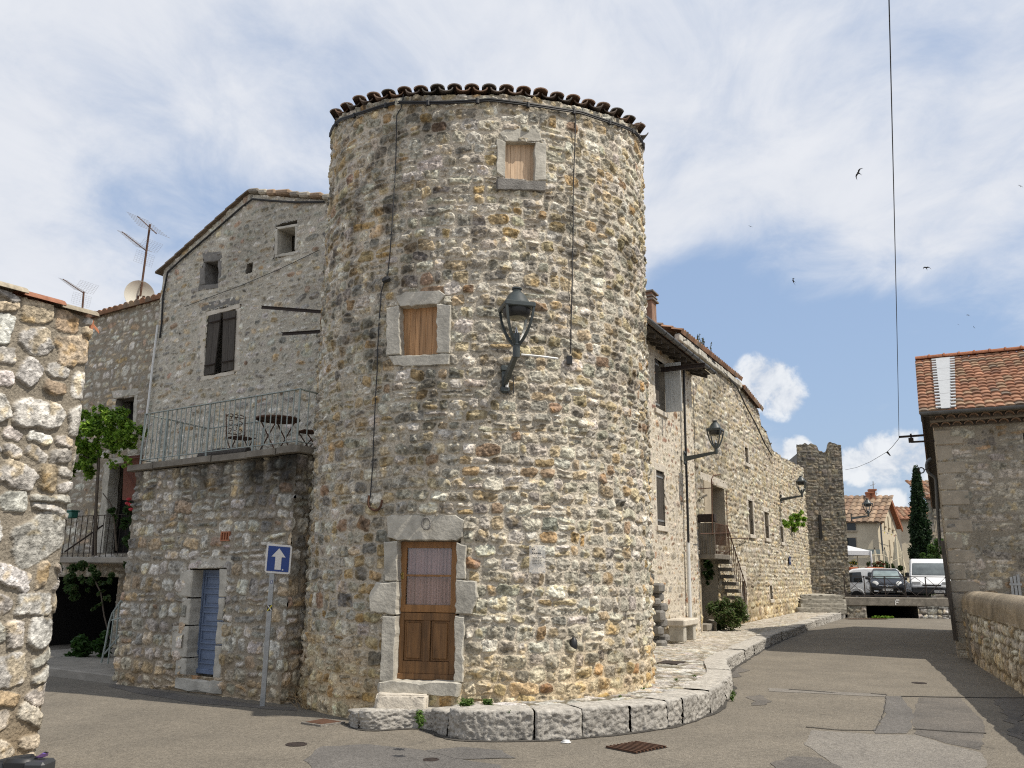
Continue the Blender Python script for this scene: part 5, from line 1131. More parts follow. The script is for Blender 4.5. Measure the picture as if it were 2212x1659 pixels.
# weeds on the roof
RW = thing('roof_weeds', 'thin spiky weeds growing on the tiled eave of the rampart house', 'weeds', tuple(ST.px(1525, 722))); mb = MB(); g = np.random.default_rng(12)
for k in range(16):
    p = ST.px(1505+g.uniform(0, 32), 735+g.uniform(-6, 6), .0); p[2] = np.interp((p-ST.o)@dS, tu, tzv)+.1; h = g.uniform(.2, .55); mb.cur = (.10, .11, .05); q = p+A3(g.normal(0, .05), g.normal(0, .05), h); mb.tube([p, (p+q)/2+A3(g.normal(0, .02), 0, 0), q], [.012, .01, .004], 4)
    for j in range(8): mb.leaf(p+(q-p)*g.uniform(.2, 1), .04)
mb.build('stems', M['leaf'], RW, usecol=True, recalc=False)
# loggia, balcony and outside stair of the rampart house
LO = hw['log']; a0, a1, b0, b1 = LO
mb = MB(); t = .04; dp = .9; ST.box(mb, a0-t, a0, b0-t, b1+t, -dp, .03); ST.box(mb, a1, a1+t, b0-t, b1+t, -dp, .03); ST.box(mb, a0, a1, b1, b1+t, -dp, .03); ST.box(mb, a0-t, a1+t, b0, b1, -dp-.04, -dp); mb.build('loggia', M['render_wall'], LH)
mb = MB(); ST.box(mb, a0-.02, a0+.9, b0, b1+.05, -.08, .05, .01); mb.build('loggia_panel', M['render_wall'], LH)
frm = MB(); ST.box(frm, a0-.35, a1+.5, b1+.03, b1+.28, -.1, .035, .01); frm.build('loggia_lintel', M['dressed_light'], LH)
BA = thing('street_balcony', 'small concrete balcony with rusty railing and outside stair on the rampart house', 'balcony', tuple(ST.px(1530, 1195)))
zs_ = ST.ab(1520, 1193, .6)[1]; ub0 = ST.ab(1508, 1190, 0)[0]+.05; pjt = .52; ub1 = ST.ab(1577, 1190, .52)[0]
print('balc', zs_, ub0, ub1)
mb = MB(); ST.box(mb, ub0, ub1, zs_-.16, zs_, 0, pjt, .02); mb.build('slab', M['old_concrete'], BA)
mb = MB(); ST.box(mb, ub0, ub0+.05, zs_, zs_+.95, .02, pjt, .008)
for k in range(5): ST.box(mb, ub0-.03, ub0, zs_, zs_+.95, .03+k*.12, .06+k*.12)
mb.build('side_panel', M['old_concrete'], BA)
mb = MB(); ST.box(mb, ub0-.03, ub0+.22, zs_+.98, zs_+1.22, .02, pjt+.03, .01); mb.build('trough', M['darkrust'], BA)
mb = MB(); ST.box(mb, ub0, ub1, zs_+.93, zs_+.955, pjt-.05, pjt-.02); mb.build('handrail', M['rust'], BA); mb = MB(); ST.box(mb, ub0, ub1, zs_+.08, zs_+.10, pjt-.05, pjt-.02); mb.build('bottom_rail', M['rust'], BA)
for k in range(13): mb = MB(); u = ub0+.08+(ub1-ub0-.1)*k/12; mb.tube([ST.w(u, zs_, pjt-.035), ST.w(u, zs_+.94, pjt-.035)], .014, 5); mb.build('baluster', M['rust'], BA)
for k in range(9):
    u = ub1+.26*k; z = zs_-.16-.235*(k+0); mb = MB(); ST.box(mb, u-.02, u+.34, z-.12, z, .02, .50, .015); mb.build('stone_step', M['old_concrete'], BA)
    mb = MB(); mb.tube([ST.w(u+.15, z, .47), ST.w(u+.15, z+.95, .47)], .013, 5); mb.build('baluster', M['rust'], BA)
mb = MB(); mb.tube([ST.w(ub1, zs_+.94, .47), ST.w(ub1+.26*8+.2, zs_+.94-.235*8.5, .47)], .018, 5); mb.build('stair_handrail', M['rust'], BA)
mb = MB(); mb.tube([ST.px(1539, 1155, .5), ST.px(1537, 1035, .5), ST.px(1541, 1027, .5), ST.px(1556, 1025, .5)], .02, 6); mb.tube([ST.px(1508, 1056, .05), ST.px(1539, 1054, .5)], .015, 5); mb.build('awning_pole', M['rust'], BA)
mb = MB(); mb.tube([ST.px(1571, 1160, .5), ST.px(1570, 1060, .5)], .018, 5); mb.tube([ST.px(1512, 1153, .53), ST.px(1594, 1151, .53)], .016, 5); mb.tube([ST.px(1572, 1163, .5), ST.px(1616, 1163, .1)], .016, 5); mb.build('iron_bar', M['rust'], BA)
a0, a1, b0, b1 = hw['low']; mb = MB(); ST.box(mb, a0-.04, a0, b0, b1, -.9, .02); ST.box(mb, a1, a1+.04, b0, b1, -.9, .02); ST.box(mb, a0, a1, b1, b1+.04, -.9, .02); ST.box(mb, a0-.04, a1+.04, b0-.1, b1, -.94, -.9); mb.build('lower_recess', M['render_wall'], LH)
mb = MB(); ST.box(mb, a0+.02, a0+.28, b0-.05, b1, -.5, -.02, .01); mb.build('recess_pier', M['render_wall'], LH)
mb = MB(); ST.box(mb, a0+.3, a0+1.15, b0+.3, b1, -.42, -.38); dd = mb.build('recess_door', M['grey_wood'], LH)
mb = MB(); ST.box(mb, a0+.25, a0+1.2, .25, b0+.28, -.5, .12, .015); mb.build('door_plinth', M['concrete'], LH)
# loose masonry of the corner: dark stub by the tower
mb = MB(); g = np.random.default_rng(5); 
for k, (x, y) in enumerate(((1417, 1270), (1421, 1290), (1414, 1300), (1424, 1312), (1418, 1330), (1425, 1345), (1420, 1362), (1429, 1378), (1422, 1392))):
    p = WH.px(x, y, .25); mb.box(p, (g.uniform(.22, .4), g.uniform(.25, .4), g.uniform(.18, .28)), (dS, nS, A3(0, 0, 1)), .05)
o = mb.build('wall_stub', M['dressed_dark'], WHT)
# things along the pavement
BN = thing('stone_bench', 'pale stone slab bench on stubby legs against the white house', 'bench', tuple(WH.px(1462, 1380, .3))); zb_ = .27
p = on_z(1459, 1383, zb_); ub = (p-WH.o)@dS
mb = MB(); c = WH.w(ub+.05, zb_+.46, .42); mb.box(c, (1.25, .5, .17), (dS, nS, A3(0, 0, 1)), .03); mb.build('seat', M['dressed_light'], BN)
for s_ in (-.42, .42): mb = MB(); mb.box(WH.w(ub+.05+s_, zb_+.19, .42), (.22, .4, .40), (dS, nS, A3(0, 0, 1)), .02); mb.build('leg', M['dressed'], BN)
mb = MB(); gp = WH.off(.12); P = gp.px(1486, 1170); Q = gp.px(1492, 1371); mb.tube([P, Q], .055, 10); tag(mb.build('cable_guard', M['pvc'], smooth=True), 'wide white plastic pipe standing between white house and rampart house', 'pipe')
mb = MB(); pth = [ST.px(*p, .08) for p in ((1497, 1130), (1503, 1136), (1506, 1150), (1507, 1200), (1509, 1280), (1513, 1367))]; mb.tube(pth, .03, 8); tag(mb.build('drainpipe', M['galv'], smooth=True), 'thin grey drainpipe with bent top next to the recessed doorway', 'drainpipe')
pth = [ST.px(*p, .12) for p in ((1760, 1050), (1745, 1030))]
mb = MB(); up_path = [WH.px(*p, .14) for p in ((1487, 1172), (1485, 1100), (1482, 1000), (1479, 900), (1477, 820), (1476, 770), (1474, 742))]; mb.tube(up_path, .035, 6); mb.tube([p+dS*.07+A3(0, 0, .0) for p in up_path], .02, 5); tag(mb.build('power_cable', M['black'], smooth=True), 'thick black cables dropping between the white house and the rampart house', 'cable')
mb = MB(); P = [ST.px(*p, .12) for p in ((1476, 735), (1484, 734), (1520, 762), (1560, 800), (1592, 836), (1610, 875), (1632, 915), (1652, 958), (1668, 985))]; mb.tube(P, .03, 6); tag(mb.build('power_cable', M['black'], smooth=True), 'black cable sagging below the eave along the whole rampart house', 'cable')
mb = MB(); mb.tube([ST.px(*p, .08) for p in ((1497, 830), (1500, 930), (1502, 1010), (1492, 1060))], .009, 4); tag(mb.build('power_cable', M['black']), 'thin black wire hanging beside the first street lamp of the rampart house', 'cable')
mb = MB(); q = [on_z(1548, 1362, .25), on_z(1528, 1358, .25), on_z(1534, 1350, .25), on_z(1554, 1353, .25)]; o = rock('concrete_block', None, q, .2, .5, M['concrete'], 8); tag(o, 'low concrete block beside the green shrub on the pavement', 'block')
sb = thing('shrub', 'rounded dark green shrub growing on the pavement below the outside stair', 'shrub', tuple(on_z(1578, 1362, .25))); c = on_z(1571, 1360, .25)+nS*.1; bl = clumps(c+A3(0, 0, .46), (.62, .55, .42), 22, .26)
mb = MB(); foliage(mb, bl, 8000, .04, [(.08, .13, .03), (.11, .16, .045), (.06, .10, .025), (.14, .14, .07)], .6, .2); mb.build('foliage', M['leaf'], sb, usecol=True, recalc=False)
mb = MB(); mb.tube([c, c+A3(.1, 0, .4)], .02, 5); mb.tube([c, c+A3(-.2, .1, .45)], .015, 5); mb.build('stem', M['bark'], sb)
wv = thing('wall_plant', 'leafy plant sprouting high from the rampart house wall near the square tower', 'plant', tuple(ST.px(1724, 1145))); bl = []
for (x, y, r) in ((1722, 1112, .38), (1728, 1122, .34), (1718, 1125, .32), (1724, 1135, .28), (1703, 1128, .26), (1697, 1133, .2)): bl += clumps(ST.px(x, y, .3), (r,)*3, 3, r*.5)
mb = MB(); foliage(mb, bl, 1100, .1, GL, .5, .3); mb.build('foliage', M['leaf'], wv, usecol=True, recalc=False); mb = MB(); mb.tube([ST.px(1724, 1150, 0), ST.px(1724, 1120, .3)], .03, 5); mb.build('stem', M['bark'], wv)
iv = thing('hanging_plant', 'dark trailing plant hanging in the shadow below the street balcony', 'plant', tuple(ST.px(1535, 1260))); bl = []
for (x, y, r) in ((1528, 1215, .25), (1532, 1235, .25), (1538, 1225, .2), (1530, 1255, .2)): bl += clumps(ST.px(x, y, -.2), (r,)*3, 3, r*.5)
mb = MB(); foliage(mb, bl, 700, .06, GD, .4, .3); mb.build('foliage', M['leaf'], iv, usecol=True, recalc=False)
# number plate on the wall
NP = thing('house_number_sign', 'small dark blue enamel plate on the sunlit rampart house wall', 'sign', tuple(ST.px(1707, 1212))); a0, a1, b0, b1 = ST.rect(1704, 1202, 1709, 1220, .08); mb = MB(); ST.box(mb, a0, a1, b0, b1, .07, .09, .005); mb.build('plate', mat('dark_blue_enamel', (.006, .02, .08), .4, .1), NP)
mb = MB(); ST.box(mb, a0+(a1-a0)*.35, a0+(a1-a0)*.55, b0+.12, b0+.3, .09, .093); ST.box(mb, a0+(a1-a0)*.3, a0+(a1-a0)*.7, b0+.4, b0+.46, .09, .093); mb.build('lettering', M['signwhite'], NP)
# ================================================================== STEPS + SQUARE TOWER
Yq = 44.6
sq = dict(tl=at_Y(1720, 965, Yq), tr=at_Y(1816, 957, Yq), br=at_Y(1838, 1300, Yq), bl=at_Y(1763, 1290, Yq))
QT = thing('square_tower', 'ruined square stone tower with broken top in the shade at the street end', 'tower', (float((sq['bl'][0]+sq['br'][0])/2), Yq, .9))
stQ = Stones(-2, 6, -1, 12, .34, .19, 131, [(tuple(x*.78 for x in c), w) for c, w in PAL['dark']], split=.3, pw=(2.6, 5), gap=.04)  # stones and mortar dimmed for the shadow side, shade put into their colours
xb0, xb1 = sq['bl'][0]-.5, sq['br'][0]; xt0, xt1 = sq['tl'][0], sq['tr'][0]; zt0 = float((sq['tl'][2]+sq['tr'][2])/2); 
def qtop(u):
    t = u/3.; z = zt0+.05; z += -.42*sst(.44, .52, t)*sst(.72, .64, t)+.16*math.exp(-((t-.76)/.07)**2)-.1*sst(.1, .0, t); return z+.12*(vn(np.array([u*5]), np.array([2.]), 5)[0]-.5)
def qmap(u, v, h):
    t = u/3.; f = v/zt0; x0 = xb0+(xt0-xb0)*f; x1 = xb1+(xt1-xb1)*f; return np.stack([x0+(x1-x0)*t, np.full_like(u, Yq)-h, v], 1)
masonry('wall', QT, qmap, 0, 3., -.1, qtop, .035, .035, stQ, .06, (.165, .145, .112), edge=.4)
qs = MB(); vs = []
for (x, y) in ((xb0, Yq), (xb1, Yq), (xb1+.6, Yq+3), (xb0+.6, Yq+3)): vs.append((x, y, -.1))
for (x, y) in ((xt0+.0, Yq+.02), (xt1-.0, Yq+.02), (xt1+.5, Yq+3), (xt0+.5, Yq+3)): vs.append((x, y, zt0-.5))
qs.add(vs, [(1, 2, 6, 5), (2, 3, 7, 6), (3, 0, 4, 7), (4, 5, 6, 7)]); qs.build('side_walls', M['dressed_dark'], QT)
mb = MB(); P = at_Y(1772, 1138, Yq-.08); mb.box(at_Y(1772, 1138, Yq-.07), (.14, .06, 1.25)); mb.build('arrow_slit', M['dark'], QT)
SP = thing('stone_steps', 'four worn stone steps climbing to the square tower', 'steps', tuple(on_z(1790, 1322, .31)))
yb0 = on_z(1790, 1322, .31)[1]; print('steps y', yb0)
rows_ = [(1320, 1308), (1307, 1298), (1297, 1289), (1288, 1281)]
zc = .30
for k in range(4):
    y0 = yb0+.42*k; xl = at_Y(1757 if k else 1748, 1310, y0)[0]-.6; xr = at_Y(1829, 1310, y0)[0]; q = [(xl, y0), (xr, y0), (xr, y0+.5), (xl, y0+.5)]; rock('step', SP, q, .2, zc+.19*(k+1), M['step_stone'], 70+k, .02, .0)
rock('landing', SP, [(xl-.5, y0+.45), (xr, y0+.45), (xr, Yq+.3), (xl-.5, Yq+.3)], .2, zc+.755, M['dressed'], 75)
# ================================================================== BRIDGE / PARKING EDGE
Yb = 41.3
BR = thing('culvert_bridge', 'low concrete parking deck over a black culvert opening between stone abutments', 'bridge', (18.5, Yb, 0))
xo0, xo1 = at_Y(1873, 1335, Yb)[0], at_Y(1984, 1335, Yb)[0]; xl_ = at_Y(1829, 1310, Yb)[0]; zd = .97; zo = at_Y(1930, 1309, Yb)[2]
stB = Stones(10, 40, -1, 3, .45, .26, 141, PAL['dark'], split=.2, pw=(3, 6), gap=.04)
BP = PL((0, Yb, 0), (1, 0, 0), (0, -1, 0)); 
wallgrid('abutment', BR, BP, xl_, xo0, -.06, zo+.02, .04, stB, .05, (.17, .15, .12)); stB2 = Stones(10, 40, -1, 3, .42, .2, 143, PAL['white'], split=.2, pw=(3, 6), gap=.06)
wallgrid('abutment', BR, BP, xo1, xo1+9, -.06, zo+.02, .04, stB2, .06, (.10, .09, .075))
mb = MB(); BP.box(mb, xl_-.1, xo1+14, zo, zd, -.6, .06, .03); mb.build('deck_edge', M['old_concrete'], BR)
mb = MB(); mb.add([(xo0, Yb+.02, -.05), (xo1, Yb+.02, -.05), (xo1, Yb+9, -.05), (xo0, Yb+9, -.05), (xo0, Yb+.02, zo+.01), (xo1, Yb+.02, zo+.01), (xo1, Yb+9, zo+.01), (xo0, Yb+9, zo+.01)], [(0, 4, 7, 3), (1, 2, 6, 5), (2, 3, 7, 6), (4, 5, 6, 7), (0, 3, 2, 1)]); mb.build('culvert', M['dark'], BR)
mb = MB(); c = at_Y(1937.5, 1301, Yb-.07)
for dx, dz, w, h in ((-.07, 0, .05, .26), (.02, .105, .2, .05), (.0, .0, .14, .05)): mb.box(c+A3(dx, 0, dz), (w, .012, h))
mb.build('painted_letter', M['signwhite'], BR)
mb = MB(); g = np.random.default_rng(3)
WDS = thing('gutter_weeds', 'low green weeds along the foot of the black culvert opening', 'weeds', (18.5, Yb-.1, 0)); bl = []
for k in range(14): bl.append((A3(xo0+(xo1-xo0)*g.uniform(.1, .55), Yb-.1, .04), [.22, .1, .1]))
foliage(mb, bl, 500, .05, GL, .5, .2); mb.build('leaves', M['leaf'], WDS, usecol=True, recalc=False)
RLB = thing('parking_railing', 'black iron railing with diagonal crosses along the parking deck', 'railing', (18.5, Yb+.1, zd)); zr0, zr1 = 1.05, at_Y(1900, 1245, Yb+.1)[2]
for x0, x1 in ((at_Y(1823, 1243, Yb+.1)[0], 26.),):
    mb = MB(); mb.box(((x0+x1)/2, Yb+.1, zr1), (x1-x0, .05, .035)); mb.build('top_rail', M['darkrust'], RLB); mb = MB(); mb.box(((x0+x1)/2, Yb+.1, zr0), (x1-x0, .05, .03)); mb.build('bottom_rail', M['darkrust'], RLB)
pxs = [1824, 1867, 1911, 1954.5, 1999.5, 2044]; X = [at_Y(p, 1260, Yb+.1)[0] for p in pxs]; st_p = X[2]-X[1]; X += [X[-1]+st_p, X[-1]+2*st_p, X[-1]+3*st_p]
for k, x in enumerate(X):
    mb = MB(); mb.box((x, Yb+.1, (zd-.1+zr1)/2), (.04, .04, zr1-zd+.1)); mb.build('post', M['darkrust'], RLB)
    if k < len(X)-1:
        x2 = X[k+1]; zm = (zr0+zr1)/2; xm = (x+x2)/2; mb = MB()
        for sg in (-1, 1):
            mb.tube([(xm+sg*.0, Yb+.1, zr1-.02), (xm+sg*(x2-x)*.42, Yb+.1, zm+.12), (xm+sg*(x2-x)*.42, Yb+.1, zm-.12), (xm+sg*.0, Yb+.1, zr0+.02)] if k % 2 else [(x+.02 if sg < 0 else x2-.02, Yb+.1, zr1-.02), (x2-.02 if sg < 0 else x+.02, Yb+.1, zr0+.02)], .012, 4)
        mb.build('cross_bars', M['darkrust'], RLB)
gd = thing('gutter_grate', 'long rusty slotted grate where the road meets the stone abutment', 'drain grate', tuple(on_z(1860, 1338, .01))); q = on_z(1850, 1337, .02); mb = MB()
for k in range(16): mb.box(q+A3(.13*k-.4, .0+.03*k, 0), (.06, .5, .02))
mb.build('bars', M['rust'], gd)
# ================================================================== RIGHT HOUSE
RHT = thing('right_house', 'stone house with red tiled roof and zinc valley at the right edge', 'house', tuple(RC))
zE = 6.43*1.0; gR = A3(-nR[0], -nR[1], 0); zE = RH.ab(2100, 884, .45)[1]; print('eave', zE)
stR = Stones(-1, 14, -2, 9, .46, .24, 151, PAL['rh'], split=.3, pw=(3, 7), gap=.03, wvar=.5)
hsl = RH.rect(2209, 935, 2216, 972); ztop = zE-.12
wallgrid('wall', RHT, RH, 0, 9, -1, ztop, .024, stR, .03, (.28, .25, .20), holes=[hsl], mfill=.15, edge=.25, weather=lambda u, v, ms: 1-.2*sst(.5, .7, fbm(u*.8, v*.8, 78, 4)))
niche(RH, hsl, .4, RHT)
RS = PL(RC, -gR, A3(-gR[1], gR[0], 0)); Ld = 12.4; sr = 4.7; zRi = zE+.5*sr; zF = zRi-.5*(Ld-sr)
def rstop(u): d = -u; return (zE-.15+.5*d) if d < sr else (zRi-.15-.5*(d-sr))
wallgrid('side_wall', RHT, RS, -Ld, 0, -.5, rstop, .04, stR, .03, (.28, .25, .20), mfill=.35)
# quoins
mb = MB(); g = np.random.default_rng(4); z = -1.; k = 0
while z < ztop-.3: h = g.uniform(.28, .42); w = .62 if k % 2 else .36; RH.box(mb, -.025, w, z, z+h-.015, -.3, .022, .025); z += h; k += 1
mb.build('quoin', mat('quoin_stone', (.34, .30, .24), .9, .22, 4, .5, 40, spec=.2), RHT)
ohg = .33; eo = .45
E0 = RH.w(-ohg, zE+.02, eo); sl_ = (gR+A3(0, 0, .5)); sl_ /= np.linalg.norm(sl_); Lr = math.hypot(sr+eo, .5*(sr+eo))
E0z = E0.copy(); E0z[2] = zE-.0
tile_roof('roof', RHT, E0z, eR, sl_, 10, Lr, pal=TILE_RED, pitch=.215, row=Lr/17.4, amp=.026, step=.045, du=.027, seed=61, thick=.04, skew=.0)
s2 = -(gR-A3(0, 0, .5)); 
RF0 = E0z+gR*(sr+eo)+A3(0, 0, .5*(sr+eo))
FE = RF0+gR*(Ld-sr+.3)-A3(0, 0, .5*(Ld-sr+.3)); su = RF0-FE
tile_roof('back_roof', RHT, FE, eR, su, 10, np.linalg.norm(su), pal=TILE_RED, pitch=.25, row=.37, amp=.03, step=.045, du=.06, seed=62)
mb = MB(); n = 22
for k in range(n):
    c = RF0+eR*(.42*k+.21)+A3(0, 0, .06); mb.cur = tuple(np.array((.36, .15, .08))*RNG.uniform(.85, 1.1)); vs = []
    for x, r in ((-.2, .11), (.17, .115), (.18, .14), (.23, .14)):
        for q in range(9): w = math.pi*q/8; vs.append(c+eR*x+gR*math.cos(w)*r+A3(0, 0, math.sin(w)*r))
    mb.add(vs, [(9*i+q, 9*i+q+1, 9*i+q+10, 9*i+q+9) for i in range(3) for q in range(8)]+[tuple(range(9)), tuple(range(27, 36))[::-1]])
mb.build('ridge_tiles', M['tile'], RHT, usecol=True)
# zinc valley strip
nn_ = np.cross(eR, sl_); nn_ = nn_ if nn_[2] > 0 else -nn_
RP = lambda a, s: E0z+eR*a+sl_*s+nn_*.085
mb = MB(); Lz = Lr-.1; nst = 4
aa0, aa1, ab0, ab1 = .78, 1.28, .95, 1.22
for k in range(nst):
    f0, f1 = k/nst, (k+1)/nst-.004; A = lambda f, x, y: RP(x+(y-x)*(1-f)*1., Lz*f)
    lf_ = lambda f: .52+.07*f; rg2 = lambda f: .74+.26*f
    mb.prism([RP(lf_(f0), Lz*f0), RP(rg2(f0), Lz*f0), RP(rg2(f1), Lz*f1), RP(lf_(f1), Lz*f1)], nn_*-.02)
zv = mb.build('zinc_valley', M['zinc_light'], RHT); mb = MB(); nr = 18
for k in range(nr):
    f0, f1 = k/nr, (k+.62)/nr
    for b0_, w in ((lambda f: lf_(f)-.12, .12), (rg2, .12)): mb.prism([RP(b0_(f0), Lz*f0)+nn_*.03, RP(b0_(f0)+w, Lz*f0)+nn_*.03, RP(b0_(f1)+w, Lz*f1)+nn_*.012, RP(b0_(f1), Lz*f1)+nn_*.012], nn_*-.03)
mb.build('lead_flashing', M['zinc_light'], zv)
# gutter, genoise, verge
mb = MB(); vs = []
for u in (-ohg+.02, 9.5): vs += [RH.w(u, zE+.0+.08*math.sin(a), eo+.06+.08*math.cos(a)) for a in np.linspace(math.pi, 2*math.pi, 9)]+[RH.w(u, zE+.07*math.sin(a), eo+.06+.07*math.cos(a)) for a in np.linspace(math.pi, 2*math.pi, 9)]
mb.add(vs, fs); mb.build('gutter', M['zinc'], RHT)
for row in range(2):
    mb = MB(); o0 = .05+.18*row; z0 = zE-.33+.155*row
    for k in range(36):
        a = .0+.26*k+(.13 if row else 0); vs = []
        for o_ in (0., o0+.16):
            for t in (0, .016):
                for q in range(7): w = math.pi*q/6; vs.append(RH.w(a+.105*(1-t*8)*math.cos(w), z0+(.095-t)*math.sin(w), o_))
        mb.cur = (.24, .16, .11); mb.add(vs, [(q, q+1, 15+q, 14+q) for q in range(6)]+[(7+q, 21+q, 22+q, 8+q) for q in range(6)]+[(14+q, 15+q, 22+q, 21+q) for q in range(6)])
    mb.cur = (.20, .17, .13); RH.box(mb, -.1, 9, z0+.095, z0+.15, 0, o0+.15); mb.cur = (.14, .12, .10); RH.box(mb, -.05, 9, z0-.01, z0+.1, 0, o0-.02)
    mb.build('eave_tiles', M['tile'], RHT, usecol=True)
mb = MB(); V0 = E0z+eR*.05-nn_*.06; V1 = RF0+eR*.05-nn_*.06; V2 = FE+eR*.05-A3(0, 0, .05)
for p, q in ((V0, V1), (V1, V2)): mb.prism([p, q, q+eR*(ohg+.1), p+eR*(ohg+.1)], (0, 0, -.05)); mb.prism([p-eR*.02, q-eR*.02, q-eR*.02+A3(0, 0, -.18), p-eR*.02+A3(0, 0, -.18)], eR*.03)
mb.build('verge_board', M['grey_wood'], RHT)
# far gutter downpipe on the street side
DP = RS.off(.14); mb = MB(); P = [(2012, 990), (2003, 998), (2002, 1012), (2008, 1024), (2018, 1030), (2022, 1042), (2024, 1080), (2029, 1160), (2031, 1180)]; ud = -Ld+3.5
dpn = gR; YP = RC+gR*9.; pl_ = PL(YP, eR, -gR); mb.tube(resample([pl_.px(*p) for p in P], .2), .055, 8); tag(mb.build('downpipe', M['zinc'], smooth=True), 'grey zinc downpipe with swan neck on the street side of the red roofed house', 'drainpipe')
bpl = PL(RC+gR*3.5, eR, -gR); BRK = thing('cable_bracket', 'iron bracket holding the overhead wire out from the red roofed house', 'bracket', tuple(bpl.px(1995, 952)))
mb = MB(); p0, p1 = bpl.px(2040, 953), bpl.px(1968, 953); mb.box((p0+p1)/2, (np.linalg.norm(p0-p1), .06, .05), (eR, gR, A3(0, 0, 1))); mb.build('arm', M['darkrust'], BRK)
mb = MB(); mb.box(bpl.px(1968, 951), (.14, .14, .14), (eR, gR, A3(0, 0, 1)), .01); mb.box(bpl.px(1968, 944), (.05, .05, .2), (eR, gR, A3(0, 0, 1))); mb.build('clamp', M['darkrust'], BRK)
mb = MB(); p0, p1 = bpl.px(1942, 944), bpl.px(1998, 940); d = (p1-p0)/np.linalg.norm(p1-p0); mb.box((p0+p1)/2, (np.linalg.norm(p1-p0), .05, .06), (d, gR, np.cross(d, gR)*-1)); mb.build('cross_bar', M['darkrust'], BRK)
W0 = bpl.px(1942, 947)
mb = MB(); We = ray(1919, -60)*9.+EYE; mb.tube([W0+(We-W0)*t-A3(0, 0, .5*t*(1-t)) for t in np.linspace(0, 1, 20)], .0075, 5); tag(mb.build('overhead_wire', M['black']), 'single overhead wire running from the iron bracket up over the street', 'wire')
mb = MB(); K1 = at_Y(1916, 976, 33.); K2 = at_Y(1826, 1015, Yq-.2); mb.tube([W0, W0*.5+K1*.5-A3(0, 0, .03), K1, K1*.66+K2*.34-A3(0, 0, .12), K1*.33+K2*.67-A3(0, 0, .12), K2], .009, 5); mb.tube([K1, K1+A3(.12, 0, -.16)], [.05, .02], 5); tag(mb.build('overhead_wire', M['black']), 'slack wire sagging from the iron bracket to the square tower', 'wire')
mb = MB(); rg_ = PL(RC+gR*6, eR, -gR); c = rg_.px(1990, 1016); mb.tube([c+eR*.09*math.cos(a)+A3(0, 0, .09*math.sin(a)) for a in np.linspace(0, 2*math.pi, 13)], .02, 5); mb.tube([c+eR*.09, rg_.px(2030, 1000)], .016, 5); tag(mb.build('ring_bolt', M['darkrust']), 'iron rod ending in a ring on the side of the red roofed house', 'ring bolt')
mb = MB(); 
for k in range(3): RH.box(mb, 1.28+.075*k, 1.34+.075*k, 1.2, 1.95+.03*k, .06, .09, .004)
RH.box(mb, 1.26, 1.52, 1.75, 1.8, .09, .105); tag(mb.build('picket_panel', M['galv']), 'small grey slatted panel standing behind the parapet against the house', 'panel')
mb = MB(); mb.prism([RH.px(*p, .12) for p in ((2031, 1168), (2040, 1168), (2070, 1384), (2060, 1384))], RH.n*-.08, .006); tag(mb.build('corner_shade_strip', M['grey_wood']), 'added dark strip for the shaded side wall at the street corner of the red roofed house', 'shade strip')  # added dark strip stands in for the shaded side wall, borrows the wood colour
# ================================================================== PARAPET
b0_ = on_z(2078, 1412, 0); b1_ = on_z(2212, 1500, 0); b2_ = b1_+(b1_-b0_)*1.6
PW = thing('parapet_wall', 'low stone parapet with rounded mortar coping along the right side of the road', 'wall', tuple(b1_)); dP = (b2_-b0_)/np.linalg.norm(b2_-b0_); nP = A3(dP[1], -dP[0], 0); nP = nP if nP[0] < 0 else -nP; PP = PL(b0_, dP, nP); Lpw = float(np.linalg.norm(b2_-b0_))
stP = Stones(-1, 22, -.3, 2, .42, .235, 161, PAL['grey'], split=.2, pw=(3, 7), gap=.045, fac=.6)
wallgrid('wall', PW, PP, 0, Lpw, -.06, 1.14, .028, stP, .05, (.20, .175, .135), tint=lowt, edge=.22)
zP0 = PP.ab(2085, 1276, -.2)[1]; zP1 = PP.ab(2205, 1300, -.2)[1]; print('parapet', zP0, zP1)
def coping():
    us = np.linspace(-.05, Lpw, int(Lpw/.05)); aa = np.linspace(-.35, 1.25, 30)*math.pi*.62; V = []
    for u in us:
        for q in range(34):
            f = q/33.; 
            if f < .3: o, z = .03, 1.10+.24*f/.3
            elif f < .8: w = math.pi*(f-.3)/.5; o, z = -.25+.28*math.cos(w), 1.34+.27*math.sin(w)
            else: o, z = -.53, 1.34-1.4*(f-.8)/.2
            V.append((u, o, z))
    V = np.array(V); n = (fbm(V[:, 0]*3, V[:, 2]*4+V[:, 1]*4, 8, 5, .6)-.5)*.06; P = PP.o+V[:, :1]*PP.r+(V[:, 1]+n)[:, None]*PP.n+(V[:, 2]+n*.5)[:, None]*PP.z
    t = fbm(V[:, 0]*2.5, V[:, 2]*1.5+V[:, 1]*2, 9, 5, .62); c = np.array([.33, .28, .21])[None]*(.35+1.15*t)[:, None]
    return raw_mesh('coping', P, grid_faces(len(us), 34), M['kerbstone'], PW, c)
coping()
a0 = PP.ab(2093, 1350)[0]; mb = MB(); PP.box(mb, a0-.16, a0+.16, -.02, 1.16, -.1, .05, .02); mb.build('mortar_pier', M['old_concrete'], PW)
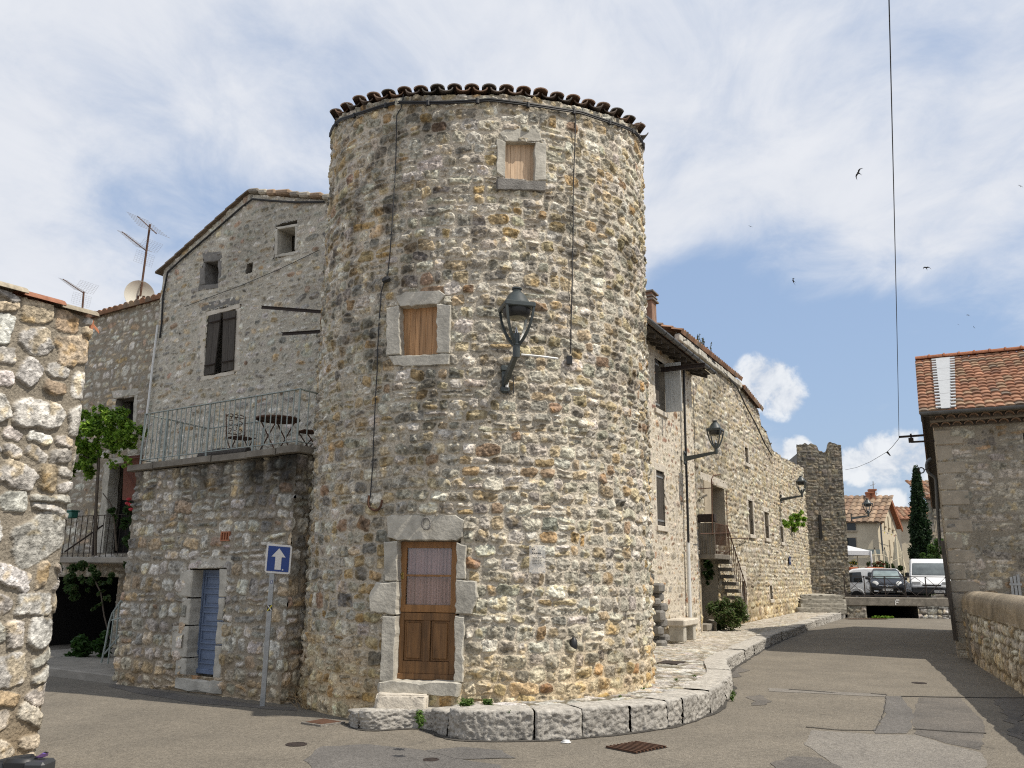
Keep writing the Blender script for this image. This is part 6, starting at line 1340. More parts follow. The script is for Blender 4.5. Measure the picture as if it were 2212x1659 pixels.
# ================================================================== STREET LAMPS
def lamp(label, arm=.62, rise=.0, drop=.0):
    t = thing('wall_lamp', label, 'street lamp', (0, 0, 0), 'bracket lamps along the rampart'); y = arm
    mb = MB(); mb.box((0, .015, -.05), (.09, .03, .40), None, .008)
    for z in (.1, -.2): mb.box((0, .03, z), (.13, .05, .07), None, .01)
    mb.prism([(-.028, .03, -.16), (-.028, .03, -.02), (-.028, y+.03, rise+.03), (-.028, y+.03, rise-.035)], (.056, 0, 0), .006); mb.build('bracket', M['lampgrey'], t, smooth=True)
    z0 = rise
    mb = MB(); mb.lathe([(.045, -.06), (.05, -.02), (.05, .10), (.06, .105), (.06, .125), (.046, .13), (.046, .27), (.03, .275)], (0, y, z0), 12); mb.build('collar', M['lampgrey'], t, smooth=True)
    mb = MB(); mb.lathe([(.03, .27), (.024, .28), (.004, .36)], (0, y, z0), 10); mb.build('finial', M['chrome'], t, smooth=True)
    for k in range(4):
        a = R_(45+90*k); dx, dy = math.cos(a), math.sin(a); mb = MB(); P = []
        for f in np.linspace(0, 1, 9): r = .05+.215*(f**.78)+.03*math.sin(math.pi*f); P.append((dx*r, y+dy*r, z0+.12+.50*f))
        mb.tube(P, [.026]*3+[.022]*6, 4); mb.build('rib', M['lampgrey'], t)
    mb = MB(); zt = z0+.60; mb.box((0, y, zt+.035), (.42, .42, .07), None, .012); sqp = []
    mb.build('rim', M['lampgrey'], t)
    mb = MB(); mb.lathe([(.20, .07), (.175, .10), (.12, .20), (.075, .245), (.055, .26), (.052, .285), (.07, .29), (.07, .31), (.0, .315)], (0, y, zt), 20); mb.build('hood', M['lampgrey'], t, smooth=True)
    mb = MB(); mb.lathe([(.19, .0), (.185, -.05), (.16, -.10), (.13, -.115)], (0, y, zt), 20); mb.build('reflector_bowl', M['blackpl'], t, smooth=True)
    mb = MB(); mb.lathe([(.128, -.116), (.10, -.13), (.0, -.135)], (0, y, zt), 20); mb.build('lens', mat('lamp_lens', (.25, .24, .18), .15, .1), t, smooth=True)
    return t
L1 = lamp('large grey green lantern lamp mounted in the middle of the round tower', rise=.17)
Pw, thw = cyl(1090, 812, .03); nrm = fv*math.cos(thw)+rv*math.sin(thw)
lmps = [(Pw, math.atan2(nrm[1], nrm[0])-math.pi/2+.12, None)]
angS = math.atan2(nS[1], nS[0])-math.pi/2
lmps.append((WH.px(1477, 985, .1), angS, 'lantern lamp on a straight arm at the joint of white house and rampart house'))
lmps.append((ST.px(1686, 1075, .06), angS, 'lantern lamp near the wall plant on the rampart house'))
lmps.append((at_Y(1838, 1116, Yq+.3), -math.pi/2, 'distant lantern lamp on the right flank of the square tower'))
L1.location = tuple(Pw); L1.rotation_euler = (0, 0, lmps[0][1])
L2 = lamp(lmps[1][2], arm=.95, rise=.06); L2.location = tuple(lmps[1][0]); L2.rotation_euler = (0, 0, lmps[1][1])
dup(L2, tuple(lmps[2][0]), lmps[2][1], lmps[2][2]); dup(L2, tuple(lmps[3][0]), lmps[3][1], lmps[3][2])
# ================================================================== DRAINS
def grate(name, label, pts, n, frame):
    q = [on_z(*p, rz(*on_z(*p, 0)[:2])+.006) for p in pts]; t = thing(name, label, 'drain', tuple(sum(q)/4)); mb = MB(); mb.prism(q, (0, 0, -.04)); mb.build('pit', M['dark'], t)
    mb = MB()
    for k in range(n):
        f = (k+.5)/n; a = q[0]+(q[3]-q[0])*f; b = q[1]+(q[2]-q[1])*f; d = (b-a)/np.linalg.norm(b-a); mb.box((a+b)/2+A3(0, 0, .008), (np.linalg.norm(b-a), .022, .02), (d, np.cross([0, 0, 1], d), A3(0, 0, 1)))
    mb.build('bars', M[frame], t); return t
grate('storm_drain', 'square rusty drain grate in the road before the curved kerb', [(1306, 1615), (1372, 1628), (1442, 1614), (1376, 1603)], 9, 'rust')
q = [on_z(*p, rz(*on_z(*p, 0)[:2])+.022) for p in ((650, 1560), (692, 1566), (746, 1559), (700, 1551))]; t = thing('manhole_cover', 'rusty brown manhole cover in a pale frame beside the sign post', 'manhole cover', tuple(sum(q)/4)); mb = MB(); cc = sum(q)/4; mb.prism([cc+(p-cc)*.82+A3(0, 0, .004) for p in q], (0, 0, -.02)); mb.build('lid', M['rust'], t); mb = MB(); mb.prism(q, (0, 0, -.03)); mb.build('frame', M['asphalt_pale'], t)
for (x, y, r, lb) in ((931, 1642, .085, 'small round iron valve cover at the bottom of the picture'), (640, 1607, .12, 'half sunk dark valve cover in the road left of the kerb'), (c1(1440, 636)[0], c1(1440, 636)[1], .13, 'round manhole lid in the sunlit road before the parapet shadow')):
    c = on_z(x, y, 0); mb = MB(); mb.lathe([(r, -.01), (r, .007), (r*.8, .009), (r*.78, .005), (r*.5, .005), (r*.48, .009), (.001, .009)], (c[0], c[1], rz(c[0], c[1])), 20); tag(mb.build('valve_cover', M['darkrust'], smooth=True), lb, 'cover')
mb = MB(); c = on_z(1450, 1431, .27); mb.box(c, (.55, .4, .02), (dS, nS, A3(0, 0, 1)), .004); tag(mb.build('cellar_hatch', M['darkrust']), 'rusty flat cover plate set in the flagstones right of the tower', 'cover')
# weeds on the pavement
def weed(label, pts, n, sz, h, dry=False, gz=.3):
    t = thing('weed', label, 'weed', tuple(on_z(*pts[0][:2], gz))); mb = MB(); bl = [(on_z(x, y, gz)+A3(0, 0, h*.5), [r, r, h*.6]) for x, y, r in pts]; foliage(mb, bl, n, sz, [(.3, .22, .1)] if dry else [(.09, .17, .03), (.06, .12, .02), (.13, .2, .05)], .7, .1); mb.build('leaves', M['leaf'], t, usecol=True, recalc=False)
weed('bright green weed tuft on the flagstones right of the door step', [(1008, 1527, .10), (1000, 1528, .08), (1017, 1526, .07)], 350, .022, .10)
weed('smaller weed tuft between flagstones at the foot of the tower', [(1056, 1526, .06), (1048, 1524, .05)], 200, .022, .09)
weed('tall weed leaning on the right foot of the round tower', [(1355, 1478, .07), (1352, 1470, .06)], 260, .025, .32)
weed('dark weed stuck in the gap between the first kerb blocks', [(905, 1560, .06), (908, 1572, .06)], 240, .022, .14)
weed('low grass sprigs in the joints of the curved pavement', [(x, y, .05) for x, y in ((1100, 1540), (1118, 1537), (1160, 1535), (1185, 1536), (1225, 1528), (1250, 1524), (1296, 1517), (1340, 1507), (1390, 1490), (1460, 1470), (1500, 1462), (1280, 1530))], 330, .016, .03)
weed('weeds at the foot of the curved kerb corner', [(1584, 1506, .05), (1581, 1516, .05)], 120, .022, .12, gz=0)
t = thing('dry_grass_tuft', 'dry straw coloured grass tuft in the corner between annex and tower', 'grass tuft', tuple(on_z(672, 1525, 0))); mb = MB(); g = np.random.default_rng(17)
for k in range(70): p = on_z(672+g.normal(0, 12), 1528+g.normal(0, 3), 0); q = p+A3(g.normal(0, .14), g.normal(0, .1)-.05, g.uniform(.06, .34)); mb.tube([p, (p+q)/2+A3(0, 0, .05), q], [.004, .004, .002], 3)
mb.build('blades', M['straw'], t)
g = np.random.default_rng(23)
for (x, y, lb) in ((1222, 1606, 'white pebble lying on the road below the kerb'), (1720, 1352, 'crumpled white paper scrap by the kerb far along the street')):
    c = on_z(x, y, .0); o = rock('pebble', None, [c[:2]+np.array(v) for v in ((-.06, -.03), (.05, -.04), (.07, .03), (-.04, .04))], -.01, .035, M['white'], 4, .01); tag(o, lb, 'pebble')
# ================================================================== SCOOTER AT THE LOWER LEFT
mt = thing('motor_scooter', 'dark scooter parked by the corner wall, only its handlebar top in the picture', 'scooter', tuple(on_z(40, 1900, 0)))
dc = 5.0; G = lambda x, y: at_Y(x, y, dc)
c = G(62, 1642); fx = A3(1, 0, 0); fy = A3(0, 1, 0)
mb = MB(); mb.box(G(84, 1662), (.12, .14, .10), None, .015); mb.build('indicator_box', M['bumper'], mt)
mb = MB(); mb.tube([G(-60, 1668), G(10, 1650), G(45, 1645), G(70, 1640)], [.02, .03, .035, .03], 8); mb.box(G(45, 1652), (.16, .12, .08), None, .02); mb.box(G(10, 1665), (.2, .12, .1), None, .03); mb.build('handlebar', M['blackpl'], mt, smooth=True)
mb = MB(); p = [G(74, 1637), G(92, 1626), G(99, 1627), G(97, 1635), G(88, 1638)]; mb.prism(p, (0, .03, 0), .004); mb.build('mirror', M['purple'], mt)
gx, gy = G(20, 1660)[0], dc-1.55; mb = MB(); mb.prism([(gx-.2, gy, .75), (gx+.2, gy, .75), (gx+.16, gy-.02, .3), (gx-.16, gy-.02, .3)], (0, .2, 0), .03); mb.box((gx, gy+.55, .35), (.3, .6, .12), None, .03); mb.box((gx, gy+1.0, .6), (.32, .7, .28), None, .06); mb.build('body', M['carblack'], mt)
for y_ in (-.05, 1.25):
    mb = MB(); mb.lathe([(.12, -.05), (.24, -.05), (.26, 0), (.24, .05), (.12, .05)], (gx, gy+y_, .26), 20, (fy, A3(0, 0, 1), fx)); mb.build('wheel', M['tyre'], mt)
# ================================================================== SWIFTS
def bird(label):
    t = thing('swift', label, 'bird', (0, 0, 0), 'swifts in the sky'); mb = MB(); mb.lathe([(.002, -.10), (.014, -.07), (.022, 0), (.02, .05), (.006, .085)], (0, 0, 0), 8, (A3(1, 0, 0), A3(0, 0, 1), A3(0, 1, 0)))
    mb.add([(-.004, -.09, 0), (-.03, -.16, 0), (0, -.11, .002), (.03, -.16, 0), (.004, -.09, 0)], [(0, 1, 2), (2, 3, 4), (0, 2, 4)]); mb.build('body', M['bird'], t)
    for s in (-1, 1):
        mb = MB(); P = [(.015, .05), (.08, .075), (.15, .05), (.21, -.03), (.235, -.10), (.19, -.035), (.13, .005), (.07, .0), (.015, -.02)]; mb.prism([(s*x, y, .01+.05*x) for x, y in P], (0, 0, -.004)); mb.build('wing', M['bird'], t)
    return t
BD_ = [(1855, 374, 26, (.5, 1.0, 2.4), 'largest black swift high beside the overhead wire'), (1714, 607, 31, (.9, .4, 1.2), 'black swift diving above the rampart house roof'), (2001, 579, 35, (.8, -.3, 2.0), 'black swift right of the overhead wire in mid sky'), (1621, 489, 60, (.3, .2, .4), 'small swift between tower and overhead wire'), (2204, 402, 60, (1.2, .3, .2), 'tiny swift at the right edge of the sky'),
       (2091, 681, 75, (1.2, 0, .3), 'upper of two tiny swifts over the red roof'), (2104, 707, 75, (.9, .5, .8), 'lower of two tiny swifts over the red roof'), (2070, 701, 110, (.5, .3, .3), 'faintest distant swift left of the pair over the red roof')]
b0 = bird(BD_[0][4])
for k, (x, y, dist, r, lb) in enumerate(BD_):
    o = b0 if k == 0 else dup(b0, (0, 0, 0), 0, lb); d = ray(x, y); o.location = tuple(EYE+d/np.linalg.norm(d)*dist*1.3); o.rotation_euler = r
# ================================================================== PARKED VEHICLES
def ext(mb, prof, hw, y0=None):
    """car body: side profile (x,z) extruded to half width hw(z), with tumblehome"""
    n = len(prof); vs = [(x, -hw(z), z) for x, z in prof]+[(x, hw(z), z) for x, z in prof]; mb.add(vs, [tuple(range(n))[::-1], tuple(range(n, 2*n))]+[(k, (k+1) % n, n+(k+1) % n, n+k) for k in range(n)])
def wheel(root, x, y, r=.3, w=.19):
    mb = MB(); mb.lathe([(r*.55, -w/2), (r*.9, -w/2), (r, -w*.3), (r, w*.3), (r*.9, w/2), (r*.55, w/2)], (x, y, r), 22, (A3(1, 0, 0), A3(0, 0, 1), A3(0, 1, 0))); wl = mb.build('wheel', M['tyre'], root, smooth=True)
    mb = MB(); mb.lathe([(.02, -w*.52), (r*.6, -w*.45), (r*.6, w*.45), (.02, w*.52)], (x, y, r), 14, (A3(1, 0, 0), A3(0, 0, 1), A3(0, 1, 0))); mb.build('rim', M['galv'], wl)
def text(root, s, loc, size, m, rot=(R_(90), 0, R_(-90))):
    cu_ = bpy.data.curves.new('plate_lettering', 'FONT'); cu_.body = s; cu_.size = size; cu_.align_x = 'CENTER'; cu_.align_y = 'CENTER'; cu_.extrude = .001; o_ = bpy.data.objects.new('plate_lettering', cu_); COL.objects.link(o_); me = bpy.data.meshes.new_from_object(o_); bpy.data.objects.remove(o_); me.materials.append(m); o = link('plate_lettering', me, None, root); o.location = loc; o.rotation_euler = rot; return o
def bevel(o, w, seg=2):
    md = o.modifiers.new('bevel', 'BEVEL'); md.width = w; md.segments = seg; md.limit_method = 'ANGLE'; md.angle_limit = R_(25); o.data.polygons.foreach_set('use_smooth', np.full(len(o.data.polygons), True)); return o
def plate(root, x, y, z, s):
    mb = MB(); mb.box((x, y, z), (.012, .50, .11), None, .003); p = mb.build('number_plate', M['white'], root); text(p, s, (x-.008, y, z), .095, M['blackpl']); return p
# black hatchback, front at -x
CB = thing('black_hatchback', 'small black hatchback parked nose on behind the deck railing', 'car')
prof = [(0, .30), (-.02, .55), (.05, .74), (.35, .88), (.78, 1.0), (1.55, 1.50), (2.2, 1.56), (3.1, 1.50), (3.55, 1.12), (3.68, .75), (3.66, .32), (3.3, .22), (.3, .22)]
hwf = lambda z: .84 if z < .85 else .84-.24*((z-.85)/.72)
mb = MB(); ext(mb, prof, hwf); bevel(mb.build('body', M['carblack'], CB), .07, 3)
mb = MB(); mb.prism([(.815, -.69, 1.045), (.815, .69, 1.045), (1.44, .60, 1.452), (1.44, -.60, 1.452)], (.05, 0, -.06)); bevel(mb.build('windscreen', mat('windscreen_glass', (.20, .25, .25), .06, .35, 3), CB), .03)
for s in (-1, 1):
    mb = MB(); mb.prism([(1.15, s*.815, 1.05), (1.62, s*.665, 1.44), (3.0, s*.665, 1.42), (3.3, s*.815, 1.05)], (0, -s*.05, 0)); mb.build('side_window', M['glass'], CB)
    mb = MB(); mb.lathe([(.02, -.05), (.16, -.03), (.19, .02), (.12, .08), (.01, .09)], (.15, s*.58, .72), 12, (A3(.35, s*.93, 0)/1.0, A3(.45, 0, .9), A3(-.8, s*.25, .35))); mb.build('headlight', M['headlamp'], CB, smooth=True)
    mb = MB(); mb.box((1.02, s*.95, 1.03), (.14, .20, .15), None, .03); mb.build('wing_mirror', M['blackpl'], CB)
    mb = MB(); mb.box((.0, s*.56, .36), (.04, .22, .07), None, .01); mb.build('fog_lamp_trim', M['chrome'], CB)
mb = MB(); mb.box((-.015, 0, .64), (.03, .86, .035), None, .01); mb.tube([(-.035, .05*math.cos(a), .645+.05*math.sin(a)) for a in np.linspace(0, 2*math.pi, 13)], .012, 5); mb.build('chrome_bar', M['chrome'], CB)
mb = MB(); mb.box((-.01, 0, .56), (.02, .8, .10), None, .01); mb.box((.0, 0, .33), (.02, .7, .09), None, .01); mb.build('grille', M['bumper'], CB)
plate(CB, -.03, .0, .44, 'DQ-464-HK')
for x in (.68, 3.0):
    for s in (-1, 1): wheel(CB, x, s*.75, .29)
def park(o, px, Yf, yaw, k=1.): P = at_Y(px, 1270, Yf); o.scale = (k, k, k); o.location = (P[0], Yf, .90); o.rotation_euler = (0, 0, yaw)
park(CB, 1917.5, 42.4, R_(68), .94)
# white delivery van, nose on
VN = thing('white_van', 'large white delivery van with grey bumper parked nose on at the right', 'van')
prof = [(.0, .28), (-.04, .62), (.0, .80), (.62, 1.18), (1.32, 1.95), (1.55, 2.10), (4.6, 2.12), (4.75, 1.9), (4.78, .4), (4.5, .25), (.3, .25)]
hwv = lambda z: .98 if z < 1.15 else .98-.11*((z-1.15)/.95)
mb = MB(); ext(mb, prof, hwv); bevel(mb.build('body', M['carwhite'], VN), .08, 3)
mb = MB(); mb.prism([(.625, -.88, 1.235), (.625, .88, 1.235), (1.21, .80, 1.88), (1.21, -.80, 1.88)], (.06, 0, -.05)); bevel(mb.build('windscreen', mat('van_windscreen_glass', (.13, .15, .155), .05, .3, 3), VN), .03)
mb = MB(); mb.box((-.03, 0, .44), (.14, 1.94, .34), None, .05); mb.build('bumper', M['bumper'], VN)
mb = MB(); mb.box((-.045, .0, .70), (.03, .9, .07), None, .01); mb.box((-.11, .1, .56), (.02, 1.2, .05), None, .01); mb.build('grille', M['blackpl'], VN)
for s in (-1, 1):
    mb = MB(); mb.box((.02, s*.72, .80), (.08, .42, .17), None, .02); mb.build('headlight', M['headlamp'], VN)
    mb = MB(); mb.box((.74, s*1.10, 1.22), (.14, .17, .28), None, .03); mb.build('wing_mirror', M['blackpl'], VN)
    mb = MB(); mb.prism([(.95, s*.965, 1.25), (1.5, s*.895, 1.88), (2.0, s*.895, 1.88), (2.0, s*.965, 1.25)], (0, -s*.04, 0)); mb.build('side_window', M['glass'], VN)
for y0, y1 in ((.75, .1), (.05, -.6)): mb = MB(); mb.tube([(.72, y0, 1.25), (.80, y1, 1.33)], .012, 4); mb.build('wiper', M['blackpl'], VN)
plate(VN, -.115, -.35, .38, 'DX-887-YJ')
for x in (.75, 3.9):
    for s in (-1, 1): wheel(VN, x, s*.86, .32)
park(VN, 2013, 42.5, R_(66), .94)
# white small van side on, behind the hatchback
CV = thing('white_panel_van', 'small white van parked side on behind the black hatchback', 'van')
prof = [(0, .35), (-.02, .7), (.12, 1.0), (.35, 1.55), (.75, 1.78), (1.3, 1.84), (3.0, 1.82), (3.5, 1.05), (4.1, .92), (4.2, .6), (4.15, .3)]
hwc = lambda z: .84 if z < 1.0 else .84-.14*((z-1.)/.84)
mb = MB(); ext(mb, prof, hwc); bevel(mb.build('body', M['carwhite'], CV), .09, 3)
mb = MB(); mb.box((2.05, -.825, .40), (4.25, .08, .28), None, .03); mb.build('sill_trim', M['bumper'], CV)
for q in ([(.30, 1.05), (.48, 1.58), (1.15, 1.62), (1.2, 1.05)], [(2.35, 1.05), (2.35, 1.58), (2.95, 1.58), (3.25, 1.05)], [(1.5, 1.05), (1.5, 1.6), (2.25, 1.6), (2.25, 1.05)]):
    mb = MB(); mb.prism([(x, -hwc(z)-.006, z) for x, z in q], (0, .04, 0)); bevel(mb.build('side_window', M['glass'], CV), .02)
mb = MB(); mb.box((.06, -.80, .78), (.12, .1, .14), None, .02); mb.build('tail_light', M['redlamp'], CV)
mb = MB(); mb.box((2.9, -.95, 1.08), (.14, .16, .2), None, .03); mb.build('wing_mirror', M['blackpl'], CV)
for x in (.85, 3.4):
    mb = MB(); mb.tube([(x+.40*math.cos(a), -.845, .31+.42*math.sin(a)) for a in np.linspace(0, math.pi, 14)], .03, 5); mb.build('wheel_arch', M['carwhite'], CV)
    for s in (-1, 1): wheel(CV, x, s*.77, .31)
P = at_Y(1846, 1270, 46.6); CV.location = (P[0]-.2, 48.2, .58); CV.rotation_euler = (0, 0, R_(-20))
# ================================================================== RESTAURANT TERRACE
mq = thing('marquee', 'white canvas marquee with posts beside the square tower', 'marquee', (21, 51, .58)); Y0 = 50.; A = at_Y(1836, 1195, Y0); x0 = A[0]-2.5; x1 = at_Y(1881, 1195, Y0)[0]; zE_ = at_Y(1881, 1190, Y0)[2]; zR_ = at_Y(1836, 1172, Y0)[2]+.2
mb = MB(); vs = [(x0, Y0, zE_), (x1, Y0, zE_), (x1, Y0+4, zE_), (x0, Y0+4, zE_), ((x0+x1)/2, Y0+2, zR_), ((x0+x1)/2, Y0+2.01, zR_), (x0, Y0, zE_-.25), (x1, Y0, zE_-.25), (x1, Y0+4, zE_-.25), (x0, Y0+4, zE_-.25)]; mb.add(vs, [(0, 1, 4), (1, 2, 5), (2, 3, 5), (3, 0, 4), (0, 6, 7, 1), (1, 7, 8, 2), (2, 8, 9, 3), (3, 9, 6, 0)]); mb.build('canopy', M['tent'], mq)
for x, y in ((x0, Y0), (x1, Y0), (x1, Y0+4), (x0, Y0+4)): mb = MB(); mb.tube([(x, y, .58), (x, y, zE_)], .06, 6); mb.build('post', M['white'], mq)
mb = MB(); mb.box(((x0+x1)/2-.3, Y0+3.6, 1.9), (x1-x0-.6, .06, 1.9)); mb.build('side_screen', M['tent'], mq)
def parasol(label, px, y0, y1, Y, w):
    c = at_Y(px, y1, Y); zt = at_Y(px, y0, Y)[2]; t = thing('closed_parasol', label, 'parasol', (c[0], Y, .58), 'closed cream parasols'); mb = MB(); n = 18; vs = []; zz = np.linspace(zt, 1.35, 9)
    for i, z in enumerate(zz):
        f = i/8; r = w*(.06+.94*f**.8*(1 if f < .92 else .95))
        if 2 <= i <= 3: r *= .95
        for k in range(n): a = 2*math.pi*k/n; rr = r*(1+.22*math.cos(6*a+f)); vs.append((c[0]+rr*math.cos(a), Y+rr*math.sin(a), z))
    mb.add(vs, [(i*n+k, i*n+(k+1) % n, (i+1)*n+(k+1) % n, (i+1)*n+k) for i in range(8) for k in range(n)]+[tuple(range(n))]); mb.build('canopy', M['canvas'], t, smooth=True)
    mb = MB(); mb.tube([(c[0], Y, .58), (c[0], Y, zt+.1)], .03, 6); mb.build('pole', M['bark'], t)
parasol('leftmost slim closed cream parasol behind the flower planters', 1893, 1186, 1230, 53, .34); parasol('middle slim closed cream parasol behind the flower planters', 1915, 1186, 1232, 52, .34); parasol('biggest closed cream parasol beside the cypress', 1942, 1158, 1228, 54, .52)
def planter(label, p0, p1, Y, z1, flowers):
    a = at_Y(p0, 1230, Y); b = at_Y(p1, 1230, Y); t = thing('flower_planter', label, 'planter', ((a[0]+b[0])/2, Y, .58)); zt = at_Y(p0, 1225, Y)[2]
    mb = MB(); mb.box(((a[0]+b[0])/2, Y, (.58+zt)/2), (b[0]-a[0], .4, zt-.58), None, .02); mb.build('trough', M['orange'], t); bl = []; L = b[0]-a[0]
    for k in range(int(L/.3)+1): bl += clumps(A3(a[0]+.15+.3*k, Y, zt+.18), (.18, .15, .2), 2, .17)
    mb = MB(); foliage(mb, bl, int(420*L), .06, [(.05, .08, .02), (.03, .06, .02)]+flowers, .4, .2); mb.build('foliage', M['leaf'], t, usecol=True, recalc=False)
planter('orange trough with yellow flowers under the marquee edge', 1834, 1851, 49.0, 0, [(.4, .3, .03)]); planter('long orange trough of dark red flowers below the parasols', 1871, 1906, 49.5, 0, [(.25, .05, .03)])
hg = thing('hedge', 'clipped dark green hedge behind the parked cars', 'hedge', (25, 52, .58)); a = at_Y(1905, 1220, 51.)[0]; b = at_Y(1965, 1220, 51.)[0]; zt = at_Y(1930, 1214, 51.)[2]; mb = MB(); bl = []
for k in range(int((b-a)/.3)): bl += clumps(A3(a+.3*k, 51., zt-.45), (.2, .3, .4), 3, .22)
foliage(mb, bl, 6500, .07, [(.03, .06, .015), (.05, .085, .02), (.04, .07, .02)], .4, .2); mb.build('foliage', M['leaf'], hg, usecol=True, recalc=False)
fz = thing('terrace_fence', 'light timber post and rope fence behind the flower planters', 'fence', (24, 50.6, .58)); Xs = [at_Y(p, 1215, 50.6)[0] for p in (1853, 1883, 1910, 1923, 1951)]
for x in Xs: mb = MB(); mb.tube([(x, 50.6, .58), (x, 50.6, at_Y(1900, 1190, 50.6)[2])], .035, 6); mb.build('post', M['canvas'], fz)
zz = at_Y(1900, 1198, 50.6)[2]; mb = MB(); mb.tube([(Xs[0], 50.6, zz), (Xs[1], 50.6, zz-.05), (Xs[2], 50.6, zz)], .025, 5); mb.tube([(Xs[2], 50.6, zz), ((Xs[2]+Xs[4])/2, 50.6, zz-.35), (Xs[4], 50.6, zz-.1)], .02, 5); mb.build('rope', M['canvas'], fz)
# ================================================================== FAR HOUSES
def facewin(pl, h, root, m='glass', fr=.05, name='window'):
    a0, a1, b0, b1 = h; mb = MB(); pl.box(mb, a0-fr, a1+fr, b1, b1+fr, 0, .03); pl.box(mb, a0-fr, a0, b0, b1, 0, .03); pl.box(mb, a1, a1+fr, b0, b1, 0, .03); w = mb.build(name, M['render_wall'], root)
    mb = MB(); pl.box(mb, a0, a1, b0, b1, -.02, .008); mb.build('pane', M[m], w); mb = MB(); pl.box(mb, a0-.1, a1+.1, b0-.1, b0, 0, .14, .01); mb.build('sill', M['render_wall'], w)
Yc = 62.; K = at_Y(1903, 1225, Yc); ca_ = R_(42); sdv = A3(math.sin(ca_), math.cos(ca_), 0); frd = A3(.985, -.17, 0); CF = PL((K[0], Yc, 0), frd, A3(-.17, -.985, 0)); CS = PL((K[0], Yc, 0), sdv, A3(sdv[1], -sdv[0], 0))
CH = thing('cream_house', 'cream rendered house with tiled roof and sunlit gable behind the marquee', 'house', (K[0], Yc, .58)); ze = CF.ab(1900, 1122)[1]; us1 = CS.ab(1940, 1180)[0]; apx = CS.ab(1914, 1072); print('cream', K, ze, us1, apx)
za = apx[1]; um = apx[0] if 0 < apx[0] < us1 else us1*.4; zr = CS.ab(1939, 1136)[1]
mb = MB(); CF.poly(mb, [(-14, -.0), (0, -.0), (0, ze), (-14, ze)], -.3, 0); CS.poly(mb, [(0.0, 0), (us1, 0), (us1, zr), (um, za-.1), (0, ze)], -.3, 0); mb.build('wall', M['render'], CH)
mb = MB(); q = [CS.w(0, ze-.12, .35), CS.w(um, za, .35), CS.w(us1+.4, zr-.15, .35)]; ev = q[0]-(q[1]-q[0])*.06; ru = q[1]-ev
o = tile_roof('roof', CH, ev-frd*14+0*frd, frd, ru+0*frd, 14.2, np.linalg.norm(ru), pal=[((.40, .29, .20), 3), ((.34, .23, .16), 2), ((.29, .21, .15), 2)], pitch=.42, row=.5, amp=.11, step=.05, du=.06, seed=71)
mb.prism([q[1], q[2], q[2]-frd*14, q[1]-frd*14], (0, 0, -.12)); mb.build('back_slope', M['terra'], CH)
mb = MB(); mb.prism([q[1]+A3(0, 0, .05), q[2]+A3(0, 0, .05), q[2]-A3(0, 0, .3), q[1]-A3(0, 0, .3)], CS.n*-.1); mb.prism([q[0]+A3(0, 0, .05), q[1]+A3(0, 0, .05), q[1]-A3(0, 0, .25), q[0]-A3(0, 0, .25)], CS.n*-.1); mb.build('verge', M['terra'], CH)
for r in ((1829, 1130, 1849, 1146), (1829, 1162, 1850, 1184)): facewin(CF, CF.rect(*r), CH)
for r in ((1908, 1112, 1911, 1137), (1917, 1117, 1920, 1141), (1925, 1121, 1929, 1144), (1920, 1167, 1924, 1202), (1930, 1172, 1934, 1204), (1936, 1175, 1939, 1206)): facewin(CS, CS.rect(*r), CH, 'render_wall')
mb = MB(); mb.tube([CF.px(1902, 1125, .1), CF.px(1904, 1160, .1), CF.px(1908, 1200, .1)], .06, 6); mb.build('drainpipe', M['zinc'], CH)
mb = MB(); CF.box(mb, -9, 0, CF.ab(1880, 1197)[1]-.0, CF.ab(1880, 1187)[1], .1, .14); mb.build('balcony_rail', M['rail'], CH)
for (x, y0, y1) in ((1878, 1066, 1102), (1884, 1060, 1090)):
    p0 = CF.px(x, y1, -1.8); p1 = CF.px(x, y0, -1.8); mb = MB(); mb.box((p0+p1)/2, (.42, .42, abs(p1[2]-p0[2])), (frd, CF.n, A3(0, 0, 1))); mb.box(p1+A3(0, 0, .05), (.55, .55, .12), (frd, CF.n, A3(0, 0, 1))); mb.build('chimney', M['terra'], CH)
AE = thing('tv_aerial', 'distant thin aerial beside the chimneys of the cream house', 'aerial', tuple(CF.px(1888, 1080, -2))); pl2 = CF.off(-2.); mb = MB(); mb.tube([pl2.px(1888, 1085), pl2.px(1886, 1040)], .035, 5); mb.build('mast', M['galv'], AE); mb = MB(); mb.tube([pl2.px(1880, 1049), pl2.px(1891, 1045)], .02, 4); mb.tube([pl2.px(1883, 1062), pl2.px(1897, 1066)], .02, 4); mb.tube([pl2.px(1892, 1060), pl2.px(1894, 1069)], .02, 4); mb.build('elements', M['galv'], AE)
bt = thing('bunting', 'string of tiny coloured pennants across the sunlit cream gable', 'bunting', tuple(CS.px(1915, 1150, .5))); mb = MB(); mb.tube([CS.px(1905, 1145, .5), CS.px(1920, 1152, .5), CS.px(1938, 1158, .5)], .015, 4); mb.build('string', M['canvas'], bt)
for (x, y, mm) in ((1910, 1149, 'yellow'), (1917, 1151, 'signblue'), (1925, 1153, 'yellow'), (1931, 1156, 'redlamp')): mb = MB(); mb.prism([CS.px(x, y, .5), CS.px(x+2, y+.5, .5), CS.px(x+1, y+4, .5)], CS.n*-.01); mb.build('pennant', M[mm], bt)
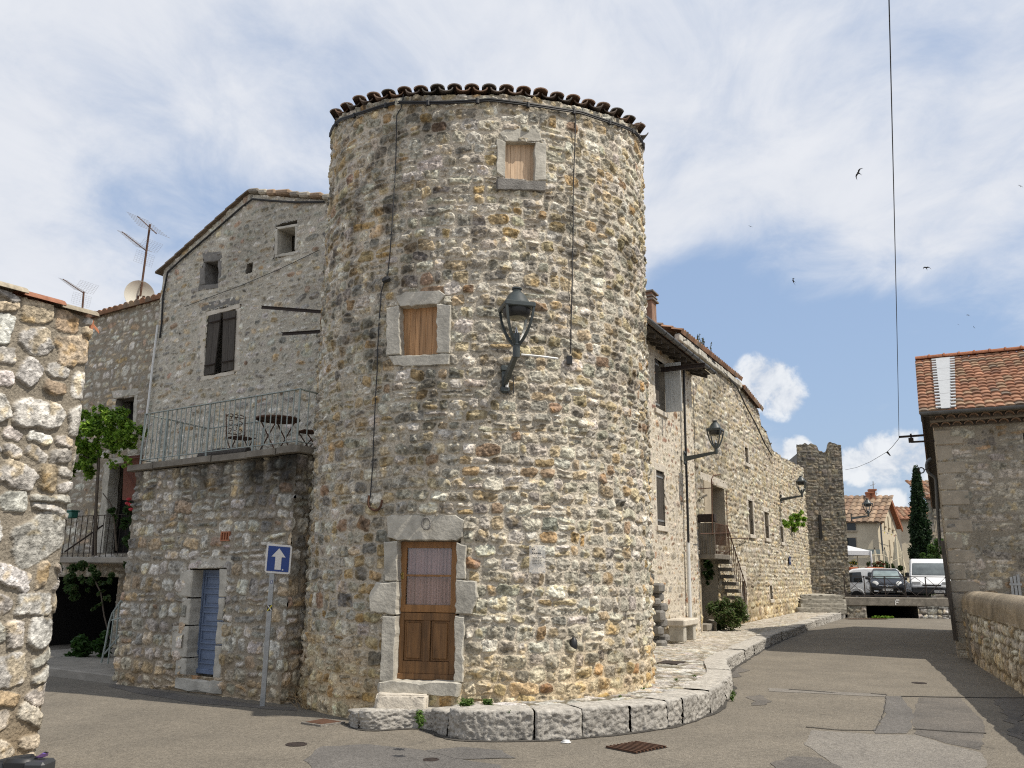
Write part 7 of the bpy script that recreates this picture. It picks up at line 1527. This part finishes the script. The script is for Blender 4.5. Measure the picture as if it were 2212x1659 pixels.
# shaded house behind cypress, stone house right of it, timber shed roof between
Y2 = 70.; H2 = thing('beige_house', 'shaded beige house with red tiled roof left of the cypress', 'house', (float(at_Y(1960, 1200, Y2)[0]), Y2, .58)); P2 = PL((0, Y2, 0), (1, 0, 0), (0, -1, 0)); a0, a1, b0, b1 = P2.rect(1943, 1123, 1990, 1235)
mb = MB(); P2.box(mb, a0, a0+14, 0, b1, -6, 0); mb.build('wall', M['render'], H2); tile_roof('roof', H2, (a0-.5, Y2-.5, b1), (1, 0, 0), (0, .9, .55), 15, 2.2, pal=TILE_RED, pitch=.4, row=.5, amp=.09, du=.08, seed=81)
Y3 = 66.; SH = thing('timber_shed', 'open timber shed with red roof between cream house and beige house', 'shed', (float(at_Y(1945, 1200, Y3+12)[0]), Y3+12, .58)); P3 = PL((0, Y3+12, 0), (1, 0, 0), (0, -1, 0)); a0, a1, b0, b1 = P3.rect(1925, 1140, 1972, 1235)
mb = MB(); mb.prism([(a0, Y3+12, b1), (a1, Y3+12, b1-1.2), (a1, Y3+17, b1-1.2), (a0, Y3+17, b1)], (0, 0, -.25)); mb.build('roof', M['terra'], SH)
for x in np.linspace(a0+.5, a1-.5, 5): mb = MB(); mb.box((x, Y3+12.2, b1/2-.5), (.22, .22, b1-1)); mb.build('post', M['bark'], SH)
mb = MB(); mb.box(((a0+a1)/2, Y3+14, 3.), (a1-a0, .2, 5.)); mb.build('back_wall', M['render_wall'], SH)
Y4 = 57.; G4 = thing('stone_house', 'grey stone house with pale tiles half hidden by the cypress', 'house', (float(at_Y(2040, 1200, Y4)[0]), Y4, .58)); P4 = PL((0, Y4, 0), (1, 0, 0), (0, -1, 0)); a0, a1, b0, b1 = P4.rect(2000, 1077, 2060, 1240)
stH = Stones(10, 60, -1, 12, .5, .3, 171, PAL['dark'], gap=.04); wallgrid('wall', G4, P4, a0, a0+10, .5, b1, .1, stH, .05, (.22, .2, .16)); tile_roof('roof', G4, (a0-.3, Y4-.4, b1), (1, 0, 0), (0, .9, .5), 10.5, 3., pitch=.35, row=.45, amp=.08, du=.07, seed=83)
for r in ((2016, 1085, 2021, 1115), (2019, 1125, 2024, 1160)):
    h = P4.rect(*r); facewin(P4, h, G4)
# hills / far mass
def hills():
    mb = MB(); vs = []; n = 60
    for k in range(n+1): a = R_(-50+100*k/n); x, y = 420*math.sin(a), 420*math.cos(a); h = 7+7*vn(np.array([k*.3]), np.array([1.]), 4)[0]; vs += [(x, y, -2), (x, y, h), (x*1.25, y*1.25, h*1.2)]
    mb.add(vs, [(3*k+j, 3*k+3+j, 3*k+4+j, 3*k+1+j) for k in range(n) for j in (0, 1)]); return kind(mb.build('hills', mat('hill_woods', (.05, .075, .04), .95, .4, .05)), 'structure')
hills()
# cypress + bushes
cy = thing('cypress', 'tall narrow dark cypress standing between the far houses', 'tree', tuple(at_Y(1992, 1225, 50.))); base = at_Y(1990, 1225, 51.); ztp = at_Y(1977, 1018, 51.)[2]; xt = at_Y(1979, 1018, 51.)[0]; wdt = at_Y(2012, 1150, 51.)[0]-at_Y(1966, 1150, 51.)[0]
mb = MB(); g = np.random.default_rng(31); bl = []
for k in range(300):
    f = g.random()**.9; z = .9+(ztp-.9)*f; r = wdt/2*(1-f**2.3)*(.95 if f > .12 else .7+f*2); a = g.uniform(0, 6.28); rr = r*g.uniform(.45, 1.); x = base[0]+(xt-base[0])*f+rr*math.cos(a); bl.append((A3(x, 51+rr*math.sin(a), z), [.26, .26, .55]))
foliage(mb, bl, 22000, .085, [(.012, .03, .012), (.018, .042, .014), (.028, .055, .018)], .2, .3); mb.build('crown', M['leaf'], cy, usecol=True, recalc=False)
mb = MB(); mb.tube([(base[0], 51, .9), (base[0]+.05, 51, ztp*.6), (xt, 51, ztp-.6)], [.2, .13, .03], 7); mb.build('trunk', M['bark'], cy)
bs = thing('bush', 'light green spreading bush behind the white delivery van', 'bush', tuple(at_Y(2015, 1225, 48.))); bl = []
for (x, y, r) in ((2015, 1195, .55), (2025, 1180, .5), (2030, 1195, .6), (2000, 1205, .45), (2010, 1210, .5), (2036, 1170, .5), (1992, 1213, .3), (2022, 1208, .5)): bl += clumps(at_Y(x, y, 48.), (r*.7,)*3, 4, r*.4)
mb = MB(); foliage(mb, bl, 4200, .085, [(.06, .12, .02), (.045, .09, .02), (.09, .16, .035)], .5, .2); mb.build('foliage', M['leaf'], bs, usecol=True, recalc=False)
mb = MB(); c = at_Y(2015, 1225, 48.); mb.tube([c, at_Y(2018, 1195, 48.)], .05, 5); mb.tube([c, at_Y(2030, 1180, 48.)], .04, 5); mb.build('stem', M['bark'], bs)
